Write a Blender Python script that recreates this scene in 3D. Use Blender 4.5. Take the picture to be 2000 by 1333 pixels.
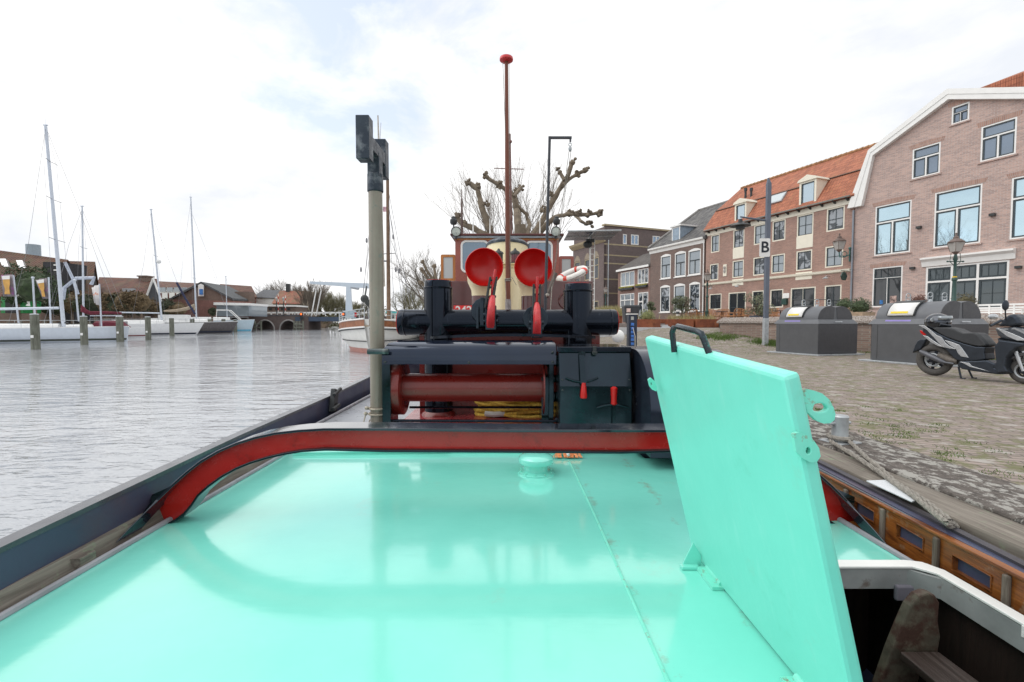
import bpy, bmesh, math, random
from mathutils import Vector, Matrix
R = math.radians
for o in list(bpy.data.objects): bpy.data.objects.remove(o)
scene = bpy.context.scene
COL = scene.collection

# ------------------------------------------------------------------ camera
CH = 1.55                     # camera height above the water, metres
LENS = 16.0; F = LENS/36*2000 # focal length in photo pixels (photo 2000 wide)
PITCH = math.atan(36/F)
cam_d = bpy.data.cameras.new('camera'); cam = bpy.data.objects.new('camera', cam_d); COL.objects.link(cam)
cam_d.lens = LENS; cam_d.sensor_width = 36; cam_d.clip_start = .05; cam_d.clip_end = 3000
cam.location = (0, 0, CH); cam.rotation_euler = (math.pi/2-PITCH, 0, 0)
scene.camera = cam
scene.render.resolution_x = 1024; scene.render.resolution_y = 682

# ------------------------------------------------------------------ sky + sun
SUN_EL, SUN_AZ = R(50), R(-90)       # azimuth measured from +Y (north) towards +X
SKY_K = 0.10
w = bpy.data.worlds.new('World'); scene.world = w; w.use_nodes = True
nt = w.node_tree; nt.nodes.clear()
def wn(t, **k):
    n = nt.nodes.new(t)
    for a, b in k.items(): setattr(n, a, b)
    return n
wo = wn('ShaderNodeOutputWorld'); bg = wn('ShaderNodeBackground'); bg.inputs['Strength'].default_value = SKY_K
nt.links.new(bg.outputs[0], wo.inputs['Surface'])
sky = wn('ShaderNodeTexSky', sky_type='NISHITA'); sky.sun_disc = False
sky.sun_elevation = SUN_EL; sky.sun_rotation = SUN_AZ; sky.dust_density = 1.5
tc = wn('ShaderNodeTexCoord')
def wmath(op, a, b=None, c=None):
    n = wn('ShaderNodeMath', operation=op)
    for i, v in enumerate((a, b, c)):
        if v is None: continue
        if isinstance(v, (int, float)): n.inputs[i].default_value = v
        else: nt.links.new(v, n.inputs[i])
    return n.outputs[0]
def wramp(v, stops):
    n = wn('ShaderNodeValToRGB'); nt.links.new(v, n.inputs[0]); e = n.color_ramp.elements
    e[0].position, e[0].color = stops[0][0], stops[0][1]; e[1].position, e[1].color = stops[-1][0], stops[-1][1]
    for p, c in stops[1:-1]:
        x = e.new(p); x.color = c
    return n.outputs[0]
def wnoise(scale, sc3=(1, 1, 2.2), detail=7, dist=0.3, off=(0, 0, 0)):
    m = wn('ShaderNodeMapping'); nt.links.new(tc.outputs['Generated'], m.inputs[0]); m.inputs['Scale'].default_value = sc3; m.inputs['Location'].default_value = off
    n = wn('ShaderNodeTexNoise'); n.inputs['Scale'].default_value = scale; n.inputs['Detail'].default_value = detail
    n.inputs['Distortion'].default_value = dist; n.inputs['Roughness'].default_value = .58; nt.links.new(m.outputs[0], n.inputs['Vector'])
    return n.outputs[0]
def wdot(d):
    d = Vector(d).normalized(); n = wn('ShaderNodeVectorMath', operation='DOT_PRODUCT')
    nt.links.new(tc.outputs['Generated'], n.inputs[0]); n.inputs[1].default_value = d
    return n.outputs['Value']
# cloud layer: bright white with faint grey-blue bellies
cl = wramp(wnoise(2.4, (1, 1, 2.6)), [(.33, (.64, .665, .71, 1)), (.43, (.73, .74, .755, 1)), (.54, (.86, .86, .86, 1))])
clk = wn('ShaderNodeVectorMath', operation='SCALE'); nt.links.new(cl, clk.inputs[0]); clk.inputs['Scale'].default_value = 1.0/SKY_K
# where blue shows through: one gap ahead above the mooring post, wider ones on the side away from the quay
gap1 = wmath('MULTIPLY_ADD', wdot((-.31, 1.024, .68)), 24, -23.0)
gap2 = wmath('MULTIPLY_ADD', wdot((-.80, -.45, .42)), 3.2, -2.35)
gap3 = wmath('MULTIPLY_ADD', wdot((-.55, .62, .66)), 10, -9.5)
gap = wmath('MAXIMUM', gap1, gap2)
gmask = wramp(wmath('ADD', gap, wmath('MULTIPLY_ADD', wnoise(5.0, (1, 1, 1.8), off=(3, 1, 0)), 3.2, -1.75)), [(.1, (0, 0, 0, 1)), (.75, (1, 1, 1, 1))])
mx = wn('ShaderNodeMix', data_type='RGBA')
blue = wn('ShaderNodeVectorMath', operation='MULTIPLY'); nt.links.new(sky.outputs[0], blue.inputs[0]); blue.inputs[1].default_value = (1.4, 1.3, 1.25)
pale = wn('ShaderNodeMix', data_type='RGBA'); pale.inputs[0].default_value = .5; nt.links.new(blue.outputs[0], pale.inputs[6]); pale.inputs[7].default_value = (8.6, 9.2, 9.8, 1)
nt.links.new(gmask, mx.inputs[0]); nt.links.new(clk.outputs[0], mx.inputs[6]); nt.links.new(pale.outputs[2], mx.inputs[7])
nt.links.new(mx.outputs[2], bg.inputs['Color'])

sl = bpy.data.lights.new('sun', 'SUN'); sl.energy = 1.1; sl.angle = R(60); sl.color = (1, .96, .9)
so = bpy.data.objects.new('sun', sl); COL.objects.link(so)
sdir = Vector((math.sin(SUN_AZ)*math.cos(SUN_EL), math.cos(SUN_AZ)*math.cos(SUN_EL), math.sin(SUN_EL)))
so.rotation_euler = sdir.to_track_quat('Z', 'Y').to_euler(); so.location = sdir*50
scene.view_settings.view_transform = 'Standard'; scene.view_settings.look = 'None'
scene.view_settings.exposure = 0.48; scene.view_settings.gamma = 1
try:
    scene.cycles.max_bounces = 6; scene.cycles.diffuse_bounces = 3; scene.cycles.glossy_bounces = 3
except Exception: pass

# ------------------------------------------------------------------ photo pixel -> metres (surveying helpers)
def ray(px, py):
    u = (px-1000)/F; v = (666.5-py)/F; c, s = math.cos(PITCH), math.sin(PITCH)
    return Vector((u, c+v*s, -s+v*c))
def at(px, py, Y): d = ray(px, py); return Vector((0, 0, CH))+d*(Y/d.y)
def atz(px, py, z): d = ray(px, py); return Vector((0, 0, CH))+d*((z-CH)/d.z)
def atx(px, py, x): d = ray(px, py); return Vector((0, 0, CH))+d*(x/d.x)
class Frame:
    """vertical plane through (ox,oy) heading (dx,dy); depth axis points away to its left-hand normal"""
    def __init__(s, ox, oy, dx, dy):
        l = math.hypot(dx, dy); s.o = Vector((ox, oy, 0)); s.d = Vector((dx/l, dy/l, 0)); s.n = Vector((-s.d.y, s.d.x, 0))
        s.ang = math.atan2(s.d.y, s.d.x)
    def sz(s, px, py, off=0):
        r = ray(px, py); o = s.o+s.n*off
        t = o.dot(s.n)/r.dot(s.n); p = r*t
        return (p-o).dot(s.d), p.z+CH
    def w(s, a, b, z): p = s.o+s.d*a+s.n*b; return Vector((p.x, p.y, z))

# ------------------------------------------------------------------ materials
def NT(m):
    m.use_nodes = True; t = m.node_tree; return t, t.nodes['Principled BSDF']
def lnk(t, a, b): t.links.new(a, b)
def node(t, ty, **k):
    n = t.nodes.new(ty)
    for a, b in k.items(): setattr(n, a, b)
    return n
def coords(t, scale=(1, 1, 1), src='Object'):
    c = node(t, 'ShaderNodeTexCoord'); m = node(t, 'ShaderNodeMapping'); m.inputs['Scale'].default_value = scale
    lnk(t, c.outputs[src], m.inputs[0]); return m.outputs[0]
def noise(t, vec, scale, detail=5, rough=.55, dist=0):
    n = node(t, 'ShaderNodeTexNoise'); n.inputs['Scale'].default_value = scale; n.inputs['Detail'].default_value = detail
    n.inputs['Roughness'].default_value = rough; n.inputs['Distortion'].default_value = dist; lnk(t, vec, n.inputs['Vector']); return n.outputs[0]
def ramp(t, v, stops):
    n = node(t, 'ShaderNodeValToRGB'); lnk(t, v, n.inputs[0]); e = n.color_ramp.elements
    f = lambda c: tuple(c)+(1,) if len(c) == 3 else c
    e[0].position, e[0].color = stops[0][0], f(stops[0][1]); e[1].position, e[1].color = stops[-1][0], f(stops[-1][1])
    for p, c in stops[1:-1]:
        x = e.new(p); x.color = f(c)
    return n.outputs[0]
def mix(t, f, a, b, blend='MIX'):
    n = node(t, 'ShaderNodeMix', data_type='RGBA', blend_type=blend)
    for i, v in ((0, f), (6, a), (7, b)):
        if isinstance(v, (int, float)): n.inputs[i].default_value = v
        elif isinstance(v, tuple): n.inputs[i].default_value = v+(1,) if len(v) == 3 else v
        else: lnk(t, v, n.inputs[i])
    return n.outputs[2]
def bump(t, b, h, strength, dist=.01):
    n = node(t, 'ShaderNodeBump'); n.inputs['Strength'].default_value = strength; n.inputs['Distance'].default_value = dist
    lnk(t, h, n.inputs['Height']); lnk(t, n.outputs[0], b.inputs['Normal']); return n
def sc(c, k): return tuple(min(1, x*k) for x in c)
MATS = {}
def M(name, col, rough=.5, metal=0, var=.18, vs=4, bmp=0, bs=40, dirt=None, dth=(.56, .68), ds=9, stretch=(1, 1, 1), coat=0, emit=0, spec=.5, rv=.08):
    """painted / plain surface: two-scale colour variation, optional dirt patches, micro bump, uneven gloss"""
    if name in MATS: return MATS[name]
    m = bpy.data.materials.new(name); t, b = NT(m); v = coords(t, stretch)
    n1 = noise(t, v, vs, 6); c = ramp(t, n1, [(.3, sc(col, 1-var)), (.7, sc(col, 1+var))])
    if dirt:
        n2 = noise(t, v, ds, 8, .65); c = mix(t, ramp(t, n2, [(dth[0], (0, 0, 0)), (dth[1], (1, 1, 1))]), c, dirt)
    lnk(t, c, b.inputs['Base Color']); b.inputs['Metallic'].default_value = metal; b.inputs['Specular IOR Level'].default_value = spec
    r = ramp(t, noise(t, v, vs*2.3, 4), [(.3, (max(0.02, rough-rv),)*3), (.7, (min(1, rough+rv),)*3)]); lnk(t, r, b.inputs['Roughness'])
    if bmp: bump(t, b, noise(t, v, bs, 4), bmp, .01)
    if coat: b.inputs['Coat Weight'].default_value = coat; b.inputs['Coat Roughness'].default_value = .08
    if 'black' in name or 'cover' in name: b.inputs['Specular Tint'].default_value = (.60, .74, 1, 1)
    if emit: b.inputs['Emission Color'].default_value = tuple(col)+(1,); b.inputs['Emission Strength'].default_value = emit
    MATS[name] = m; return m
def brickmat(name, c1, c2, mortar, bw=.22, bh=.062, rough=.85, patch=.25, bias=0.0, ms=.008):
    m = bpy.data.materials.new(name); t, b = NT(m)
    c = node(t, 'ShaderNodeTexCoord'); s = node(t, 'ShaderNodeSeparateXYZ'); lnk(t, c.outputs['Object'], s.inputs[0])
    a = node(t, 'ShaderNodeMath', operation='ADD'); lnk(t, s.outputs[0], a.inputs[0]); lnk(t, s.outputs[1], a.inputs[1])
    k = node(t, 'ShaderNodeCombineXYZ'); lnk(t, a.outputs[0], k.inputs[0]); lnk(t, s.outputs[2], k.inputs[1])
    br = node(t, 'ShaderNodeTexBrick'); lnk(t, k.outputs[0], br.inputs['Vector']); br.inputs['Scale'].default_value = 1
    br.inputs['Brick Width'].default_value = bw; br.inputs['Row Height'].default_value = bh; br.inputs['Mortar Size'].default_value = ms
    br.inputs['Mortar Smooth'].default_value = .3; br.inputs['Bias'].default_value = bias
    br.inputs['Color1'].default_value = c1+(1,); br.inputs['Color2'].default_value = c2+(1,); br.inputs['Mortar'].default_value = mortar+(1,)
    n = noise(t, k.outputs[0], .7, 8, .7); o = mix(t, 1, br.outputs[0], ramp(t, n, [(.3, (1-patch,)*3), (.68, (1, 1, 1))]), 'MULTIPLY')
    n2 = noise(t, k.outputs[0], 14, 3); o = mix(t, .5, o, ramp(t, n2, [(.3, (.75, .72, .7)), (.7, (1, 1, 1))]), 'MULTIPLY')
    lnk(t, o, b.inputs['Base Color']); b.inputs['Roughness'].default_value = rough; b.inputs['Specular IOR Level'].default_value = .25
    bump(t, b, br.outputs[1], -.5, .008); MATS[name] = m; return m
def tilemat(name, c1, c2, gap, tw=.21, th=.27, moss=None, axis=0, mth=(.5, .68)):
    m = bpy.data.materials.new(name); t, b = NT(m)
    c = node(t, 'ShaderNodeTexCoord'); s = node(t, 'ShaderNodeSeparateXYZ'); lnk(t, c.outputs['Object'], s.inputs[0])
    k = node(t, 'ShaderNodeCombineXYZ'); lnk(t, s.outputs[axis], k.inputs[0]); lnk(t, s.outputs[2], k.inputs[1])
    br = node(t, 'ShaderNodeTexBrick', offset=0.0); lnk(t, k.outputs[0], br.inputs['Vector']); br.inputs['Scale'].default_value = 1
    br.inputs['Brick Width'].default_value = tw; br.inputs['Row Height'].default_value = th; br.inputs['Mortar Size'].default_value = .016
    br.inputs['Mortar Smooth'].default_value = .8
    br.inputs['Color1'].default_value = c1+(1,); br.inputs['Color2'].default_value = c2+(1,); br.inputs['Mortar'].default_value = gap+(1,)
    o = br.outputs[0]
    o = mix(t, .7, o, ramp(t, noise(t, k.outputs[0], 1.3, 8, .7), [(.3, (.6, .58, .55)), (.6, (1, 1, 1))]), 'MULTIPLY')
    if moss: o = mix(t, ramp(t, noise(t, k.outputs[0], 1.1, 10, .75), [(mth[0], (0, 0, 0)), (mth[1], (.8,)*3)]), o, moss)
    lnk(t, o, b.inputs['Base Color']); b.inputs['Roughness'].default_value = .75
    wv = node(t, 'ShaderNodeMath', operation='SINE'); mu = node(t, 'ShaderNodeMath', operation='MULTIPLY'); lnk(t, s.outputs[axis], mu.inputs[0]); mu.inputs[1].default_value = 2*math.pi/tw
    lnk(t, mu.outputs[0], wv.inputs[0]); bump(t, b, wv.outputs[0], .8, .03); MATS[name] = m; return m
def woodmat(name, c1, c2, rough=.6, axis=1, k=1.0, dirt=None, spec=.4, fs=1.0):
    m = bpy.data.materials.new(name); t, b = NT(m); st = [28*k, 28*k, 28*k]; st[axis] = 1.6*k; v = coords(t, tuple(st))
    n = noise(t, v, fs, 9, .68, 1.2); c = ramp(t, n, [(.32, c1), (.68, c2)])
    v2 = coords(t); c = mix(t, .6, c, ramp(t, noise(t, v2, 3, 6), [(.3, (.55, .52, .5)), (.7, (1, 1, 1))]), 'MULTIPLY')
    if dirt: c = mix(t, ramp(t, noise(t, v2, 12, 8, .7), [(.57, (0, 0, 0)), (.68, (1, 1, 1))]), c, dirt)
    lnk(t, c, b.inputs['Base Color']); b.inputs['Roughness'].default_value = rough; b.inputs['Specular IOR Level'].default_value = spec
    bump(t, b, n, .5, .006); MATS[name] = m; return m

# ------------------------------------------------------------------ mesh builder
class MB:
    def __init__(s): s.v = []; s.f = []
    def add(s, vs, fs):
        k = len(s.v); s.v += [Vector(p) for p in vs]; s.f += [tuple(i+k for i in f) for f in fs]; return s
    def box(s, c, d, rz=0, rx=0, ry=0):
        m = Matrix.Rotation(rz, 3, 'Z') @ Matrix.Rotation(ry, 3, 'Y') @ Matrix.Rotation(rx, 3, 'X'); c = Vector(c)
        vs = [c+m @ Vector((x*d[0]/2, y*d[1]/2, z*d[2]/2)) for z in (-1, 1) for y in (-1, 1) for x in (-1, 1)]
        return s.add(vs, [(0, 2, 3, 1), (4, 5, 7, 6), (0, 1, 5, 4), (2, 6, 7, 3), (0, 4, 6, 2), (1, 3, 7, 5)])
    def span(s, a, b):
        return s.box([(a[i]+b[i])/2 for i in range(3)], [abs(b[i]-a[i]) for i in range(3)])
    def prism(s, poly, ext):
        n = len(poly); ext = Vector(ext); p = [Vector(q) for q in poly]
        nn = Vector((0, 0, 0))
        for i in range(n): nn += (p[i]-p[0]).cross(p[(i+1) % n]-p[0])
        if nn.dot(ext) > 0: p = p[::-1]
        return s.add(p+[q+ext for q in p], [tuple(range(n)), tuple(range(2*n-1, n-1, -1))]+[(i, i+n, (i+1) % n+n, (i+1) % n) for i in range(n)])
    def loft(s, rings, closed=True, caps=True):
        n = len(rings[0]); vs = [p for r in rings for p in r]; fs = []
        for i in range(len(rings)-1):
            for j in range(n if closed else n-1):
                fs.append((i*n+j, i*n+(j+1) % n, (i+1)*n+(j+1) % n, (i+1)*n+j))
        if caps: fs += [tuple(range(n-1, -1, -1)), tuple(range((len(rings)-1)*n, len(rings)*n))]
        return s.add(vs, fs)
    def tube(s, pts, r, n=8, caps=True):
        pts = [Vector(p) for p in pts]; rs = r if isinstance(r, (list, tuple)) else [r]*len(pts); rings = []; ref = None
        for i, p in enumerate(pts):
            a = pts[max(0, i-1)]; b = pts[min(len(pts)-1, i+1)]; d = (b-a)
            if d.length < 1e-9: d = Vector((0, 0, 1))
            d.normalize()
            if ref is None:
                ref = Vector((0, 0, 1)) if abs(d.z) < .9 else Vector((0, 1, 0))
            u = d.cross(ref); 
            if u.length < 1e-4: u = d.orthogonal()
            u.normalize(); w_ = d.cross(u)
            ref = w_.cross(d) if False else ref
            rings.append([p+(u*math.cos(2*math.pi*k/n)+w_*math.sin(2*math.pi*k/n))*rs[i] for k in range(n)])
        return s.loft(rings, True, caps)
    def lathe(s, prof, c, axis='Z', n=24, caps=True, rot=None):
        c = Vector(c); rings = []
        for r, h in prof:
            ring = []
            for k in range(n):
                a = 2*math.pi*k/n; p = Vector((r*math.cos(a), r*math.sin(a), h))
                if axis == 'X': p = Vector((p.z, p.x, p.y))
                if axis == 'Y': p = Vector((p.x, p.z, p.y))
                if rot is not None: p = rot @ p
                ring.append(c+p)
            rings.append(ring)
        return s.loft(rings, True, caps)
    def ball(s, c, r, n=8, m=6, jit=0, rnd=random, sq=(1, 1, 1)):
        rings = []
        for i in range(1, m):
            ph = math.pi*i/m; rings.append([(c[0]+r*sq[0]*math.sin(ph)*math.cos(2*math.pi*k/n)*(1+jit*rnd.uniform(-1, 1)), c[1]+r*sq[1]*math.sin(ph)*math.sin(2*math.pi*k/n)*(1+jit*rnd.uniform(-1, 1)), c[2]-r*sq[2]*math.cos(ph)*(1+jit*rnd.uniform(-1, 1))) for k in range(n)])
        return s.loft(rings)
    def torus(s, c, R_, r, n=28, k=10, rot=None, a0=0, a1=2*math.pi):
        full = abs(a1-a0-2*math.pi) < 1e-6; rings = []
        for i in range(n if full else n+1):
            a = a0+(a1-a0)*i/n; ring = []
            for j in range(k):
                b = 2*math.pi*j/k; p = Vector(((R_+r*math.cos(b))*math.cos(a), (R_+r*math.cos(b))*math.sin(a), r*math.sin(b)))
                ring.append(Vector(c)+(rot @ p if rot else p))
            rings.append(ring)
        if full: rings.append(rings[0])
        return s.loft(rings, True, not full)
    def quad(s, *p): return s.add(p, [tuple(range(len(p)))])
    def build(s, name, mat, parent=None, smooth=False, bev=0, solid=0):
        me = bpy.data.meshes.new(name); me.from_pydata(s.v, [], s.f); me.update()
        bm = bmesh.new(); bm.from_mesh(me); bmesh.ops.recalc_face_normals(bm, faces=bm.faces); bm.to_mesh(me); bm.free()
        o = bpy.data.objects.new(name, me); COL.objects.link(o)
        for m_ in (mat if isinstance(mat, list) else [mat]): me.materials.append(m_)
        if smooth:
            for p in me.polygons: p.use_smooth = True
            try: me.set_sharp_from_angle(angle=R(38))
            except Exception: pass
        if parent is not None:
            o.parent = parent
            if parent.type == 'EMPTY' and not parent.get('_local'):
                o.matrix_parent_inverse = (Matrix.Translation(parent.location) @ parent.rotation_euler.to_matrix().to_4x4()).inverted()
        elif s.v:
            lo = Vector([min(p[i] for p in s.v) for i in range(3)]); hi = Vector([max(p[i] for p in s.v) for i in range(3)])
            b0 = Vector(((lo.x+hi.x)/2, (lo.y+hi.y)/2, lo.z)); me.transform(Matrix.Translation(-b0)); o.location = b0
        if bev:
            b = o.modifiers.new('bevel', 'BEVEL'); b.width = bev; b.segments = 2; b.limit_method = 'ANGLE'; b.angle_limit = R(35)
        if solid:
            q = o.modifiers.new('solid', 'SOLIDIFY'); q.thickness = solid
        return o
def tag(o, label, cat, group=None):
    o['label'] = label; o['category'] = cat
    if group: o['group'] = group
    return o
def kind(o, k): o['kind'] = k; return o
def thing(name, loc, label, cat, group=None, rz=0, local=False):
    o = bpy.data.objects.new(name, None); COL.objects.link(o); o.location = loc; o.rotation_euler = (0, 0, rz); o.empty_display_size = .2
    if local: o['_local'] = 1
    return tag(o, label, cat, group)
def kids(o): return [c for c in bpy.data.objects if c.parent == o]
def copy_tree(o, parent=None):
    c = o.copy(); COL.objects.link(c)
    if parent: c.parent = parent
    for ch in kids(o):
        if ch != c: copy_tree(ch, c)
    return c
def text_mb(txt, size, origin, ux, uz, thick=.004):
    """letters as real raised geometry; ux = writing direction, uz = up"""
    cu = bpy.data.curves.new('t', 'FONT'); cu.body = txt; cu.size = size; cu.align_x = 'CENTER'; cu.align_y = 'CENTER'; cu.extrude = thick; cu.offset = size*.018
    to = bpy.data.objects.new('t', cu); COL.objects.link(to); bpy.context.view_layer.update()
    me = to.to_mesh(); ux = Vector(ux).normalized(); uz = Vector(uz).normalized(); n = ux.cross(uz); mb = MB()
    mb.add([Vector(origin)+ux*v.co.x+uz*v.co.y+n*v.co.z for v in me.vertices], [tuple(p.vertices) for p in me.polygons])
    to.to_mesh_clear(); bpy.data.objects.remove(to); bpy.data.curves.remove(cu); return mb
rnd = random.Random(7)
# ------------------------------------------------------------------ shared materials
MINT = (.17, .83, .62)
def mintmat(nm='mint_paint', rlo=.10, rhi=.22, coat=1.0, deck=True):
    m = bpy.data.materials.new(nm); t, b = NT(m); v = coords(t)
    c = ramp(t, noise(t, v, 1.7, 6, .6), [(.3, (.20, .72, .60)), (.7, (.24, .79, .665))])
    c = mix(t, ramp(t, noise(t, v, 70, 5, .7), [(.68, (0, 0, 0)), (.76, (.45,)*3)]), c, (.20, .33, .25))           # specks of grit
    c = mix(t, ramp(t, noise(t, v, 2.2, 9, .72), [(.61, (0, 0, 0)), (.72, (.22,)*3)]), c, (.42, .40, .30))         # foot dirt
    if deck:
        s3 = node(t, 'ShaderNodeSeparateXYZ'); lnk(t, v, s3.inputs[0])
        for xc, wd, am in ((.47, .07, .17), (.86, .09, .22)):        # grime washed up along the weld and under the hatch hinge
            d1 = node(t, 'ShaderNodeMath', operation='SUBTRACT'); lnk(t, s3.outputs[0], d1.inputs[0]); d1.inputs[1].default_value = xc
            d2 = node(t, 'ShaderNodeMath', operation='ABSOLUTE'); lnk(t, d1.outputs[0], d2.inputs[0])
            d3 = node(t, 'ShaderNodeMapRange'); lnk(t, d2.outputs[0], d3.inputs[0]); d3.inputs[1].default_value = wd; d3.inputs[2].default_value = 0; d3.inputs[3].default_value = 0; d3.inputs[4].default_value = am
            d4 = node(t, 'ShaderNodeMath', operation='ADD'); lnk(t, d3.outputs[0], d4.inputs[0]); lnk(t, noise(t, v, 7, 10, .75), d4.inputs[1])
            c = mix(t, ramp(t, d4.outputs[0], [(.69, (0, 0, 0)), (.84, (.6,)*3)]), c, (.27, .24, .16))
        mk = node(t, 'ShaderNodeMapping'); mk.inputs['Scale'].default_value = (3, 26, 1); mk.inputs['Rotation'].default_value = (0, 0, .5); lnk(t, v, mk.inputs[0])
        c = mix(t, ramp(t, noise(t, mk.outputs[0], 2.2, 6, .7), [(.70, (0, 0, 0)), (.76, (.35,)*3)]), c, (.50, .80, .72))      # scuffs
    else:
        c = mix(t, ramp(t, noise(t, v, 5, 9, .7), [(.60, (0, 0, 0)), (.74, (.35,)*3)]), c, (.12, .56, .42))
        mk = node(t, 'ShaderNodeMapping'); mk.inputs['Scale'].default_value = (16, 16, 1.2); lnk(t, v, mk.inputs[0])
        c = mix(t, ramp(t, noise(t, mk.outputs[0], 1.5, 6, .6), [(.55, (0, 0, 0)), (.75, (.30,)*3)]), c, (.36, .80, .70))     # rain runs
    lnk(t, c, b.inputs['Base Color'])
    lnk(t, ramp(t, noise(t, v, 2.6, 7, .65), [(.3, (rlo,)*3), (.7, (rhi,)*3)]), b.inputs['Roughness'])
    mp = node(t, 'ShaderNodeMapping'); mp.inputs['Scale'].default_value = (1, 6, 6); lnk(t, v, mp.inputs[0])
    h = node(t, 'ShaderNodeMath', operation='ADD'); lnk(t, noise(t, v, 3.2, 3), h.inputs[0])
    h2 = node(t, 'ShaderNodeMath', operation='MULTIPLY'); lnk(t, noise(t, mp.outputs[0], 9, 4), h2.inputs[0]); h2.inputs[1].default_value = .12; lnk(t, h2.outputs[0], h.inputs[1])
    bump(t, b, h.outputs[0], .35, .012); b.inputs['Coat Weight'].default_value = coat; b.inputs['Coat Roughness'].default_value = .09; b.inputs['Coat IOR'].default_value = 1.55; b.inputs['Specular IOR Level'].default_value = .5
    return m
MNT = mintmat(); MNTL = mintmat('mint_lid_paint', .36, .52, .12, False)
def rustmint():
    m = bpy.data.materials.new('mint_paint_chipped'); t, b = NT(m); v = coords(t)
    c = ramp(t, noise(t, v, 9, 6, .6), [(.3, (.19, .70, .56)), (.7, (.24, .77, .63))])
    c = mix(t, ramp(t, noise(t, v, 26, 9, .72), [(.57, (0, 0, 0)), (.66, (.9,)*3)]), c, (.30, .17, .09))
    lnk(t, c, b.inputs['Base Color']); b.inputs['Roughness'].default_value = .35; return m
MNTR = rustmint()
BLK = M('black_gloss_paint', (.005, .0065, .010), .09, var=.4, vs=3, spec=.32, rv=.04, coat=0, dirt=(.035, .042, .055), dth=(.60, .74), ds=11, stretch=(1, 1, .35), bmp=.05, bs=14)
BLKD = M('black_green_paint', (.004, .011, .010), .16, var=.35, vs=5, coat=.0, bmp=.05, bs=16)
BLKW = M('worn_black_iron', (.028, .034, .040), .45, var=.4, vs=7, dirt=(.16, .17, .18), dth=(.5, .66), ds=8)
RED = M('red_paint', (.42, .016, .012), .25, var=.10, vs=5, coat=.15, bmp=.15, bs=25, dirt=(.28, .014, .010), dth=(.58, .7))
REDD = M('red_oxide_paint', (.17, .013, .010), .3, var=.15, vs=3, coat=.2, bmp=.05)
REDB = M('bright_red_gloss', (.50, .008, .006), .34, var=.10, vs=3, coat=.1)
REDH = M('hook_red', (.62, .045, .050), .3, var=.15, vs=12, dirt=(.40, .10, .09), dth=(.6, .72), ds=20)
CREAM = M('cream_paint', (.83, .73, .47), .3, var=.05, vs=3, coat=.2)
MAROON = M('maroon_paint', (.085, .020, .020), .2, var=.18, vs=3, coat=.4)
BROWNR = M('red_brown_paint', (.27, .062, .040), .28, var=.12, vs=4, coat=.2)
VARN = woodmat('varnished_wood', (.09, .022, .008), (.42, .145, .03), .3, axis=1, k=1.0, dirt=(.26, .19, .13), spec=.5)
ORAN = woodmat('orange_varnish', (.42, .14, .03), (.62, .26, .07), .3, axis=2, k=.7)
TIMB = woodmat('weathered_timber', (.12, .105, .09), (.33, .30, .26), .9, axis=1, k=.8, dirt=(.22, .26, .18), spec=.2)
TIMBX = woodmat('weathered_oak_ribs', (.07, .052, .04), (.30, .26, .22), .85, axis=2, k=1.3, spec=.2)
PILE = woodmat('green_grey_pile', (.10, .11, .085), (.27, .28, .24), .9, axis=2, k=.35, spec=.2)
POST = woodmat('old_varnish_post', (.23, .205, .165), (.34, .305, .25), .3, axis=2, k=.28, dirt=(.17, .19, .16), spec=.5)
PINE = woodmat('brown_spar', (.13, .035, .018), (.23, .065, .032), .3, axis=2, k=.5)
HULLG = M('blue_grey_hull_paint', (.055, .064, .115), .45, var=.15, vs=2, coat=.1, bmp=.05, dirt=(.085, .060, .085), dth=(.5, .7), ds=1.2)
RAIL = M('dark_rail_paint', (.07, .075, .09), .3, var=.25, vs=6, coat=.3)
DECKG = M('grey_deck_paint', (.34, .36, .39), .3, var=.1, vs=2, bmp=.1, bs=90)
WHITE = M('white_paint', (.80, .80, .78), .4, var=.04, vs=3)
WHITEC = M('cream_white_paint', (.78, .74, .62), .5, var=.05, vs=3)
WORN = M('worn_grey_paint', (.27, .28, .28), .6, var=.25, vs=6, dirt=(.17, .14, .125), dth=(.58, .68), ds=12, bmp=.1, bs=30)
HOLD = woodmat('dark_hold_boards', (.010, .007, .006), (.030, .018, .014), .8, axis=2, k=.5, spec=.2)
OLDB = M('flaking_board_paint', (.085, .072, .050), .7, var=.4, vs=10, dirt=(.05, .022, .014), dth=(.47, .56), ds=8, bmp=.3, bs=40)
SASH = M('dark_sash_paint', (.035, .05, .058), .3, var=.15)
def glassmat(name, col=(.03, .035, .04), rough=.03, metal=0.0, spec=.9, cur=None):
    m = bpy.data.materials.new(name); t, b = NT(m); v = coords(t); c = col
    if cur: c = mix(t, ramp(t, noise(t, v, 1.6, 3, .5, 1.5), [(.47, (0, 0, 0)), (.53, (1, 1, 1))]), col, cur)
    if isinstance(c, tuple): b.inputs['Base Color'].default_value = c+(1,)
    else: lnk(t, c, b.inputs['Base Color'])
    b.inputs['Roughness'].default_value = rough; b.inputs['Metallic'].default_value = metal; b.inputs['Specular IOR Level'].default_value = spec
    bump(t, b, noise(t, v, .9, 2), .06, .05); return m
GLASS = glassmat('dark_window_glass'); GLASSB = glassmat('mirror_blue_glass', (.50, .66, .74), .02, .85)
GLASSC = glassmat('curtained_glass', (.03, .04, .05), .03, 0, .9, (.30, .33, .36)); GLASSG = glassmat('grey_net_glass', (.30, .34, .37), .08, .3)
GLASSW = glassmat('wheelhouse_glass', (.16, .22, .28), .04, .55)
GALV = M('galvanised_steel', (.42, .45, .47), .42, metal=.35, var=.2, vs=14, bmp=.1)
SLATEP = M('slate_grey_post_paint', (.105, .125, .165), .4, var=.1, vs=3)
ROPE = M('old_grey_rope', (.27, .25, .22), .95, var=.35, vs=40, bmp=.8, bs=120)
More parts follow.
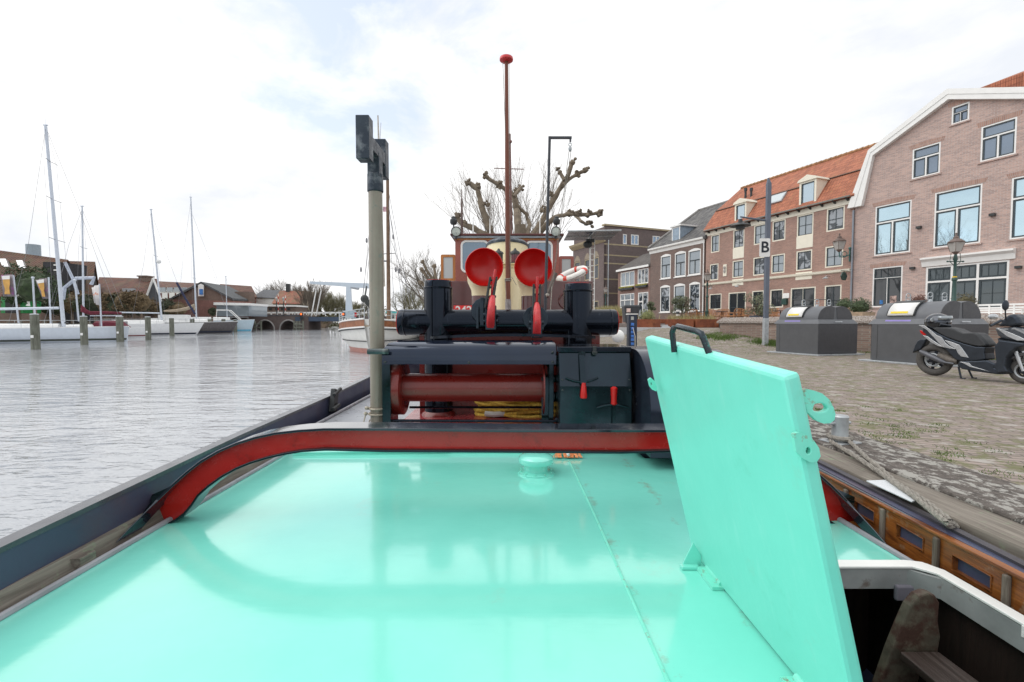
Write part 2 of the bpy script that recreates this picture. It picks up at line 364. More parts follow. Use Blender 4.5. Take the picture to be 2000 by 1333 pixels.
YROPE = M('yellow_rope', (.85, .52, .09), .8, var=.35, vs=45, bmp=.9, bs=140)
IRON = M('dark_iron', (.03, .034, .036), .5, var=.3)
GREENI = M('dark_green_iron', (.02, .06, .05), .4, var=.25)

# ------------------------------------------------------------------ water
def watermat():
    m = bpy.data.materials.new('canal_water'); t, b = NT(m); v = coords(t)
    b.inputs['Base Color'].default_value = (.36, .38, .41, 1); b.inputs['Roughness'].default_value = .03; b.inputs['IOR'].default_value = 1.5
    b.inputs['Specular IOR Level'].default_value = 1.0
    m1 = node(t, 'ShaderNodeMapping'); m1.inputs['Rotation'].default_value = (0, 0, R(-16)); m1.inputs['Scale'].default_value = (.55, 1.5, 1); lnk(t, v, m1.inputs[0])
    n0 = noise(t, m1.outputs[0], .8, 2, .5, .3); n1 = noise(t, m1.outputs[0], 2.3, 3, .5, .5); n2 = noise(t, m1.outputs[0], 7, 3, .55, .3); n3 = noise(t, v, .13, 3)
    a = node(t, 'ShaderNodeMath', operation='MULTIPLY_ADD'); lnk(t, n2, a.inputs[0]); a.inputs[1].default_value = .33; lnk(t, n1, a.inputs[2])
    a0 = node(t, 'ShaderNodeMath', operation='MULTIPLY_ADD'); lnk(t, n0, a0.inputs[0]); a0.inputs[1].default_value = 1.0; lnk(t, a.outputs[0], a0.inputs[2]); a = a0
    k = ramp(t, n3, [(.35, (.45,)*3), (.65, (1, 1, 1))]); mu = node(t, 'ShaderNodeMath', operation='MULTIPLY'); lnk(t, a.outputs[0], mu.inputs[0]); lnk(t, k, mu.inputs[1])
    bump(t, b, mu.outputs[0], .8, .075); return m
WAT = watermat()
TX, TY0, TY1 = 1.76, -.68, 9.2      # the hold of the tug is dry: no water sheet inside its hull
wm = MB()
def rect(mb, x0, x1, y0, y1, z): mb.quad((x0, y0, z), (x1, y0, z), (x1, y1, z), (x0, y1, z))
rect(wm, -400, -TX, -60, 500, 0); rect(wm, TX, 40, -60, TY1, 0); rect(wm, -TX, TX, -60, TY0, 0); rect(wm, -TX, 40, TY1, 500, 0)
kind(wm.build('water', WAT), 'structure')
MUD = M('canal_bed_mud', (.05, .045, .035), .95)
bm_ = MB(); rect(bm_, -900, 900, -300, 1800, -2.2); kind(bm_.build('ground', MUD), 'structure')

# ------------------------------------------------------------------ quay
Q = CH-.87; ST = 1.50           # lower quay and upper street levels above the water
def smooth(x): x = max(0, min(1, x)); return x*x*(3-2*x)
def qz(x, y): return Q+.566*smooth((y-13)/7.0)*smooth((x-5.6)/3.0)
def edge_x(y):
    pts = [(-8, 1.98), (9.8, 1.98), (24, -4.3), (44, -8.8), (100, -35.5), (200, -80)]
    for (a, b), (c, d) in zip(pts, pts[1:]):
        if y <= c: return b+(d-b)*(y-a)/(c-a)
    return -80
def pavemat():
    m = bpy.data.materials.new('clinker_paving'); t, b = NT(m)
    c = node(t, 'ShaderNodeTexCoord'); mp = node(t, 'ShaderNodeMapping'); mp.inputs['Rotation'].default_value = (0, 0, R(20)); lnk(t, c.outputs['Object'], mp.inputs[0]); v = mp.outputs[0]
    br = node(t, 'ShaderNodeTexBrick'); lnk(t, v, br.inputs['Vector']); br.inputs['Scale'].default_value = 1; br.inputs['Brick Width'].default_value = .20; br.inputs['Row Height'].default_value = .062
    br.inputs['Mortar Size'].default_value = .007; br.inputs['Mortar Smooth'].default_value = .4
    br.inputs['Color1'].default_value = (.315, .265, .24, 1); br.inputs['Color2'].default_value = (.228, .192, .175, 1); br.inputs['Mortar'].default_value = (.115, .102, .085, 1)
    o = mix(t, .8, br.outputs[0], ramp(t, noise(t, v, .55, 8, .7), [(.3, (.85, .84, .84)), (.66, (1.1, 1.08, 1.06))]), 'MULTIPLY')
    o = mix(t, .8, o, ramp(t, noise(t, v, 6, 5, .7), [(.3, (.95, .95, .94)), (.68, (1.04, 1.03, 1.02))]), 'MULTIPLY')
    # pale worn slabs and moss towards the water
    sx = node(t, 'ShaderNodeSeparateXYZ'); lnk(t, c.outputs['Object'], sx.inputs[0])
    near = node(t, 'ShaderNodeMapRange'); lnk(t, sx.outputs[0], near.inputs[0]); near.inputs[1].default_value = 4.4; near.inputs[2].default_value = 2.7
    mo = node(t, 'ShaderNodeMath', operation='MULTIPLY_ADD'); lnk(t, near.outputs[0], mo.inputs[0]); mo.inputs[1].default_value = .12; lnk(t, noise(t, v, 5.2, 9, .72), mo.inputs[2])
    o = mix(t, ramp(t, mo.outputs[0], [(.62, (0, 0, 0)), (.68, (.75,)*3)]), o, (.13, .14, .055))
    wh = node(t, 'ShaderNodeMath', operation='MULTIPLY_ADD'); lnk(t, near.outputs[0], wh.inputs[0]); wh.inputs[1].default_value = .15
    mp2 = node(t, 'ShaderNodeMapping'); mp2.inputs['Scale'].default_value = (1.4, 2.4, 1); lnk(t, v, mp2.inputs[0]); lnk(t, noise(t, mp2.outputs[0], 3.3, 8, .7), wh.inputs[2])
    o = mix(t, ramp(t, wh.outputs[0], [(.70, (0, 0, 0)), (.75, (.8,)*3)]), o, (.40, .38, .35))
    lnk(t, o, b.inputs['Base Color']); b.inputs['Roughness'].default_value = .85; b.inputs['Specular IOR Level'].default_value = .3
    bump(t, b, br.outputs[1], -.6, .01); return m
PAVE = pavemat()
def lichen():
    m = bpy.data.materials.new('lichen_stone'); t, b = NT(m); v = coords(t)
    c = ramp(t, noise(t, v, 20, 6, .7), [(.3, (.06, .053, .05)), (.7, (.17, .15, .135))])
    mp = node(t, 'ShaderNodeMapping'); mp.inputs['Scale'].default_value = (1, .7, 1); lnk(t, v, mp.inputs[0])
    c = mix(t, ramp(t, noise(t, mp.outputs[0], 13, 10, .72), [(.505, (0, 0, 0)), (.545, (1, 1, 1))]), c, (.34, .33, .305))
    c = mix(t, ramp(t, noise(t, v, 55, 5, .8), [(.6, (0, 0, 0)), (.66, (.6,)*3)]), c, (.45, .42, .38))
    lnk(t, c, b.inputs['Base Color']); b.inputs['Roughness'].default_value = .95; b.inputs['Specular IOR Level'].default_value = .2
    bump(t, b, noise(t, v, 30, 8, .7), .7, .012); return m
LICH = lichen()
g = MB(); ys = [-8+i*.75 for i in range(49)]; xs = 30
rows = []
for y in ys:
    x0 = edge_x(y)+(.66 if y < 10 else .3); rows.append([(x0+(48-x0)*(i/xs)**1.7, y, qz(x0+(48-x0)*(i/xs)**1.7, y)) for i in range(xs+1)])
g.loft(rows, False, False); kind(g.build('quay_paving', PAVE, smooth=True), 'structure')
g = MB()      # quay body with its water face
g.loft([[(edge_x(y)+.05, y, -2), (edge_x(y)+.05, y, Q-.012), (edge_x(y)+.9, y, Q-.012)] for y in ys], False, False)
QB = brickmat('quay_wall_brick', (.16, .11, .09), (.10, .08, .07), (.12, .12, .10)); kind(g.build('quay_wall', QB), 'structure')
g = MB(); yy = -8.0; r2 = random.Random(3)
while yy < 9.6:
    L = r2.uniform(.9, 1.3); g.span((2.19, yy, Q-.2), (2.66, min(9.6, yy+L)-.012, Q+.02+r2.uniform(-.004, .006))); yy += L
o = g.build('quay_coping_stone', LICH, bev=.012); tag(o, 'strip of lichen-spotted stone blocks along the quay edge beside the tug', 'stone kerb')
g = MB(); yy = -8.0
while yy < 9.6:
    L = 3.1; g.span((1.955, yy, Q-.22), (2.18, min(9.6, yy+L)-.01, Q+.012)); yy += L
o = g.build('quay_timber_beam', TIMB, bev=.012); tag(o, 'weathered grey timber beam bolted along the quay edge next to the tug hull', 'timber beam')

# upper street sheet, step and parapet
PAVE2 = M('street_paving', (.25, .215, .195), .9, var=.2, vs=3, bmp=.2, bs=30)
g = MB(); g.add([(8.45, 18.4, ST), (15.6, .4, ST), (70, .4, ST), (70, 230, ST), (-70, 230, ST), (-33.5, 98, ST), (-8.2, 44, ST), (-5.0, 27.62, ST), (12.6, 27.62, ST)], [tuple(range(9))])
g.quad((-5, 27.62, ST), (12.6, 27.62, ST), (12.6, 27.62, 1.0), (-5, 27.62, 1.0)); g.quad((-5, 27.08, 1.251), (13, 27.08, 1.251), (13, 27.62, 1.251), (-5, 27.62, 1.251))
kind(g.build('street', PAVE2), 'structure')
STEP = M('pale_granite', (.50, .51, .52), .7, var=.12, vs=5, bmp=.1)
g = MB(); x = -4.9
while x < 9.3:
    g.span((x, 26.7, Q-.1), (x+1.18, 27.1, 1.262)); x += 1.2
tag(g.build('granite_step', STEP, bev=.01), 'long step of pale granite blocks between the lower quay and the upper street', 'step')
FD = (.375, -.927); OX, OY = 22.0, 29.5
WB = brickmat('parapet_brick', (.38, .27, .22), (.27, .19, .16), (.36, .34, .30), patch=.4)
PEB = M('pebbled_concrete', (.36, .33, .30), .9, var=.2, vs=30, dirt=(.17, .12, .10), dth=(.48, .56), ds=34, bmp=.7, bs=70)
WF = Frame(8.36, 18.3, FD[0], FD[1])
pw = thing('parapet_wall', (8.36, 18.3, ST-.6), 'low brick parapet wall with pebbled concrete coping, behind the bins', 'wall')
g = MB(); L = 19
g.prism([WF.w(0, 0, -.2), WF.w(L, 0, -.2), WF.w(L, .3, -.2), WF.w(0, .3, -.2)], (0, 0, CH-.03+.2)); g.build('brickwork', WB, pw)
g = MB(); a, b = -.12, L
prof = [(-.07, CH-.03), (.37, CH-.03), (.37, CH+.05), (.24, CH+.2), (.06, CH+.2), (-.07, CH+.05)]
g.loft([[WF.w(a if p[1] < CH+.1 else a+.2, p[0], p[1]) for p in prof], [WF.w(b, p[0], p[1]) for p in prof]]); g.build('coping', PEB, pw, bev=.012)
g = MB(); g.prism([WF.w(3.4, -.012, Q), WF.w(3.46, -.012, Q), WF.w(3.46, .01, Q), WF.w(3.4, .01, Q)], (0, 0, .8)); g.build('expansion_joint', IRON, pw)

# left bank
LB = M('bank_earth', (.13, .13, .08), .95, var=.4, vs=.4)
lbp = [(-120, 5), (-52, 20), (-49, 34), (-54, 52), (-60, 74), (-57, 99), (-62, 130), (-90, 300), (-500, 300), (-500, 5)]
g = MB(); g.prism([(x, y, -1) for x, y in lbp], (0, 0, 1.9)); kind(g.build('left_bank', LB), 'structure')
# jetty boards along the left bank
JET = M('jetty_boards', (.17, .15, .12), .9, var=.3, vs=2)
g = MB()
for (a, b), (c, d) in zip(lbp[1:5], lbp[2:6]):
    n = int(math.hypot(c-a, d-b)/1.6)
    for i in range(n):
        x, y = a+(c-a)*i/n, b+(d-b)*i/n; g.box((x+.6, y, .55), (.22, .22, 2.3))
    for z in (.35, .85, 1.3): g.tube([(a+.6, b, z), (c+.6, d, z)], .11, 4)
tag(g.build('timber_quay_fence', JET), 'weathered timber quay front with posts and rails behind the moored yachts', 'timber quay')
# ================================================================== TUG
D = CH-1.04; DG = CH-.95            # mint after deck, grey working deck
tug = thing('tugboat', (0, 5, 0), 'old tug in the foreground with mint green deck, red towing arch and black winch', 'tugboat')
def interp(tab, y):
    if y <= tab[0][0]: return tab[0][1]
    for (a, b), (c, d) in zip(tab, tab[1:]):
        if y <= c: return b+(d-b)*(y-a)/(c-a)
    return tab[-1][1]
HB = [(-.7, 1.78), (1.7, 1.91), (2.6, 1.94), (6.2, 1.97), (9, 1.80), (11, 1.2), (12.6, .12)]
SH = [(-.7, .87), (1.7, .836), (2.56, .822), (3.15, .805), (4.7, .79), (6.2, .75), (9, .60), (12.6, .15)]
HY = [-.7, .3, 1.0, 1.7, 2.2, 2.6, 3.15, 3.9, 4.7, 5.5, 6.2, 7, 8, 9, 10, 11, 11.8, 12.6]
def hull_ring(y):
    hb = interp(HB, y); r = []
    for sx in (-1, 1):
        zt = CH-interp(SH, y)-(.05 if sx > 0 else 0)
        hx = hb-(.05 if sx > 0 else 0)
        pts = [(hx-.045, zt), (hx, zt), (hx-.04, .35), (hx-.12, -.1), (hx*.6, -.75), (0, -.95)] if sx < 0 else [(hx*.6, -.75), (hx-.12, -.1), (hx-.04, .35), (hx, zt), (hx-.045, zt), (hx-.05, zt-.20)]
        r += [(sx*x, y, z) for x, z in pts]
    return [(-(hb-.05), y, zt-.20)]+r
g = MB(); g.loft([hull_ring(y) for y in HY], False, False)
# inner faces of the bulwark down to the deck, and end closures
for sx in (-1, 1): g.loft([[(sx*(interp(HB, y)-(.05 if sx > 0 else 0)-.05), y, CH-interp(SH, y)-.20), (sx*(interp(HB, y)-(.05 if sx > 0 else 0)-.045), y, .2)] for y in HY], False, False)
for y in (-.7,): g.add(hull_ring(y), [tuple(range(13))])
hull = g.build('hull', HULLG, tug, smooth=True)
g = MB()
g.loft([[(-interp(HB, y)+dx, y, CH-interp(SH, y)+dz) for dx, dz in ((-.02, 0), (-.02, .022), (.05, .022), (.05, 0))] for y in HY]); g.build('rail', RAIL, hull, smooth=True)
g = MB()
g.loft([[(interp(HB, y)-.05+dx, y, CH-interp(SH, y)-.062+dz) for dx, dz in ((.035, -.03), (.035, .020), (-.010, .024), (-.010, -.03))] for y in HY]); g.build('rail', M('rail_brown_black', (.055, .05, .055), .45, var=.25, vs=6), hull)
g = MB(); g.loft([[(interp(HB, y)-.05-.018+dx, y, CH-interp(SH, y)-.066+dz) for dx, dz in ((0, -.03), (0, .014), (-.036, .010), (-.036, -.03))] for y in HY if y < 4]); g.build('grey_waterway', M('waterway_grey', (.13, .145, .165), .4, var=.15, vs=3), hull)
# timber ledge and rubbing rim beside the mint deck
g = MB(); g.prism([(-1.93, -.6, CH-1.12), (-1.93, -.6, CH-.965), (-1.85, -.6, CH-.972), (-1.822, -.6, CH-1.05), (-1.822, -.6, CH-1.12)], (0, 4.2, 0)); g.span((-1.86, 1.86, CH-1.05), (-1.80, 1.93, CH-.985)); g.build('covering_timber', TIMB, tug)
for pts_ in ([(-1.795, -.6, D+.006), (-1.795, 3.62, D+.006)], [(1.722, 1.9, D+.004), (1.722, 3.62, D+.004)], [(-1.80, 3.64, DG+.01), (-1.84, 7.2, DG+.02)]): g = MB(); g.tube(pts_, .016, 8); g.build('deck_edge_bar', M('grey_bar', (.30, .31, .34), .3, var=.2), tug, smooth=True)
# mint deck around the open hatch
HX0, HX1, HY0, HY1 = .842, 1.735, .2, 1.868
g = MB()
def slab(mb, x0, x1, y0, y1, z0, z1): mb.span((x0, y0, z0), (x1, y1, z1))
slab(g, -1.80, HX0, -.6, 3.62, D-.03, D); slab(g, HX0, 1.73, HY1, 3.62, D-.03, D)
deck = g.build('after_deck', MNT, tug)
g = MB(); g.tube([(.455, -.6, D+.001), (.452, 1.2, D+.002), (.447, 2.4, D+.001), (.43, 3.35, D+.001)], .0055, 6); g.build('weld_seam', MNTR, deck, smooth=True)
g = MB(); g.box((-.03, 3.6, D+.018), (3.44, .03, .036)); g.tube([(-1.72, 3.53, D+.02), (-.5, 3.57, D+.03)], .011, 6); g.build('end_lip', MNT, deck, bev=.006)
# mushroom vent
vc = atz(1047, 925, D); vx, vy = vc.x, vc.y+.02
g = MB(); g.lathe([(0, 0), (.128, 0), (.128, .010), (.095, .014), (.082, .022), (.082, .075), (.115, .072), (.122, .085), (.119, .108), (.10, .124), (.06, .132), (0, .134)], (vx, vy, D), n=40); 
vent = g.build('mushroom_vent', MNT, tug, smooth=True)
for k in range(10): a = k*math.pi/5+.2; g = MB(); g.lathe([(.008, 0), (.008, .007), (.004, .009)], (vx+.11*math.cos(a), vy+.11*math.sin(a), D+.009), n=6); g.build('bolt', MNTR, vent)
# grey working deck
g = MB(); g.add([(-1.80, 3.63, DG), (1.74, 3.63, DG), (1.86, 6.2, DG), (1.7, 9, DG), (1.1, 11, DG), (0, 12.4, DG), (-1.1, 11, DG), (-1.7, 9, DG), (-1.86, 6.2, DG)], [tuple(range(9))])
g.quad((-1.8, 3.63, DG), (1.74, 3.63, DG), (1.74, 3.63, D-.02), (-1.8, 3.63, D-.02)); g.build('working_deck', DECKG, tug)
g = MB(); g.span((-1.05, 3.68, DG+.003), (.46, 6.6, DG+.012)); g.build('red_deck_plate', M('red_deck_paint', (.30, .04, .045), .25, var=.15, vs=4, coat=.3), tug)

# ---- hatch: coaming, hold, ladder, lid
g = MB(); g.span((HX0, HY1-.045, D-.05), (HX1, HY1-.004, D+.034)); g.span((HX1-.045, HY0, D-.05), (HX1, HY1-.05, D+.034)); g.box((HX1-.075, HY1-.072, D-.01), (.12, .02, .08), rz=R(-45)); coam = g.build('hatch_coaming', WORN, tug)
g = MB(); zz = D+.036
g.prism([(HX0-.01, HY1+.004, zz), (HX1-.09, HY1+.004, zz), (HX1-.03, HY1-.012, zz), (HX1+.006, HY1-.075, zz), (HX1+.006, HY0, zz), (HX1-.046, HY0, zz), (HX1-.046, HY1-.10, zz), (HX1-.10, HY1-.05, zz), (HX0-.01, HY1-.05, zz)], (0, 0, .010))
for x, l in ((1.46, .02), ): g.span((HX1-.049, x, D+.0), (HX1-.044, x+.008, D+.04))
g.build('white_rim', WHITE, coam, bev=.004)
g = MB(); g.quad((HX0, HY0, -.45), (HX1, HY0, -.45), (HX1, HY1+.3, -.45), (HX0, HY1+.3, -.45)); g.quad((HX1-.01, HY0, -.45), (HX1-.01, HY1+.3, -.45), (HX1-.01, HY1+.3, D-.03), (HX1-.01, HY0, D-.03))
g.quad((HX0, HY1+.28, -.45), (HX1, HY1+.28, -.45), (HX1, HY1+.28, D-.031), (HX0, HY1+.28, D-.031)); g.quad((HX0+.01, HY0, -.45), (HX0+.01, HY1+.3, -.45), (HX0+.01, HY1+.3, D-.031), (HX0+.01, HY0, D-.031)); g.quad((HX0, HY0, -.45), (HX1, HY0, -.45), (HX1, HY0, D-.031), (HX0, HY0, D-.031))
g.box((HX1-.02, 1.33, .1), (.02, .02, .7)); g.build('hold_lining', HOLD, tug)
g = MB(); Yl = 1.62
lad = [at(px, py, Yl) for px, py in ((1716, 1345), (1740, 1275), (1760, 1225), (1778, 1185), (1795, 1165), (1812, 1159), (1827, 1163), (1836, 1178), (1833, 1215), (1838, 1245), (1832, 1280), (1800, 1300), (1785, 1400), (1700, 1400))]
g.prism(lad, (0, .035, 0)); ladr = g.build('ladder_cheek', OLDB, tug, bev=.006)
g = MB(); a = at(1757, 1272, 1.60); b = at(1832, 1275, 1.60); g.prism([(a.x, 1.60, a.z), (b.x, 1.60, a.z), (b.x+.02, 1.12, a.z), (a.x-.0, 1.12, a.z)], (0, 0, -.03)); g.build('tread', woodmat('worn_tread', (.020, .010, .007), (.075, .055, .048), .5, axis=1, k=1.4), ladr, bev=.005)
g = MB(); c_ = at(1772, 1155, HY1-.04); g.box((c_.x, HY1-.05, c_.z), (.12, .02, .065)); g.build('hatch_bracket', M('pale_violet_grey', (.16, .15, .18), .6), coam, bev=.008)
# lid
yf, yn = 2.016, 1.03
tf, tn = at(1258, 659, yf), at(1530, 736, yn); bn = Vector((.83, yn, D+.005)); bf = at(1352, 1078, yf)
lidv = [bf, bn, tn, tf]; ofs = Vector((.041, .004, .012))
g = MB(); g.loft([lidv, [p+ofs for p in lidv]]); lid = g.build('hatch_lid', MNTL, tug, bev=.011)
def ear(pts, hole, Y, t, name='lug', mat=MNTR, parent=lid, sub=2):
    o3 = [at(x, y, Y) for x, y in pts]; n = len(o3); c = at(hole[0], hole[1], Y); hs = []
    for p in o3:
        d = (p-c); d.normalize(); hs.append(c+Vector((d.x*hole[2]*Y/F, 0, d.z*hole[3]*Y/F)))
    e = Vector((0, t, 0)); m = MB(); m.loft([o3, hs, [p+e for p in hs], [p+e for p in o3], o3], True, False); return m.build(name, mat, parent, bev=.004)
ear([(1566, 764), (1574, 760), (1589, 763), (1606, 769), (1620, 781), (1628, 796), (1632, 809), (1630, 821), (1622, 827), (1609, 828), (1595, 822), (1585, 812), (1577, 806)], (1602, 797, 15, 9), 1.045, .016)
ear([(1550, 848), (1560, 845), (1575, 850), (1590, 861), (1600, 876), (1603, 892), (1596, 902), (1584, 904), (1570, 897), (1556, 884)], (1579, 881, 5, 7), 1.018, .012)
ear([(1266, 742), (1271, 738), (1279, 745), (1284, 757), (1282, 765), (1275, 762), (1269, 755)], (1272, 750, 1.5, 3), 1.93, .012)
g = MB(); g.tube([at(1317, 688, 1.66), at(1313, 650, 1.66), at(1316, 641, 1.645), at(1324, 638, 1.62), at(1362, 648, 1.46), at(1370, 652, 1.445), at(1374, 661, 1.44), at(1385, 690, 1.43)], .0105, 12); g.build('handle', M('black_handle_paint', (.015, .02, .018), .25, var=.3, vs=20, dirt=(.05, .25, .20), dth=(.6, .66), ds=12, coat=.3), lid, smooth=True)
g = MB(); yb = 1.895; g.prism([at(x, y, yb) for x, y in ((1354, 1060), (1328, 1112), (1366, 1112), (1370, 1102), (1370, 1085))], (0, .006, 0)); g.box((at(1345, 1117, yb).x, yb-.01, D+.008), (.075, .03, .014)); g.build('stay_bracket', MNT, lid, bev=.003)
for y0 in (1.735, 1.14): g = MB(); g.tube([(.822, y0, D+.018), (.822, y0+.13, D+.018)], .015, 12); g.torus((.822, y0+.065, D+.018), .014, .003, 14, 5, Matrix.Rotation(R(90), 3, 'X')); g.box((.80, y0+.065, D+.008), (.045, .15, .014)); g.build('hinge', MNTR, lid, smooth=True)

# ---- right-hand bulwark lining in varnished boards with freeing slots
PX = 1.80
def bx(y): return PX+(y-1.9)*.045
slots = [(2.24, 2.38), (1.955, 2.10), (1.66, 1.815), (1.33, 1.5)]
cy = [.6]
for a, b in sorted(slots): cy += [a, b]
cy += [2.75, 3.6]
z0, z1, za, zb = CH-1.19, CH-.90, CH-1.005, CH-.945
g = MB()
for i in range(len(cy)-1):
    y0, y1 = cy[i], cy[i+1]; hole = any(abs(y0-a) < 1e-6 for a, b in slots)
    for (q0, q1) in (((z0, za), (zb, z1)) if hole else ((z0, z1),)):
        g.prism([(bx(y0), y0, q0), (bx(y1), y1, q0), (bx(y1)+.028, y1, q0), (bx(y0)+.028, y0, q0)], (0, 0, q1-q0))
panel = g.build('bulwark_lining', VARN, tug)
for a, b in slots:
    g = MB(); g.tube([(bx(a)-.002, a, zb-.0), (bx(a)-.002, a, za), (bx(b)-.002, b, za), (bx(b)-.002, b, zb), (bx(a)-.002, a, zb)], .0035, 6); g.build('slot_beading', VARN, panel, smooth=True)
for y in (2.44, 2.18, 1.885, 1.60, 1.25):
    g = MB(); g.box((bx(y)-.008, y, (z0+z1)/2+.01), (.018, .024, z1-z0-.03)); g.build('frame_timber', TIMBX, panel, bev=.006)
g = MB(); g.prism([(bx(.6)-.01, .6, z1), (bx(3.6)-.01, 3.6, z1), (bx(3.6)+.03, 3.6, z1), (bx(.6)+.03, .6, z1)], (0, 0, .014)); g.build('capping', VARN, panel, bev=.004)

# ---- towing arch
AY = 2.35
outer = [(243, 1052), (268, 1024), (300, 992), (322, 972), (351, 944), (378, 920), (405, 899), (438, 880), (473, 865), (508, 854), (545, 846), (590, 841), (640, 838), (756, 838), (990, 841)]
inner = [(329, 1024), (352, 1012), (369, 1000), (384, 982), (396, 964), (416, 946), (441, 928), (468, 913), (495, 902), (528, 892), (563, 884), (595, 879), (640, 876), (756, 879), (990, 880)]
cx = at(990, 840, AY).x
def mirr(pts): l = [at(x, y, {243: 2.10, 268: 2.175, 300: 2.28, 322: 2.33}.get(x, AY)) for x, y in pts]; return l+[Vector((2*cx-p.x-.045, p.y, p.z-.008)) for p in l[-2::-1]]
oo, ii = mirr(outer), mirr(inner)
oweb = [p if abs(p.x-cx) < 1.84 and p.y > AY-.005 else Vector((cx+(-1.865 if p.x < cx else 1.82), AY, max(D-.0, p.z+(.0 if abs(p.z-D) > .06 else -.02)))) for p in oo]
g = MB(); g.loft([[a, b, b+Vector((0, .012, 0)), a+Vector((0, .012, 0))] for a, b in zip(oweb, ii)]); arch = g.build('towing_arch', RED, tug)
def flange(pts, yw0, yw1, th):
    m = MB(); rings = []
    for k, p in enumerate(pts):
        t = (pts[min(k+1, len(pts)-1)]-pts[max(k-1, 0)]).normalized(); n = Vector((-t.z, 0, t.x))
        rings.append([p+Vector((0, yw0, 0)), p+Vector((0, yw1, 0)), p+n*th+Vector((0, yw1, 0)), p+n*th+Vector((0, yw0, 0))])
    m.loft(rings); return m
flange(oo, -.045, .10, .014).build('top_flange', M('flange_black_gloss', (.012, .014, .020), .10, var=.3, coat=.9), arch, smooth=True, bev=.004)
for sl_ in (slice(0, 5), slice(len(oo)-5, len(oo))): m = MB(); m.loft([[a, b+Vector((0, .004, 0))] for a, b in zip(oo[sl_], oweb[sl_])], False, False); m.build('foot_gusset', BLKD, arch, solid=.006)
flange([p-Vector((0, 0, .004)) for p in ii], -.035, .06, .012).build('bottom_flange', BLKD, arch, smooth=True, bev=.003)

# ---- mooring post with steel crutch head
PXc, PYc = -1.195, 4.03
pt = at(734, 372, PYc)
g = MB(); g.lathe([(.066, DG), (.064, DG+.5), (.060, pt.z)], (PXc, PYc, 0), n=28); g.lathe([(.068, DG-.0), (.078, DG+.0), (.078, DG+.02)], (PXc, PYc, 0), n=20); post = g.build('spar_post', POST, tug, smooth=True)
zc0, zc1 = pt.z-.02, at(734, 341, PYc).z
g = MB(); g.lathe([(.066, zc0), (.069, zc0+.01), (.067, zc1)], (PXc, PYc, 0), n=28); zt = at(734, 300, PYc).z
g.span((PXc-.052, PYc-.055, zc1-.03), (PXc+.052, PYc+.055, zt)); 
zb0 = at(755, 345.5, 4.18).z; zb1 = at(755, 271, 4.18).z; zn0, zn1 = at(710, 309.5, 3.70).z, at(710, 224, 3.70).z
zm0, zm1 = at(733, 292, 3.80).z, at(733, 266, 3.80).z
g.span((PXc-.056, 3.70, zn0), (PXc+.052, 3.815, zn1)); g.span((PXc-.05, 3.81, zm0), (PXc+.049, 4.19, zm1)); g.span((PXc-.056, 4.18, zb0), (PXc+.052, 4.29, zb1))
g.build('crutch_head', BLKW, post, bev=.006, smooth=False)
g = MB()
for z, dx in ((DG+.19, -.06), (DG+.14, -.07), (DG+.03, -.06)):
    g.torus((PXc, PYc, z), .078, .009, 20, 6); g.ball((PXc+dx-.02, PYc-.06, z+.01), .018, 7, 5, .2)
g.tube([(PXc-.09, PYc-.05, DG+.16), (PXc-.105, PYc-.07, DG+.08), (PXc-.07, PYc-.08, DG+.04), (PXc-.05, PYc-.07, DG+.1)], .006, 6)
g.build('lashing', M('frayed_cord', (.45, .40, .32), .9, var=.3, vs=60), post, smooth=True)

# ---- winch
YW = 3.72
wx0, wx1 = at(747, 800, YW).x, at(1086, 800, YW).x
ztp, zfr = CH-.175, CH-.343
g = MB(); 
prof = [(YW, zfr), (YW-.002, zfr+.07), (YW+.01, zfr+.11), (YW+.04, zfr+.145), (YW+.09, ztp+.0), (YW+.40, ztp+.015), (YW+.40, ztp+.003), (YW+.10, ztp-.012), (YW+.05, zfr+.13), (YW+.02, zfr+.10), (YW+.01, zfr)]
sh = [0, 0, .01, .03, .05, .07, .07, .05, .03, .01, 0]
g.loft([[(wx0+s_*.6, y, z) for (y, z), s_ in zip(prof, sh)], [(wx1, y, z) for y, z in prof]]); winch = g.build('winch_hood', M('hood_black', (.005, .008, .018), .07, var=.4, vs=2.5, spec=.6, coat=.2, bmp=.06, bs=5, rv=.04), tug, smooth=True)
g = MB(); g.span((wx0-.004, YW+.006, DG), (wx0+.065, YW+.05, zfr+.02)); g.span((wx0+.012, YW+.06, DG), (wx0+.024, YW+.42, zfr+.14)); g.span((wx1-.05, YW+.1, DG), (wx1-.01, YW+.42, zfr+.1)); g.span((wx0+.03, YW+.005, DG), (wx1+.35, YW+.05, DG+.006)); g.build('winch_frame', BLKD, winch, bev=.004)
for bx_, bz_ in ((wx0+.028, zfr+.02), (wx1-.03, zfr+.02), (wx1-.03, zfr+.10), ((wx0+wx1)/2, zfr+.015)):
    g = MB(); g.lathe([(.011, 0), (.011, -.008), (.006, -.011)], (bx_, YW-.001, bz_), 'Y', 6); g.build('bolt', IRON, winch)
YA = YW+.25; zA = at(930, 757, YA).z; rD = 27.5*YA/F; rF = 53*YA/F
xl0, xl1, xr = at(766, 757, YA-.1).x, at(786, 757, YA-.1).x, at(1060, 757, YA-.1).x
g = MB(); g.lathe([(rD, xl1-.01), (rD, xr)], (0, YA, zA), 'X', 48); drum = g.build('winch_drum', REDD, tug, smooth=True)
g = MB(); g.lathe([(.02, xl0), (rF, xl0), (rF, xl1-.005), (rF-.008, xl1), (rD*.9, xl1)], (0, YA, zA), 'X', 56); g.build('drum_flange', REDD, drum, smooth=True)
g = MB(); g.lathe([(.02, xr), (rF, xr), (rF, xr+.012), (.02, xr+.012)], (0, YA, zA), 'X', 56); g.build('drum_flange', REDD, drum, smooth=True)
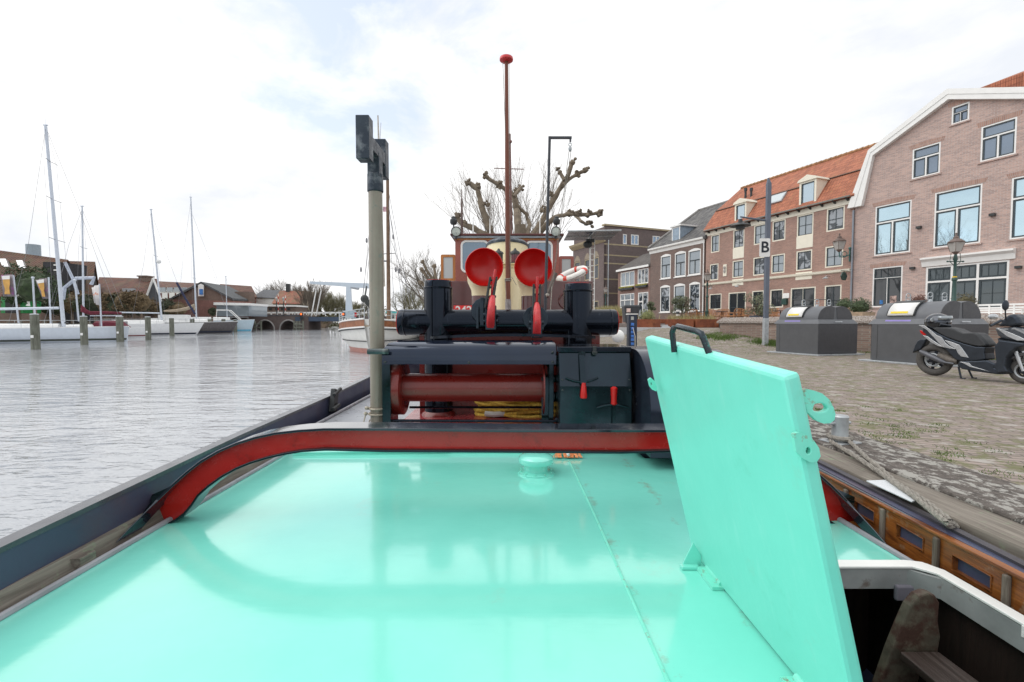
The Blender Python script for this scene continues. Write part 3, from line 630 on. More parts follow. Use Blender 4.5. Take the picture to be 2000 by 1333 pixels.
g = MB(); g.tube([(xl1, YA+.16, at(900, 796, YA+.16).z), (wx1, YA+.16, at(900, 796, YA+.16).z)], .011, 8); g.tube([(wx0+.03, YW+.06, at(900, 822, YW+.06).z), (wx1+.01, YW+.06, at(900, 823, YW+.06).z)], .012, 10); g.ball((wx1+.01, YW+.06, at(900, 823, YW).z), .017, 8, 6); g.build('guide_bar', BLK, winch, smooth=True)
g = MB()
for (px, py, r_, l_) in ((1078, 705, .05, .10), (1078, 775, .048, .1), (1078, 740, .035, .1)):
    p = at(px, py, YA-.05); g.lathe([(.0, -.05), (r_, -.05), (r_, .02), (r_*.7, .03), (r_*.7, .06), (0, .06)], p, 'X', 16)
g.span((wx1-.11, YA-.1, DG), (wx1-.02, YA+.2, zA+.1)); g.build('gear_housing', BLKD, winch, smooth=True)
g = MB(); p = at(752, 687, YW-.03); g.tube([(p.x-.14, YW-.03, p.z), (p.x+.03, YW-.03, p.z)], .024, 14); g.build('side_spindle', M('mottled_pipe_paint', (.03, .05, .055), .3, var=.5, vs=14, dirt=(.12, .14, .14), dth=(.55, .65), ds=16), winch, smooth=True)
# gear cabinet
YC = 3.60; X0, X1 = at(1092, 700, YC).x, at(1231, 700, YC).x
zl1, zl0, zk, zbm = at(1160, 678, YC).z, at(1160, 689, YC).z, at(1160, 755, YC-.07).z, DG
g = MB(); prof = [(YC+.50, zbm), (YC-.07, zbm), (YC-.07, zk), (YC+.012, zl0), (YC+.50, zl0)]
g.loft([[(X0, y, z) for y, z in prof], [(X1, y, z) for y, z in prof]]); cab = g.build('gear_cabinet', M('cabinet_black', (.006, .013, .015), .16, var=.35, vs=3, coat=.1, bmp=.1, bs=9), tug, bev=.006)
g = MB(); g.span((X0-.008, YC-.004, zl0+.001), (X1+.008, YC+.52, zl1)); g.build('cabinet_lid', BLK, cab, bev=.006)
g = MB(); p = at(1161, 684, YC-.01); g.box((p.x, YC-.014, p.z-.005), (.028, .016, .07)); g.box((p.x, YC-.02, p.z-.02), (.04, .02, .018)); g.build('latch', IRON, cab, bev=.003)
def panel_pt(px, py, out=.012):
    z = at(px, py, YC-.03).z; y = YC-.07 if z < zk else YC-.07+(z-zk)/(zl0-zk)*.082
    p = at(px, py, y-out); return p
def arcbar(x0, x1, y_, dip, nm):
    m = MB(); m.tube([panel_pt(x0+(x1-x0)*k/8, y_+dip*(1-((k-4)/4)**2), .014) for k in range(9)], .0085, 8); return m.build(nm, BLKD, cab, smooth=True)
arcbar(1105, 1168, 738, 8, 'quadrant'); arcbar(1165, 1229, 797, -6, 'quadrant')
g = MB(); g.lathe([(0, -.02), (.028, -.02), (.028, 0), (.0, 0)], panel_pt(1136, 692, .0), 'Y', 16); g.loft([[panel_pt(1131, 694, .02), panel_pt(1141, 694, .02), panel_pt(1141, 694, .03), panel_pt(1131, 694, .03)], [panel_pt(1134, 750, .03), panel_pt(1146, 750, .03), panel_pt(1146, 750, .04), panel_pt(1134, 750, .04)]]); lv = g.build('lever', BLKD, cab)
g = MB(); g.lathe([(.016, 0), (.018, -.02), (.022, -.05), (.027, -.10), (.026, -.118), (.012, -.124)], panel_pt(1140, 748, .035), 'Z', 10); g.build('red_grip', REDB, lv, smooth=True)
g = MB(); q = panel_pt(1199, 792, .016); g.span((q.x-.012, q.y-.012, DG), (q.x+.012, q.y, q.z)); lv = g.build('lever', BLKD, cab)
g = MB(); g.lathe([(.012, -.0), (.024, .01), (.022, .05), (.026, .11), (.026, .135), (.012, .145)], q, 'Z', 10); g.build('red_grip', REDB, lv, smooth=True)
for bx_ in (X0+.02, X1-.02):
    for bz_ in (DG+.10, zk-.03, zk+.05): q = panel_pt(1160, 700, 0); g = MB(); g.lathe([(.008, 0), (.008, -.006), (.004, -.008)], (bx_, YC-.071+max(0, (bz_-zk))/(zl0-zk)*.082, bz_), 'Y', 6); g.build('bolt', IRON, cab)
for k_, (hx_, hy_) in enumerate(((X0-.05, 3.95), (X0-.085, 4.0), (X1+.02, 3.85))):
    g = MB(); g.tube([(hx_, hy_, CH-.30), (hx_-.01, hy_-.06, CH-.42), (hx_+.015, hy_-.10, CH-.62), (hx_-.005, hy_-.08, CH-.80), (hx_+.03, hy_, DG+.02)], .011, 7); g.build('hydraulic_hose', IRON, cab, smooth=True)
# curved winch cover to starboard
g = MB(); prof = [(3.16, DG)]+[(3.62-.46*math.cos(R(a)), CH-.66+.45*math.sin(R(a))) for a in range(0, 91, 9)]+[(4.05, CH-.21), (4.05, DG)]
g.loft([[(.972, y, z) for y, z in prof], [(1.62, y, z) for y, z in prof]]); g.build('curved_cover', M('cover_black', (.012, .015, .024), .2, var=.3, vs=3, coat=.1), tug, smooth=True)

# ---- towing bitts and cross bar
YB = 4.64
def pxr(a, b, Y): return (b-a)*Y/F/2
for (a, b, top) in ((828, 885, 549), (1099, 1157, 555)):
    x = at((a+b)/2, 700, YB).x; r_ = pxr(a, b, YB)-.006; zt = at(900, top, YB).z
    g = MB(); g.lathe([(r_, DG), (r_, zt-.085), (r_+.004, zt-.083), (r_+.006, zt-.07), (r_-.004, zt-.064), (r_-.006, zt-.012), (r_-.012, zt), (r_-.03, zt+.003)], (x, YB, 0), n=40); bt = g.build('bitt', BLK, tug, smooth=True)
    g = MB(); g.lathe([(0, 0), (r_-.03, 0), (r_-.03, .004), (0, .006)], (x, YB, zt+.002), n=32); g.build('red_cap', REDH, bt, smooth=True)
    g = MB(); g.lathe([(r_+.035, 0), (r_+.025, .018), (r_+.002, .04), (r_-.01, .04)], (x, YB, DG+.012), n=32, caps=False); g.build('red_foot_ring', REDD, bt, smooth=True)
xa, xb = at(780, 630, YB).x, at(1203, 630, YB).x; zc = at(1000, 630, YB).z; rb = 25*YB/F
g = MB(); g.lathe([(rb-.03, xa), (rb-.008, xa+.003), (rb, xa+.018), (rb, xa+.055), (rb+.004, xa+.06), (rb+.004, xa+.068), (rb, xa+.072), (rb, xb-.072), (rb+.004, xb-.068), (rb+.004, xb-.06), (rb, xb-.055), (rb, xb-.018), (rb-.008, xb-.003), (rb-.03, xb)], (0, YB, zc), 'X', 40); bar = g.build('cross_bar', BLK, tug, smooth=True)
for x, s_ in ((xa, -1), (xb, 1)):
    g = MB(); g.lathe([(0, 0), (rb-.006, 0), (rb-.012, s_*.006), (0, s_*.006)], (x, YB, zc), 'X', 32); g.build('red_end_cap', REDB, bar, smooth=True)
# hook rail (arched plate)
g = MB(); rings = []
for k in range(25):
    t = k/24; x = -.80+1.62*t; y = 4.46-.36*math.sin(math.pi*t)**.7; wdt = .13*math.sin(math.pi*t)**.35+.01
    zz = CH-.135+.035*math.sin(math.pi*t); rings.append([(x, y, zz), (x, y+wdt, zz+.004), (x, y+wdt, zz-.02), (x, y+.0, zz-.024)])
g.loft(rings); g.build('hook_rail', BLK, tug, smooth=True)
g = MB(); g.span((-.95, 4.66, DG+.012), (.9, 5.6, CH-.13)); g.build('winch_base_box', REDD, tug)
# towing hooks
def hook(cxp, top, bot, ltop, lean, dsc):
    Yh = 4.18; x = at(cxp, 610, Yh).x; zt = at(cxp, top, Yh).z; zb = at(cxp, bot, Yh).z; H = zt-zb
    g = MB(); rings = []
    for k in range(13):
        t = k/12; z = zt-H*t; y = Yh+.10-.13*math.sin(math.pi*(.12+.76*t)); wd = .037*(1-.3*(1-t)**4); xx = x+lean*(1-t)*.02
        th = .05*(.55+.45*math.sin(math.pi*min(1, t+.25)))
        rings.append([(xx+wd*math.cos(a), y+th+th*math.sin(a), z) for a in [R(q) for q in range(0, 360, 30)]])
    g.loft(rings); hk = g.build('towing_hook', REDH, tug, smooth=True)
    g = MB(); zl = at(cxp, ltop, Yh+.12).z
    for s_ in (-1, 1):
        xo = x+s_*.030; g.loft([[(xo+lean*.03-.009, Yh+.05, zl-.02), (xo+lean*.03+.009, Yh+.05, zl-.02), (xo+lean*.03+.009, Yh+.13, zl-.02), (xo+lean*.03-.009, Yh+.13, zl-.02)], [(xo-.010-lean*.02, Yh+.06, zt-.12), (xo+.010-lean*.02, Yh+.06, zt-.12), (xo+.010-lean*.02, Yh+.15, zt-.12), (xo-.010-lean*.02, Yh+.15, zt-.12)]])
    for t in (.0, .35, .8): z = zl-.05-(zl-zt)*t; g.tube([(x-.034+lean*.02, Yh+.08, z), (x+.034+lean*.02, Yh+.08, z)], .012, 8)
    g.build('hook_strap', IRON, hk, bev=.003)
    g = MB(); g.tube([(x+lean*.050, Yh+.03, zl+.045), (x+lean*.046, Yh+.035, zl+.01), (x+lean*.034, Yh+.06, zl-.05), (x+lean*.02, Yh+.08, zl-.12), (x+lean*.01, Yh+.10, zt-.01)], [.012, .013, .015, .014, .009], 10); g.build('release_lever', REDH, hk, smooth=True)
    g = MB(); zc_ = (zt+zb)/2
    g.lathe([(0, .0), (.125, .0), (.125, .028), (0, .028)], (x+dsc, YB-rb-.055, zc_+.015), 'Y', 14); g.span((x+dsc-.03, YB-rb-.12, zc_-.13), (x+dsc+.005, YB-rb-.02, zc_+.14)); g.span((x+dsc-.07, YB-rb-.10, zc_-.16), (x+dsc-.045, YB-rb-.03, zc_+.05))
    g.span((x-.045, Yh+.06, zc_-.17), (x+.05, Yh+.30, zc_-.02)); g.span((x-.05, Yh+.12, zc_-.1), (x-.034, Yh+.30, zc_+.08)); g.span((x+.034, Yh+.12, zc_-.12), (x+.05, Yh+.30, zc_+.06)); g.tube([(x-.07, Yh+.14, zc_-.03), (x+.07, Yh+.14, zc_-.03)], .02, 8); g.tube([(x-.07, Yh+.14, zc_-.09), (x+.07, Yh+.14, zc_-.09)], .016, 8)
    g.build('hook_bracket', M('bracket_grey_black', (.022, .030, .034), .35, var=.5, vs=14), hk, bev=.004)
hook(957, 576, 641, 538, 1, -.075); hook(1049, 590, 659, 552, .1, .0)

# ---- cowl vents
def cowl(cxp, cyp, rp, pxl, pxr_):
    Y = 6.3; c = at(cxp, cyp, Y); r_ = rp*Y/F; pc = at((pxl+pxr_)/2, cyp, Y+.25); pr = (pxr_-pxl)/2*(Y+.25)/F
    def ring(cc, rr, tilt, n=32):
        m = Matrix.Rotation(-tilt, 3, 'X'); return [cc+m @ Vector((rr*math.cos(2*math.pi*k/n), 0, rr*math.sin(2*math.pi*k/n))) for k in range(n)]
    zb = c.z-r_-.05
    rings = [ring(c+Vector((0, -.004, 0)), r_*1.012, 0), ring(c+Vector((0, .03, -.0)), r_*1.0, R(4)), ring(c+Vector(((pc.x-c.x)*.3, .11, -.02)), r_*.93, R(14)), ring(c+Vector(((pc.x-c.x)*.6, .18, -.08)), r_*.82, R(34)), ring(Vector((pc.x, Y+.235, c.z-.17)), r_*.72, R(58)), ring(Vector((pc.x, Y+.25, c.z-.30)), pr*1.1, R(80)), ring(Vector((pc.x, Y+.25, c.z-.42)), pr, R(90)), ring(Vector((pc.x, Y+.25, at(900, 578, Y+.2).z)), pr, R(90))]
    g = MB(); g.loft(rings, True, False); cw = g.build('cowl_vent', CREAM, tug, smooth=True)
    g = MB(); zt = at(900, 578, Y+.2).z; g.lathe([(pr+.004, zt), (pr+.006, zt-.02), (pr+.006, DG)], (pc.x, Y+.25, 0), n=32, caps=False); g.build('brown_base', MAROON, cw, smooth=True)
    g = MB(); inn = [ring(c+Vector((0, -.008, 0)), r_*1.02, 0), ring(c+Vector((0, -.014, 0)), r_*.985, 0)]+[ring(c+Vector((0, .19*math.sin(R(a)), -.02*math.sin(R(a)))), r_*.965*math.cos(R(a)), 0) for a in (4, 18, 32, 46, 60, 72, 82, 89.9)]
    g.loft(inn, True, False); g.build('red_mouth', REDB, cw, smooth=True)
cowl(945.5, 522, 36.5, 922, 955); cowl(1041.5, 523, 36.5, 1019, 1052)
# ---- funnel
YF = 7.1; fc = at(990, 600, YF).x
g = MB(); rings = []
for (wp, zpx, lean) in ((39, 640, 0), (41, 560, 0), (43.5, 474, 0)):
    z = at(990, zpx, YF).z; rings.append([(fc+wp*YF/F*math.cos(R(a)), YF+.55+.62*math.sin(R(a)), z) for a in range(0, 360, 12)])
g.loft(rings); fun = g.build('funnel', CREAM, tug, smooth=True)
g = MB(); z = rings[-1][0][2]
g.loft([[(fc+wp*YF/F*math.cos(R(a)), YF+.55+dp*math.sin(R(a)), z+dz+.10*math.cos(R(a)/1)**2*-1*k_) for a in range(0, 360, 12)] for wp, dp, dz, k_ in ((44.5, .64, .0, 0), (44.8, .645, .035, 0), (40, .60, .075, 0), (20, .3, .14, 0), (1, .02, .16, 0))]); g.build('funnel_cap', BLKW, fun, smooth=True)
for px, m_ in ((974, IRON), (1006, M('red_lantern_glass', (.10, .01, .02), .12, coat=.4))):
    p = at(px, 517, 6.75); g = MB(); g.lathe([(.06, 0), (.072, .01), (.072, .03), (.062, .035), (.062, .15), (.075, .155), (.066, .18), (.025, .205), (.015, .23), (0, .235)], p, n=16); g.build('navigation_lantern', m_ if px > 990 else IRON, fun, smooth=True)
    if px > 990:
        g = MB(); g.lathe([(.076, .145), (.078, .16), (.066, .185), (.025, .21), (.015, .235), (0, .237)], p, n=16); g.lathe([(.074, -.002), (.076, .03), (.06, .034)], p, n=16); g.build('lantern_hood', IRON, fun, smooth=True)
g = MB(); p = at(990, 516, 6.75); g.span((p.x-.13, 6.65, p.z-.01), (p.x+.13, 6.95, p.z+.0)); g.span((p.x-.12, 6.7, p.z-.05), (p.x+.12, 6.9, p.z-.01)); g.build('lantern_shelf', CREAM, fun)
# ---- flagstaff in front of the funnel
YM = 6.0; a, b = at(992.5, 600, YM), at(989, 120, YM)
g = MB(); g.tube([a, a+(b-a)*.5, b], [.032, .03, .023], 14); mast = g.build('signal_mast', PINE, tug, smooth=True)
g = MB(); g.lathe([(.02, -.005), (.072, .0), (.086, .010), (.088, .026), (.084, .042), (.066, .052), (0, .053)], b, n=24); g.build('mast_truck', REDH, mast, smooth=True)
g = MB(); g.tube([a-Vector((0, 0, .4)), a+Vector((0, -.0, .10))], [.042, .038], 14); g.build('mast_socket', M('zinc_socket', (.26, .24, .24), .5, var=.4, vs=20), mast, smooth=True)
g = MB(); q = a+(b-a)*.115; g.torus(q, .037, .009, 16, 6); g.torus(q-Vector((0, 0, .02)), .037, .008, 16, 6); g.tube([q+Vector((-.036, -.03, 0)), q+Vector((-.02, -.05, -.3)), a+Vector((.03, -.05, .02)), a+Vector((.0, -.05, -.1))], .004, 5); g.tube([q, q+Vector((.05, -.05, .02)), q+Vector((.11, -.05, -.08))], .004, 5)
g.tube([q+Vector((.035, -.02, 0)), b+Vector((-.045, -.02, -.02))], .0035, 5); g.tube([q+Vector((.035, .0, 0)), b+Vector((.035, -.0, -.02))], .0035, 5); g.build('halyard', ROPE, mast)
# ---- boat davit (black rod) with block
YD = 5.5; p0, p1, p2 = at(1064, 640, YD), at(1073.5, 269, YD), at(1114, 270, YD)
g = MB(); g.tube([p0, p1+Vector((0, 0, -.03))], [.019, .016], 10); g.box((p1+p2)/2, ((p2-p1).length+.03, .026, .026)); g.box(p1-Vector((0, 0, .02)), (.03, .03, .06)); g.box(p2-Vector((0, 0, .02)), (.02, .02, .05)); dv = g.build('davit', M('davit_grey', (.03, .035, .045), .4), tug)
g = MB(); q = at(1113.5, 291, YD); g.ball(q, .028, 10, 8, sq=(.75, .6, 1.25)); g.torus(q+Vector((0, 0, .05)), .018, .005, 12, 5, Matrix.Rotation(R(90), 3, 'X')); g.tube([q+Vector((0, 0, .06)), p2], .004, 5); g.build('pulley_block', GALV, dv, smooth=True)
g = MB(); e = at(1078, 560, YD+.2); g.tube([q+Vector((-.012, 0, -.02)), e], .0035, 5); g.tube([q+Vector((.012, 0, -.02)), at(1102, 390, YD+.1), e+Vector((.01, 0, 0))], .0035, 5); g.tube([e, at(1075, 610, YD)], .006, 5); g.ball(at(1069, 577, YD-.1), .025, 7, 5, .3); g.build('hoist_line', ROPE, dv)
g = MB(); g.tube([at(1085, 535, 5.9), at(1068, 580, 5.7)], .028, 6); g.build('wooden_bat', M('dark_stick', (.07, .05, .04), .6), tug)
# ---- casing + wheelhouse
YK = 7.6; xk0, xk1 = at(862, 600, YK).x, at(1158, 600, YK).x; zk1 = at(1000, 549, YK).z
g = MB(); g.span((xk0, YK, DG), (xk1, YK+3.6, zk1)); cas = g.build('engine_casing', MAROON, tug, bev=.02)
g = MB(); g.torus((at(1107, 588, YK).x, YK-.005, at(1107, 588, YK).z), .13, .016, 24, 8, Matrix.Rotation(R(90), 3, 'X')); g.build('porthole_ring', MAROON, cas, smooth=True)
g = MB(); pa, pb = at(886, 597, YK-.02), at(932, 617, YK-.02); g.span((pa.x, YK-.02, pb.z), (pb.x, YK-.004, pa.z)); npl = g.build('number_plate', M('plate_red', (.70, .02, .02), .4, var=.03), cas)
text_mb('242', .185, at(905.5, 607, YK-.022), (1, 0, 0), (0, 0, 1), .003).build('plate_number', WHITE, npl)
YH = 8.7; hx0, hx1 = at(889, 500, YH).x, at(1092, 500, YH).x; hz0, hz1 = zk1-.02, at(990, 466, YH).z
g = MB(); g.span((hx0, YH, hz0), (hx1, YH+2.2, hz1)); wh = g.build('wheelhouse', BROWNR, tug, bev=.01)
g = MB(); g.span((hx0-.08, YH-.10, hz1+.035), (hx1+.08, YH+2.4, hz1+.075)); g.build('roof', M('roof_brown', (.10, .025, .02), .4), wh, bev=.01)
g = MB(); g.span((hx0-.03, YH-.07, hz1+.0), (hx1+.03, YH-.005, hz1+.034)); g.build('grey_gutter', M('pale_grey_blue', (.36, .42, .46), .5), wh)
g = MB(); g.span((hx0+.0, YH-.012, hz1-.035), (hx1, YH-.002, hz1-.002)); g.build('orange_trim', ORAN, wh)
def rrect(x0, x1, z0, z1, r_, n=6):
    pts = []
    for cx_, cz_, a0 in ((x1-r_, z1-r_, 0), (x0+r_, z1-r_, 90), (x0+r_, z0+r_, 180), (x1-r_, z0+r_, 270)):
        for k in range(n+1): a = R(a0+90*k/n); pts.append((cx_+r_*math.cos(a), cz_+r_*math.sin(a)))
    return pts
def rwin(x0p, x1p, y0p, y1p, Y, fr, rad, fm, gm, parent, y_off=.0, fname='window'):
    a = at(x0p, y1p, Y); b = at(x1p, y0p, Y); o_ = rrect(a.x, b.x, a.z, b.z, rad); i_ = rrect(a.x+fr, b.x-fr, a.z+fr, b.z-fr, max(.01, rad-fr*.7))
    m = MB(); rg = lambda pts, y: [(x, y, z) for x, z in pts]
    m.loft([rg(o_, Y+y_off+.02), rg(o_, Y+y_off-.015), rg(i_, Y+y_off-.015), rg(i_, Y+y_off+.02)], True, False); f = m.build(fname, fm, parent, smooth=True)
    m = MB(); m.add(rg(i_, Y+y_off-.003), [tuple(range(len(i_)))]); m.build('pane', gm, f if parent.parent is None or fname == 'door' else parent); return f
rwin(900, 955, 470, 533, YH, .035, .1, WHITE, GLASSW, wh, fname='window_frame'); rwin(1026, 1079.5, 471, 534, YH, .035, .1, WHITE, GLASSW, wh, fname='window_frame')
rwin(860.5, 889, 497, 549, YH, .05, .03, ORAN, glassmat('door_glass', (.45, .47, .47), .1, 0, .6), wh, .05, 'open_door'); rwin(1092, 1121, 500, 551, YH, .055, .03, BROWNR, glassmat('door_glass_b', (.40, .42, .42), .1, 0, .6), wh, .05, 'open_door')
for px in (891, 1085.5):
    c = at(px, 453, YH-.12); g = MB(); g.lathe([(.055, .10), (.08, .04), (.09, -.02), (.094, -.03), (.086, -.035)], c, 'Y', 24, False); g.span((c.x-.015, c.y-.01, c.z-.14), (c.x+.015, c.y+.03, c.z-.06)); sp = g.build('spotlight', IRON, wh, smooth=True)
    g = MB(); g.lathe([(.0, -.03), (.05, -.026), (.085, -.018)], c, 'Y', 24, False); g.build('spotlight_glass', glassmat('lamp_glass%d' % px, (.38, .42, .38), .1, .4), wh, smooth=True)
g = MB()
for px, y0, y1, r_ in ((924, 424, 462, .012), (957, 428, 462, .012), (1054.5, 424, 465, .012), (1020, 330, 330, .01)):
    if y0 != y1: g.tube([at(px, y1, YH-.05), at(px, y0, YH-.05)], [r_*1.3, r_*.5], 6)
g.build('antenna', WHITE, wh)
g = MB(); g.tube([at(902, 465, 9.3), at(902, 388, 9.3)], [.028, .018], 8); g.tube([at(902, 388, 9.3), at(902, 370, 9.3)], .008, 5); g.build('stub_mast', M('mast_brown', (.10, .06, .05), .5), wh, smooth=True)
for px in (886, 1087): g = MB(); g.lathe([(.012, -.12), (.014, 0), (.05, 0), (.07, .03), (.07, .09), (.045, .11), (.045, .14), (.02, .16)], at(px, 439, 9.0), n=12); g.build('mast_light', IRON, wh, smooth=True)
g = MB(); g.tube([at(996.5, 462, 9.4), at(995.5, 262, 9.4)], [.045, .022], 8); g.tube([at(965, 329, 9.4), at(1023, 331, 9.4)], .009, 6); g.ball(at(997, 277, 9.35), .035, 8, 6); g.ball(at(997, 427, 9.3), .06, 8, 6, sq=(.8, .8, 1.3)); g.build('radar_mast', M('mast_reddish', (.16, .07, .06), .5), wh, smooth=True)
# bulwark bracket on the far rail
g = MB(); c = at(645, 795, 4.75); g.box((-1.87, 4.75, DG+.13), (.05, .10, .24), rx=R(-16)); g.tube([(-1.84, 4.68, DG+.20), (-1.84, 4.86, DG+.24)], .02, 8); g.tube([(-1.83, 4.62, DG+.06), (-1.83, 4.78, DG+.08)], .022, 8); g.build('bulwark_chock', IRON, tug, bev=.004)
# ---- things lying on the tug
g = MB(); rr = random.Random(5)
for k in range(15):
    ph = rr.uniform(-.3, .3); a_ = .37+rr.uniform(-.05, .04); b_ = .17+rr.uniform(-.05, .05); pts = []
    for j in range(33):
        t = 2*math.pi*j/32; pts.append((.06+a_*math.cos(t)*(1+.08*math.sin(3*t+ph*9))+rr.uniform(-.004, .004), 4.62+b_*.9*math.sin(t)+.02*math.sin(2*t+k), DG+.035+.036*(k % 5)+.026*math.sin(2*t+ph*12)+.012))
    g.tube(pts, .0185, 7, False)
o = g.build('rope_coil', YROPE, smooth=True); tag(o, 'coil of thick yellow rope on the red deck plate behind the winch drum', 'rope')
g = MB(); o.select_set(False); c = at(965, 817, 4.42); g.tube([(c.x-.09, 4.47, DG+.05), (c.x, 4.45, DG+.045), (c.x+.10, 4.47, DG+.05)], .028, 8); w_ = g.build('white_whipping', M('tape_white', (.55, .54, .52), .8), o, smooth=True); w_.matrix_parent_inverse = Matrix.Translation(o.location).inverted()
rot = Matrix((Vector((.88, .1, .42)).normalized(), Vector((-.25, .95, .16)).normalized(), Vector((0, 0, 1)))).transposed(); u = rot.col[0].normalized(); v = (rot.col[1]-u*rot.col[1].dot(u)).normalized(); n_ = u.cross(v); rot = Matrix((u, v, n_)).transposed()
lc = at(1117, 537, 8.05)
lr = thing('life_ring', (lc.x, lc.y, lc.z-.15), 'white life ring with red bands leaning beside the tug wheelhouse', 'life ring')
g = MB(); g.torus(lc, .235, .062, 40, 12, rot); g.build('ring', M('ring_white', (.78, .77, .74), .5, var=.06), lr, smooth=True)
for k in range(4):
    a = math.pi/4+k*math.pi/2; g = MB(); g.torus(lc, .235, .066, 6, 12, rot, a-.12, a+.12); g.build('red_band', M('band_red', (.62, .06, .04), .5), lr, smooth=True)
g = MB(); g.torus(lc, .325, .006, 40, 5, rot); g.build('grab_line', ROPE, lr)
g = MB(); a = at(1078, 893, 3.56); rr = random.Random(2)
for k in range(46):
    x = a.x+.012+.19*k/46; g.tube([(x, 3.55, D+.055+rr.uniform(0, .01)), (x+rr.uniform(-.012, .02), 3.47, D+.045), (x+rr.uniform(-.02, .04), 3.43, D+.012)], .0035, 4)
br = thing('deck_brush', (a.x+.1, 3.5, D), 'orange bristled deck brush with white binding lying at the far end of the mint deck', 'brush')
g.build('bristles', M('orange_bristle', (.72, .27, .10), .6, var=.3, vs=60), br)
g = MB(); g.tube([(a.x+.085, 3.56, D+.06), (a.x+.10, 3.50, D+.056), (a.x+.115, 3.43, D+.03)], .012, 7); g.build('binding', WHITE, br)
g = MB(); g.tube([(a.x-.22, 3.59, D+.045), (a.x+.2, 3.60, D+.06)], .014, 8); g.build('stick', M('dark_stick', (.07, .05, .04)), br)
g = MB(); a = at(1280, 893, 3.5); g.prism([at(x, y, 3.45) for x, y in ((1245, 884), (1315, 887), (1318, 903), (1268, 902))], (0, .22, 0)); o = g.build('black_flange_plate', BLK, tug, bev=.004)
# mooring rope, bollard, signboard on the quay edge
bp = atz(1640, 862, Q+.02)
bl = thing('mooring_bollard', (bp.x, bp.y, Q), 'small grey galvanised bollard with cross pin on the lichen-covered quay edge', 'bollard')
g = MB(); g.lathe([(.056, 0), (.052, .02), (.050, .165), (.053, .178), (.046, .188), (0, .19)], (bp.x, bp.y, Q+.02), n=24); g.build('post', GALV, bl, smooth=True)
g = MB(); g.box((bp.x, bp.y, Q+.018), (.20, .17, .012), rz=.3); g.build('base_plate', GALV, bl, bev=.003)
g = MB(); g.tube([(bp.x-.10, bp.y-.02, Q+.15), (bp.x+.085, bp.y+.02, Q+.15)], .011, 10); g.build('cross_pin', GALV, bl, smooth=True)
g = MB(); zq = Q+.038
def ropeline(mb, pix, r_, dz=()):
    pts = [atz(x, y, zq+(dz[i] if i < len(dz) else 0)) for i, (x, y) in enumerate(pix)]
    fine = []
    for i in range(len(pts)-1):
        for k in range(6):
            fine.append(pts[i].lerp(pts[i+1], k/6))
    fine.append(pts[-1])
    for s_ in (0, 2.1, 4.2):          # three laid strands
        mb.tube([p+Vector((math.cos(j*1.1+s_), math.sin(j*1.1+s_)*.3, math.sin(j*1.1+s_)))*r_*.5 for j, p in enumerate(fine)], r_*.72, 6, False)
ropeline(g, [(1622, 862), (1645, 876), (1670, 891), (1715, 921), (1760, 953), (1788, 972), (1822, 1000), (1849, 1021), (1862, 1034), (1866, 1042)], .0125, (0, 0, 0, 0, 0, 0, 0, -.0, -.06, -.20))
ropeline(g, [(1656, 860), (1672, 874), (1690, 892), (1724, 919), (1752, 945), (1782, 963), (1815, 985), (1856, 1018), (1868, 1030), (1871, 1040)], .0125, (0, 0, 0, 0, 0, 0, 0, -.0, -.06, -.20))
g.torus((bp.x, bp.y, Q+.05), .068, .017, 24, 7)
tag(g.build('mooring_rope', ROPE, smooth=True), 'doubled grey mooring rope running from the small bollard down to the tug rail', 'rope')
g = MB(); g.prism([atz(x, y, Q+.022) for x, y in ((1692, 941), (1741, 939), (1797, 978), (1781, 982))], (0, 0, .006)); sg = g.build('white_board', M('panel_white', (.66, .69, .72), .3, var=.05), bev=.001); tag(sg, 'thin white board with a blue edge lying on the timber beam beside the mooring rope', 'board')
#@@REST@@
# ================================================================== BUILDINGS ON THE QUAY SIDE
FF = Frame(OX, OY, FD[0], FD[1])
def Z(ox, oy, k): return lambda x, y: (ox+x/k, oy+y/k)
def clip(poly, cv):
    n = len(cv)
    for i in range(n):
        a, b = cv[i], cv[(i+1) % n]; out = []
        ins = lambda p: (b[0]-a[0])*(p[1]-a[1])-(b[1]-a[1])*(p[0]-a[0]) >= -1e-9
        for j in range(len(poly)):
            p, q = poly[j], poly[(j+1) % len(poly)]
            ip, iq = ins(p), ins(q)
            if ip: out.append(p)
            if ip != iq:
                d1 = (b[0]-a[0])*(p[1]-a[1])-(b[1]-a[1])*(p[0]-a[0]); d2 = (b[0]-a[0])*(q[1]-a[1])-(b[1]-a[1])*(q[0]-a[0]); t = d1/(d1-d2)
                out.append((p[0]+(q[0]-p[0])*t, p[1]+(q[1]-p[1])*t))
        poly = out
        if len(poly) < 3: return []
    return poly
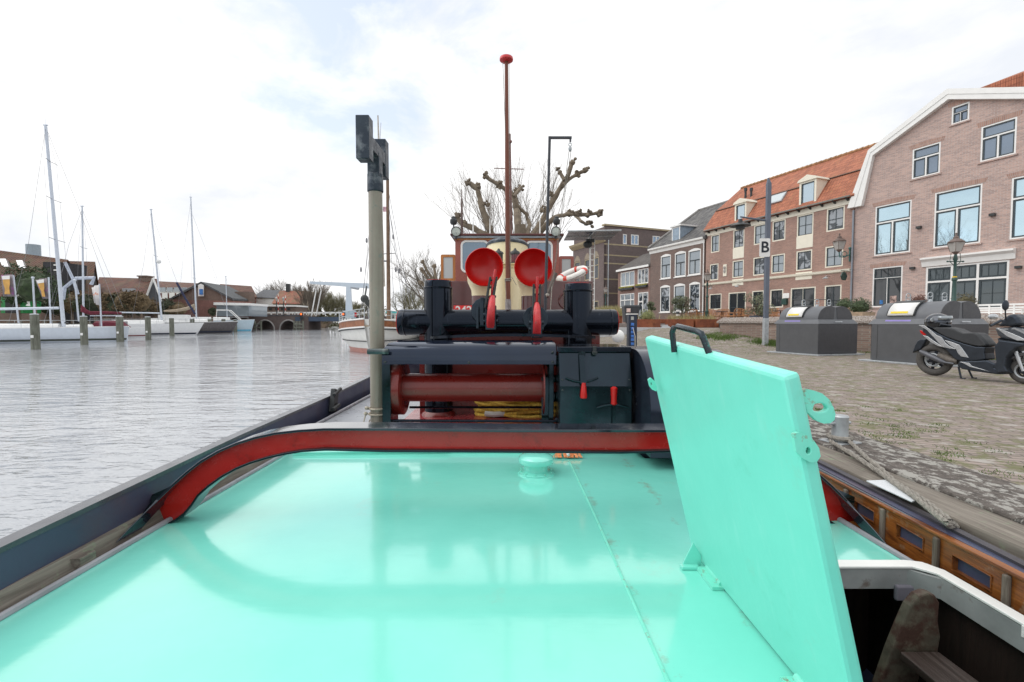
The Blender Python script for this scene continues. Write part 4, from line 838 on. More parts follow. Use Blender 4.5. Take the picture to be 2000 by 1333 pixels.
def holed(mb, outline, holes, y0, y1, mp, back=False):
    """flat panel (convex outline, counter-clockwise) with rectangular holes; front at y0, reveals to y1"""
    xs = sorted({p[0] for p in outline} | {h[0] for h in holes} | {h[1] for h in holes}); zs = sorted({p[1] for p in outline} | {h[2] for h in holes} | {h[3] for h in holes})
    for i in range(len(xs)-1):
        for j in range(len(zs)-1):
            if xs[i+1]-xs[i] < 1e-5 or zs[j+1]-zs[j] < 1e-5: continue
            mx_, mz_ = (xs[i]+xs[i+1])/2, (zs[j]+zs[j+1])/2
            if any(h[0] < mx_ < h[1] and h[2] < mz_ < h[3] for h in holes): continue
            c = clip([(xs[i], zs[j]), (xs[i+1], zs[j]), (xs[i+1], zs[j+1]), (xs[i], zs[j+1])], outline)
            if len(c) > 2: mb.add([mp(a, y0, b) for a, b in c], [tuple(range(len(c)))])
    for h in holes:
        a, b, c, d = h
        for (p, q) in (((a, c), (b, c)), ((b, c), (b, d)), ((b, d), (a, d)), ((a, d), (a, c))):
            mb.add([mp(p[0], y0, p[1]), mp(q[0], y0, q[1]), mp(q[0], y1, q[1]), mp(p[0], y1, p[1])], [(0, 1, 2, 3)])
    n = len(outline)
    for i in range(n):
        p, q = outline[i], outline[(i+1) % n]; mb.add([mp(p[0], y0, p[1]), mp(q[0], y0, q[1]), mp(q[0], y1, q[1]), mp(p[0], y1, p[1])], [(0, 1, 2, 3)])
ID = lambda x, y, z: Vector((x, y, z))
RC = lambda x0, x1, z0, z1: [(x0, z0), (x1, z0), (x1, z1), (x0, z1)]
def window(par, r, lights, om, sm, gm, ow=.09, mw=.07, sw=.06, gb=.022, mp=ID, sill=None, name='window', y=0, arch=0):
    """r=(x0,x1,z0,z1); lights = list of (fx0,fx1,fz0,fz1,nx,nz) inside the casing"""
    x0, x1, z0, z1 = r; ix0, ix1, iz0, iz1 = x0+ow, x1-ow, z0+ow, z1-ow; LR = []
    for fx0, fx1, fz0, fz1, nx, nz in lights:
        a = ix0+(ix1-ix0)*fx0+(mw/2 if fx0 > 0 else 0); b = ix0+(ix1-ix0)*fx1-(mw/2 if fx1 < 1 else 0)
        c = iz0+(iz1-iz0)*fz0+(mw/2 if fz0 > 0 else 0); d = iz0+(iz1-iz0)*fz1-(mw/2 if fz1 < 1 else 0); LR.append((a, b, c, d, nx, nz))
    m = MB(); holed(m, RC(x0, x1, z0, z1), [l[:4] for l in LR], y+.012, y+.09, mp); f = m.build(name, om, par)
    if arch:
        pass
    s = MB()
    for a, b, c, d, nx, nz in LR:
        if sw: holed(s, RC(a, b, c, d), [(a+sw, b-sw, c+sw, d-sw)], y+.045, y+.085, mp)
        for k in range(1, nx): xx = a+(b-a)*k/nx; holed(s, RC(xx-gb/2, xx+gb/2, c+sw, d-sw), [], y+.055, y+.085, mp)
        for k in range(1, nz): zz = c+(d-c)*k/nz; holed(s, RC(a+sw, b-sw, zz-gb/2, zz+gb/2), [], y+.055, y+.085, mp)
    if s.v: s.build('sash', sm, f)
    p = MB(); p.add([mp(x0+.02, y+.082, z0+.02), mp(x1-.02, y+.082, z0+.02), mp(x1-.02, y+.082, z1-.02), mp(x0+.02, y+.082, z1-.02)], [(0, 1, 2, 3)]); p.build('pane', gm, f)
    if sill:
        q = MB(); q.prism([mp(x0-.08, -.07, z0-.085), mp(x1+.08, -.07, z0-.085), mp(x1+.08, .02, z0-.085), mp(x0-.08, .02, z0-.085)], (0, 0, .08)); q.build('sill', sill, f)
    return f
def bldg(label, s0, cat='building', group=None, z=ST):
    o = FF.w(s0, 0, z); return thing('brick_building', o, label, cat, group, FF.ang, True)
def fz(px, py, s0, off=0):
    s, z = FF.sz(px, py, off); return s-s0, z-ST
def wrect(zm, x0, x1, y0, y1, s0, off=0):
    p = zm((x0+x1)/2, y0); q = zm((x0+x1)/2, y1); ym = (p[1]+q[1])/2
    a = fz(zm(x0, 0)[0], ym, s0, off)[0]; b = fz(zm(x1, 0)[0], ym, s0, off)[0]
    return (a, b, fz(q[0], q[1], s0, off)[1], fz(p[0], p[1], s0, off)[1])
TT = [(0, .5, 0, .66, 1, 1), (.5, 1, 0, .66, 1, 1), (0, 1, .66, 1, 1, 1)]
# ---- A: big modern brick gable at the right edge
BA = brickmat('pink_brick', (.60, .41, .35), (.40, .29, .265), (.54, .50, .47), .24, .066, patch=.12, ms=.009)
SOL = brickmat('soldier_course', (.48, .30, .24), (.36, .22, .18), (.44, .40, .37), .075, .26, patch=.1, ms=.008)
A = bldg('large pink brick house with white gable boards and dark window sashes, at the right edge', 0)
za = Z(1640, 140, 2.667)
k0 = fz(1662, 405, 0); k1 = fz(1704, 304, 0); k2 = fz(1852, 190, 0); k3 = fz(2000, 188, 0)
sl_ = (k3[1]-k2[1])/(k3[0]-k2[0]); XR = 10.6; kx = XR-1.1
outl = [(0, -.1), (XR, -.1), (XR, k0[1]), (kx, k2[1]+sl_*(kx-k2[0])), (k2[0], k2[1]), (k1[0], k1[1]), (0, k0[1])]
wins = [(183, 370, 687, 950), (492, 737, 609, 906), (378, 523, 387, 545), (735, 920, 263, 450), (583, 675, 172, 265), (170, 325, 1018, 1226)]
WR = [wrect(za, *w_, 0) for w_ in wins]
c2_ = (WR[1][0]+WR[1][1])/2; WR.append((2*c2_-WR[0][1], 2*c2_-WR[0][0], WR[0][2], WR[0][3]))
shop = wrect(za, 447, 880, 1000, 1195, 0); shop = (shop[0], shop[1], .75, shop[3])
WR.append(shop)
m = MB(); holed(m, outl, WR, 0, .12, ID); m.prism([(0, .13, -.1), (XR, .13, -.1), (XR, .13, k0[1]), (kx, .13, outl[3][1]), (k2[0], .13, k2[1]), (k1[0], .13, k1[1]), (0, .13, k0[1])], (0, 12, 0)); m.build('wall', BA, A)
for i in (0, 1, 6): window(A, WR[i], TT, WHITE, SASH, GLASSB if i != 3 else GLASS, .07, .08, .075, sill=BA)
for i in (2, 3): window(A, WR[i], TT, WHITE, SASH, glassmat('slate_blue_glass%d' % i, (.22, .27, .33), .04, .5), .07, .07, .06, sill=BA)
window(A, WR[4], [(0, .5, 0, .6, 1, 1), (.5, 1, 0, .6, 1, 1), (0, 1, .6, 1, 1, 1)], WHITE, SASH, glassmat('slate_blue_glass5', (.2, .25, .32), .04, .5), .07, .02, .05, sill=BA)
window(A, WR[5], [(0, .5, 0, .74, 1, 1), (.5, 1, 0, .74, 1, 1), (0, 1, .74, 1, 4, 1)], WHITE, SASH, GLASS, .07, .03, .06, sill=BA)
window(A, WR[7], [(0, .33, 0, .66, 2, 2), (.33, .66, 0, .66, 2, 2), (.66, 1, 0, .66, 2, 2), (0, .33, .66, 1, 3, 1), (.33, .66, .66, 1, 3, 1), (.66, 1, .66, 1, 3, 1)], WHITE, SASH, glassmat('shop_glass', (.07, .09, .10), .03, .35), .09, .10, .09, name='shopfront')
m = MB(); x0, x1 = shop[0]-.18, shop[1]+.22; m.prism([(x0, -.28, shop[3]+.50), (x0, -.28, shop[3]+.42), (x0, -.12, shop[3]+.30), (x0, -.06, shop[3]+.02), (x0, .0, shop[3]+.02), (x0, 0, shop[3]+.55)], (x1-x0, 0, 0)); m.build('shop_cornice', WHITE, A)
for i in (0, 1, 2, 3, 4, 5, 6):
    a, b, c, d = WR[i]; m = MB(); m.prism([(a-.12, -.006, d+.01), (b+.12, -.006, d+.01), (b+.2, -.006, d+.24), ((a+b)/2, -.006, d+.30), (a-.2, -.006, d+.24)], (0, .01, 0)); m.build('brick_arch', SOL, A)
def zpix(pts, off): return [fz(x, y, 0, off) for x, y in pts]
of = -.26
to_ = zpix([(1655, 408), (1696, 294), (1850, 174.5), (2000, 171)], of); ti = zpix([(1682, 402), (1704, 304), (1852, 194), (2000, 193)], of)
for L_ in (to_, ti):
    s_ = (L_[3][1]-L_[2][1])/(L_[3][0]-L_[2][0]); L_[3] = (kx+(.2 if L_ is to_ else -.1), L_[2][1]+s_*(kx+(.2 if L_ is to_ else -.1)-L_[2][0])); L_.append((XR+(.3 if L_ is to_ else -.1), k0[1]-.1))
m = MB(); m.loft([[(a[0], of, a[1]), (b[0], of, b[1]), (b[0], -.002, b[1]), (a[0], .31, a[1])] for a, b in zip(to_, ti)]); tb = m.build('gable_board', WHITE, A)
m = MB(); m.loft([[(a[0], of-.03, a[1]+.02), (a[0]*.5+b[0]*.5, of-.03, a[1]*.5+b[1]*.5), (a[0]*.5+b[0]*.5, of-.001, a[1]*.5+b[1]*.5), (a[0], of-.001, a[1]+.02)] for a, b in zip(to_, ti)]); m.build('gable_moulding', WHITE, tb)
OT = tilemat('orange_pantiles', (.52, .19, .105), (.36, .13, .075), (.16, .05, .03), moss=(.42, .30, .12), mth=(.58, .75))
m = MB(); m.loft([[(a[0], .3, a[1]-.03) for a in to_]+[(XR, .3, 5), (0, .3, 5)], [(a[0], 12, a[1]-.03) for a in to_]+[(XR, 12, 5), (0, 12, 5)]]); m.build('roof', tilemat('orange_side_tiles', (.50, .19, .11), (.36, .13, .08), (.16, .05, .03), axis=1), A)
p0_, p1_ = fz(1905, 175.5, 0, 2.5), fz(2030, 154, 0, 2.5)
m = MB(); m.loft([[(p0_[0], 2.5, p0_[1]), (p1_[0]+4, 2.5, p1_[1]+.6), (p1_[0]+4, 2.5, 9), (p0_[0], 2.5, 9)], [(p0_[0], 7.5, p0_[1]+2), (p1_[0]+4, 7.5, p1_[1]+2.6), (p1_[0]+4, 7.5, 9), (p0_[0], 7.5, 9)]]); m.build('rear_roof', OT, A)
for zx, zy in ((417, 813), (800, 747), (383, 1025), (935, 1020)):
    p = za(zx, zy); q = fz(p[0], p[1], 0); m = MB(); m.box((q[0], -.09, q[1]), (.22, .18, .13)); m.build('wall_lamp', IRON, A)
m = MB(); q = fz(1668, 412, 0); m.tube([(-.02, -.12, q[1]), (-.02, -.12, .1)], .055, 8); m.build('downpipe', M('zinc_pipe', (.24, .27, .31), .4, var=.1), A, smooth=True)
# poster and blue sign behind the ground floor glass
a, b, c, d = WR[5]
m = MB(); m.box((a+(b-a)*.70, .078, c+.42), (.34, .004, .46)); m.build('window_poster', M('poster_print', (.35, .25, .22), .5, var=.9, vs=9), A)
m = MB(); m.box((a+(b-a)*.30, .078, c+.30), (.18, .004, .24)); m.build('window_notice', M('notice_blue', (.03, .16, .42), .5, var=.4, vs=9), A)

# ---- B: orange-roofed inn
BB = brickmat('old_red_brick', (.47, .27, .215), (.34, .20, .165), (.45, .39, .34), .22, .062, patch=.25)
B = bldg('three storey red brick inn with orange pantile mansard roof and cream window frames', 0)
zb_ = Z(1360, 280, 3.333); XL = fz(1378, 540, 0)[0]; HE = fz(1660, 386, 0)[1]
four = [(0, 1, 0, 1, 2, 2)]
top = [(95, 150, 610, 718), (240, 312, 568, 683), (375, 455, 533, 660), (495, 580, 498, 635), (655, 762, 450, 600), (848, 965, 398, 562)]
mid = [(88, 143, 795, 892), (235, 308, 768, 875), (370, 447, 745, 862), (488, 575, 718, 850), (650, 753, 688, 825), (838, 955, 662, 805)]
low = [(85, 163, 983, 1083), (208, 322, 970, 1125), (362, 438, 962, 1075), (480, 565, 950, 1072), (612, 775, 937, 1120), (833, 943, 922, 1110)]
rects = [[wrect(zb_, *q, 0) for q in row] for row in (top, mid, low)]
# storeys share one height: average each row, widths stay individual
for r_ in (0, 1):
    z0_ = sum(q[2] for q in rects[r_])/6; z1_ = sum(q[3] for q in rects[r_])/6; rects[r_] = [(q[0], q[1], z0_, z1_) for q in rects[r_]]
zt_ = sum(q[3] for q in rects[2])/6; zs_ = sum(rects[2][i][2] for i in (0, 2, 3))/3
rects[2] = [(q[0], q[1], (.05 if i in (1, 4, 5) else zs_), zt_) for i, q in enumerate(rects[2])]
allr = sum(rects, [])
m = MB(); holed(m, [(XL, -.1), (-.05, -.1), (-.05, HE), (XL, HE)], allr, 0, .12, ID); m.span((XL, .13, -.1), (-.05, 8.2, HE-.02)); m.build('wall', BB, B)
for r_ in (0, 1, 2):
    for i, q in enumerate(rects[r_]):
        gm = (GLASSC if (i+r_) % 2 else GLASSG) if r_ < 2 else GLASS
        if r_ == 2 and i in (1, 4): window(B, q, [(0, .5, 0, 1, 1, 2), (.5, 1, 0, 1, 1, 2)], WHITEC, SASH, GLASS, .09, .02, .09, .04, name='double_door')
        else: window(B, q, four, WHITEC, SASH, gm, .085, .05, .05, .035, sill=None)
for i in (1, 4):
    a, b = rects[0][i][:2]; m = MB(); m.span((a, -.012, rects[1][i][3]+.16), (b, -.002, rects[0][i][2]+.0)); m.build('cream_panel', WHITEC, B)
    m = MB(); m.span((a, -.012, rects[2][i][3]+.55), (b, -.002, rects[1][i][2]-.12)); m.build('cream_panel', WHITEC, B)
zbm_ = (rects[1][0][2]+zt_)/2+.18
m = MB(); m.prism([(XL-.05, -.14, zbm_+.2), (XL-.05, -.11, zbm_+.06), (XL-.05, -.03, zbm_), (XL-.05, .0, zbm_), (XL-.05, .0, zbm_+.22)], (-XL-.1, 0, 0)); m.build('storey_band', WHITEC, B)
m = MB(); m.span((XL-.04, -.04, HE-.42), (-.1, .0, HE-.02)); m.build('eaves_fascia', WHITEC, B)
for k in range(15):
    x = XL+.4+k*(-XL-.8)/14; m = MB(); m.prism([(x-.05, -.04, HE-.22), (x-.05, -.34, HE-.06), (x-.05, -.34, HE-.02), (x-.05, -.04, HE-.02)], (.1, 0, 0)); m.build('eaves_bracket', IRON, B)
m = MB(); m.span((XL-.08, -.42, HE-.02), (-.1, .02, HE+.07)); m.build('gutter', M('lead_grey', (.20, .19, .17), .6), B)
kb, kr, kd, rd = 10.0+CH-ST, 12.35+CH-ST, 1.1, 4.1
def prof_roof(x, e=0): return [(x, -.38-e, HE+.03), (x, kd-e*.5, kb+e), (x, rd, kr+e), (x, 8.3, HE+.5), (x, 8.3, HE-.05), (x, -.3, HE-.05)]
m = MB(); m.loft([prof_roof(XL-.05), prof_roof(.1)]); roofB = m.build('roof', OT, B)
m = MB(); xx = XL
while xx < 0: m.tube([(xx, rd, kr+.03), (xx+.36, rd, kr+.05)], [.11, .13], 8); xx += .37
m.build('ridge_tiles', M('ridge_moss', (.36, .20, .10), .9, var=.4, vs=3), roofB, smooth=True)
m = MB(); m.box(((XL)/2, kd-.02, kb+.02), (-XL, .16, .05)); m.build('slope_break_flashing', M('lead_dark', (.16, .12, .10), .7), roofB)
def dormer(par, x0, x1, z0, z1, yb, fm, gm, roofm, ped=True, cheek=WHITEC):
    m = MB(); holed(m, RC(x0, x1, z0, z1), [(x0+.14, x1-.14, z0+.12, z1-.12)], -.2, -.08, ID); m.span((x0, -.075, z0+.02), (x1, yb, z1)); f = m.build('dormer', cheek, par)
    m = MB(); holed(m, RC(x0+.14, x1-.14, z0+.12, z1-.12), [(x0+.2, x1-.2, z0+.18, z1-.18)], -.17, -.1, ID); m.build('sash', SASH, f)
    m = MB(); m.quad((x0+.1, -.11, z0+.1), (x1-.1, -.11, z0+.1), (x1-.1, -.11, z1-.1), (x0+.1, -.11, z1-.1)); m.build('pane', gm, f)
    m = MB()
    if ped: m.prism([(x0-.12, -.3, z1), (x1+.12, -.3, z1), (x1+.02, -.3, z1+.16), ((x0+x1)/2, -.3, z1+.42), (x0-.02, -.3, z1+.16)], (0, yb+.6, 0))
    else: m.span((x0-.12, -.3, z1), (x1+.12, yb+.6, z1+.12))
    m.build('dormer_roof', roofm, f)
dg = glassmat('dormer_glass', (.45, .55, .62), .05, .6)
for q in ((250, 325, 392, 490), (670, 780, 245, 412)):
    r_ = wrect(zb_, *q, 0, -.2); dormer(B, r_[0], r_[1], HE+.05, r_[3], 1.0, WHITEC, dg, WHITEC)
r_ = wrect(zb_, 470, 565, 315, 400, 0, .5); sl2 = (kb-HE)/(kd+.38)
def onroof(x, z, up=.05): return Vector((x, -.38+(z-HE-.03)/((kb-HE-.03)/(kd+.38))-up, z+up*.5))
m = MB(); z0_, z1_ = HE+1.0, kb-.15; a, b = r_[0], r_[1]
m.loft([[onroof(a, z0_, -.05), onroof(b, z0_, -.05), onroof(b, z1_, -.05), onroof(a, z1_, -.05)], [onroof(a, z0_, .12), onroof(b, z0_, .12), onroof(b, z1_, .12), onroof(a, z1_, .12)]]); f = m.build('skylight', GALV, roofB)
m = MB(); m.quad(onroof(a+.07, z0_+.08, .128), onroof(b-.07, z0_+.08, .128), onroof(b-.07, z1_-.08, .128), onroof(a+.07, z1_-.08, .128)); m.build('skylight_glass', glassmat('sky_glass', (.6, .66, .68), .05, .7), roofB)
for q in (320, 357):
    p = zb_(q, 350); c = fz(p[0], p[1], 0, 2.0); m = MB(); m.tube([(c[0], 2.0, kb), (c[0], 2.0, c[1]+.5)], .09, 8); m.tube([(c[0], 2.0, c[1]+.5), (c[0], 2.0, c[1]+.75)], .13, 8); m.build('flue', IRON, roofB)
# wall lights, lantern bracket, plaque, letter box, hanging sign
for q in ((115, 948), (287, 934), (487, 914), (868, 880)):
    p = zb_(*q); c = fz(p[0], p[1], 0); m = MB(); m.tube([(c[0], 0, c[1]+.12), (c[0], -.35, c[1]+.16), (c[0], -.42, c[1]+.03)], .02, 6); m.lathe([(.05, .08), (.13, .02), (.19, -.03)], (c[0], -.42, c[1]), n=12); m.build('shade_lamp', GALV, B, smooth=True)
c = fz(*zb_(188, 828), 0); m = MB(); m.box((c[0], -.03, c[1]), (.36, .05, 1.0)); pl = m.build('wall_niche', WHITEC, B); m = MB(); m.ball((c[0], -.08, c[1]+.22), .12, 8, 6); m.ball((c[0], -.08, c[1]-.05), .12, 8, 6, sq=(.9, .6, 1.7)); m.build('stone_figure', M('figure_grey', (.35, .33, .31), .8), pl, smooth=True)
c = fz(*zb_(585, 993), 0); m = MB(); m.box((c[0], -.02, c[1]), (.5, .03, .36)); m.build('menu_board', WHITE, B)
c = fz(*zb_(581, 1032), 0); m = MB(); m.box((c[0], -.1, c[1]), (.4, .2, .45)); m.build('letter_box', GREENI, B, bev=.02)
c = fz(*zb_(963, 868), 0, -.35); m = MB(); m.lathe([(0, -.03), (.30, -.03), (.30, .03), (0, .03)], (c[0]+.1, -.55, c[1]), 'X', 6); m.tube([(c[0]+.1, 0, c[1]+.35), (c[0]+.1, -.85, c[1]+.35)], .02, 6); m.tube([(c[0]+.1, -.55, c[1]+.35), (c[0]+.1, -.55, c[1]+.2)], .015, 6); m.build('hanging_sign', GREENI, B)
m = MB(); m.tube([(-2.9, -1.6, 1.62), (-.3, -1.6, 1.52)], .03, 6); m.tube([(-2.9, -1.6, -.0), (-2.9, -1.6, 1.62)], .03, 6); m.tube([(-.3, -1.6, .0), (-.3, -1.6, 1.52)], .03, 6); tagm = m.build('handrail_frame', IRON, B)

# ---- C: dark brown brick house with black tiled roof
BC = brickmat('brown_brick', (.25, .165, .14), (.175, .125, .112), (.28, .25, .225), .22, .06, patch=.25)
zc5 = Z(1080, 380, 4.4444)
C1 = fz(1376, 500, 0)[0]; C0 = fz(1270, 530, 0)[0]; HC = fz(1320, 478, 0)[1]
C = bldg('two storey dark brown brick house with white arched windows and black tiled roof', 0)
cu_ = [(935, 1022, 540, 732), (1057, 1152, 507, 712), (1175, 1282, 478, 697)]; cl_ = [(930, 1015, 805, 1024), (1048, 1145, 788, 1024), (1182, 1275, 772, 1010)]
ru = [wrect(zc5, *q, 0) for q in cu_]; rl = [wrect(zc5, *q, 0) for q in cl_]
for L_ in (ru, rl):
    z0_ = sum(q[2] for q in L_)/3; z1_ = sum(q[3] for q in L_)/3; L_[:] = [(q[0], q[1], z0_, z1_) for q in L_]
m = MB(); holed(m, [(C0, -.1), (C1, -.1), (C1, HC), (C0, HC)], ru+rl, 0, .12, ID); m.span((C0, .13, -.1), (C1, 10, HC-.02)); m.build('wall', BC, C)
for i, q in enumerate(ru+rl):
    w_ = window(C, q, [(0, .5, 0, .6, 1, 1), (.5, 1, 0, .6, 1, 1), (0, 1, .6, 1, 1, 1)], WHITE, SASH, GLASSG if i not in (3, 5) else GLASSC, .10, .0, .045, .03, sill=WHITE)
    a, b, c_, d = q; m = MB(); arc = [(a+(b-a)*k/8, d+.16*math.sin(math.pi*k/8)) for k in range(9)]; m.prism([(x, -.004, z) for x, z in arc]+[(b, -.004, d-.08), (a, -.004, d-.08)], (0, .06, 0)); m.build('arched_head', WHITE, w_)
m = MB(); m.prism([(C0-.1, -.3, HC+.1), (C0-.1, -.28, HC-.05), (C0-.1, -.08, HC-.16), (C0-.1, -.03, HC-.42), (C0-.1, 0, HC-.42), (C0-.1, 0, HC+.1)], (C1-C0+.12, 0, 0)); m.build('white_cornice', WHITE, C)
BTL = tilemat('black_glazed_tiles', (.085, .085, .09), (.20, .195, .19), (.03, .03, .03), moss=(.28, .27, .24), mth=(.55, .7))
RY, RZ = 6.6, fz(1372, 409.5, 0, 6.6)[1]
m = MB(); rf = lambda x: [(x, -.25, HC+.12), (x, RY, RZ), (x, 12, HC+2), (x, 12, HC-.1), (x, -.2, HC-.1)]
m.loft([rf(C0-.1), rf(C1+.3)]); rC = m.build('roof', BTL, C)
m = MB(); m.tube([(C0-.08, -.25, HC+.2), (C0-.08, RY, RZ+.05)], .14, 8); m.tube([(C0, RY, RZ+.03), (C1, RY, RZ+.03)], .14, 8); m.build('ridge_tiles', M('ridge_grey', (.24, .23, .22), .8, var=.3, vs=3), rC, smooth=True)
r_ = wrect(zc5, 1036, 1108, 282, 425, 0, .4)
m = MB(); dz0 = HC+.35
m.span((r_[0], .35, dz0), (r_[1], 3.0, r_[3])); f = m.build('dormer', M('dormer_blue_grey', (.28, .36, .44), .5), C)
window(f, (r_[0]+.02, r_[1]-.02, dz0+.05, r_[3]-.02), [(0, 1, 0, 1, 1, 1)], WHITE, SASH, GLASSG, .1, .0, .04, name='dormer_window', y=.32)
m = MB(); m.span((r_[0]-.15, .2, r_[3]), (r_[1]+.2, 3.2, r_[3]+.14)); m.build('dormer_roof', WHITE, f)
m = MB(); m.tube([(C1-.02, -.08, HC-.3), (C1-.02, -.08, .1)], .05, 8); m.build('downpipe', WHITE, C)

# ---- D: low brick house
Dh = bldg('low brick house with grey roof and yellow flower boxes left of the brown house', 0)
D1, D0 = C0-.03, fz(1207, 560, 0)[0]; HD = (fz(1208, 532, 0)[1]+fz(1269, 517, 0)[1])/2
du = [wrect(zc5, *q, 0) for q in ((587, 707, 672, 798), (735, 828, 645, 775))]; dl = [wrect(zc5, *q, 0) for q in ((582, 705, 862, 985), (737, 826, 850, 1020))]
dl[1] = (dl[1][0], dl[1][1], .1, dl[1][3])
m = MB(); holed(m, [(D0, -.1), (D1, -.1), (D1, HD), (D0, HD)], du+dl, 0, .12, ID); m.span((D0, .13, -.1), (D1, 7, HD-.02)); m.build('wall', brickmat('brown_red_brick', (.34, .19, .155), (.24, .145, .125), (.34, .29, .26)), Dh)
window(Dh, du[0], [(0, .33, 0, 1, 1, 1), (.33, .66, 0, 1, 1, 1), (.66, 1, 0, 1, 1, 1)], WHITE, WHITE, GLASSG, .08, .05, .03); window(Dh, du[1], [(0, .33, 0, 1, 1, 1), (.33, .66, 0, 1, 1, 1), (.66, 1, 0, 1, 1, 1)], WHITE, WHITE, GLASSC, .08, .05, .03)
window(Dh, dl[0], [(0, .3, 0, .55, 1, 1), (.3, .75, 0, .55, 1, 1), (.75, 1, 0, .55, 1, 1), (0, .3, .55, 1, 1, 1), (.3, .75, .55, 1, 1, 1), (.75, 1, .55, 1, 1, 1)], WHITE, WHITE, GLASSG, .08, .06, .03)
window(Dh, dl[1], [(0, .45, 0, .7, 1, 1), (0, .45, .7, 1, 1, 1), (.45, 1, 0, 1, 1, 1)], WHITE, WHITE, GLASSC, .1, .08, .03, name='door_and_sidelight')
m = MB(); m.span((D0-.1, -.25, HD-.1), (D1, .02, HD+.12)); m.build('white_gutter', WHITE, Dh)
m = MB(); HDr = fz(1280, 492, 0, 3.6)[1]
rf = lambda x: [(x, -.2, HD+.12), (x, 3.6, HDr), (x, 7.2, HD), (x, 7.2, HD-.1), (x, -.15, HD-.1)]
m.loft([rf(D0-.1), rf(D1+.0)]); m.build('roof', tilemat('grey_brown_tiles', (.11, .10, .095), (.17, .155, .145), (.05, .05, .05)), Dh)
for q in du:
    m = MB(); m.span((q[0], -.32, q[2]-.42), (q[1], -.04, q[2]-.2)); fb = m.build('flower_box', IRON, Dh)
    m = MB(); rr = random.Random(int(q[0]*10))
    for k in range(90): x, y_, z_ = rr.uniform(q[0], q[1]), rr.uniform(-.34, -.04), q[2]-.2+rr.uniform(0, .16); m.box((x, y_, z_), (.07, .05, .05), rr.uniform(0, 3), rr.uniform(0, 2))
    m.build('yellow_flowers', M('flowers_yellow_green', (.42, .42, .08), .8, var=.6, vs=20), fb)

# ---- E: tall purple-brown brick building
BE = brickmat('purple_brick', (.21, .155, .15), (.15, .118, .115), (.22, .20, .19), .22, .06, patch=.2)
E_ = bldg('tall purple brick building with yellow stone bands behind the solar panel', 0)
E1, E0 = fz(1180, 560, 0)[0], fz(1119, 560, 0)[0]; HEe = fz(1179, 467, 0)[1]
eu = [wrect(zc5, *q, 0) for q in ((188, 236, 585, 750), (276, 322, 560, 745), (350, 396, 540, 735))]; el = [(q[0], q[1], .3, 2.8) for q in eu]
z0_, z1_ = min(q[2] for q in eu), max(q[3] for q in eu)-.1; eu = [(q[0], q[1], z0_, z1_) for q in eu]
m = MB(); holed(m, [(E0, -.1), (E1, -.1), (E1, HEe), (E0, HEe)], eu+el, 0, .2, ID); m.build('wall', BE, E_)
STN = M('sand_stone', (.40, .335, .22), .8, var=.15)
for i, q in enumerate(eu+el): 
    w_ = window(E_, q, [(0, 1, 0, .65, 1, 1), (0, 1, .65, 1, 1, 1)], STN, SASH, GLASS, .12, .1, .05)
    if i < 3:
        a, b, c_, d = q; m = MB(); m.prism([(x, -.03, z) for x, z in [(a-.1+(b-a+.2)*k/10, d+.05+.75*math.sin(math.pi*k/10)) for k in range(11)]], (0, .05, 0)); m.build('arch_panel', M('arch_stone', (.30, .25, .19), .8), w_)
SEP = Frame(*FF.w(E1, 0, 0)[:2], .927, .375); mpE = lambda u, y, z: Vector((E1-y, u, z))
def ez(px, py): s_, z = SEP.sz(px, py); return s_, z-ST
HE2 = ez(1182, 441)[1]
def ewr(x0, x1, y0, y1):
    p = zc5((x0+x1)/2, y0); q = zc5((x0+x1)/2, y1); return (ez(zc5(x0, 0)[0], p[1])[0], ez(zc5(x1, 0)[0], p[1])[0], ez(*q)[1], ez(*p)[1])
sw_ = [ewr(608, 642, 345, 433), ewr(678, 745, 350, 438), ewr(865, 931, 362, 445)]
m = MB(); holed(m, [(0, -.1), (22, -.1), (22, HE2), (0, HE2)], sw_, 0, .14, mpE); m.span((E0+.1, .2, -.1), (E1-.15, 22, HE2-.05)); m.span((E0, .13, -.1), (E0+.1, 22, HE2)); m.build('side_wall', BE, E_)
for i, q in enumerate(sw_): window(E_, q, [(0, 1, 0, 1, 1, 1)] if i == 0 else [(0, .5, 0, 1, 1, 1), (.5, 1, 0, 1, 1, 1)], WHITE, WHITE, glassmat('blue_glass%d' % i, (.22, .32, .45), .05, .4), .1, .1, .03, mp=mpE)
for k, yb_ in enumerate((430, 525, 597, 735, 858)):
    z_ = ez(*zc5(452, yb_))[1]; m = MB(); m.span((E1-.01, -.02, z_-.08), (E1+.025, 22, z_+.08)); m.build('stone_band', STN, E_)
m = MB(); m.span((E1-.5, -.1, HE2), (E1+.15, 22, HE2+.2)); m.build('roof_edge', STN, E_)
m = MB(); m.prism([(E0-.2, -.6, HEe+.25), (E0-.2, -.5, HEe), (E0-.2, -.05, HEe-.4), (E0-.2, 0, HEe-.4), (E0-.2, 0, HEe+.25)], (E1-E0+.4, 0, 0)); m.build('carved_cornice', STN, E_)
m = MB(); m.loft([[(E0, 0, HEe+.25), (E1-.2, 0, HEe+.25), (E1-.2, 1.6, HE2+.1), (E0, 1.6, HE2+.1)], [(E0, .4, HEe), (E1-.2, .4, HEe), (E1-.2, 2, HE2-.3), (E0, 2, HE2-.3)]]); m.build('roof', tilemat('dull_red_tiles', (.22, .10, .085), (.15, .08, .07), (.06, .04, .04)), E_)
m = MB(); m.tube([(E1+.1, .5, .2), (E1+.1, .5, HEe)], .07, 8); m.build('downpipe', GALV, E_)

# ================================================================== QUAY FURNITURE
def gz(x, y): return qz(x, y)
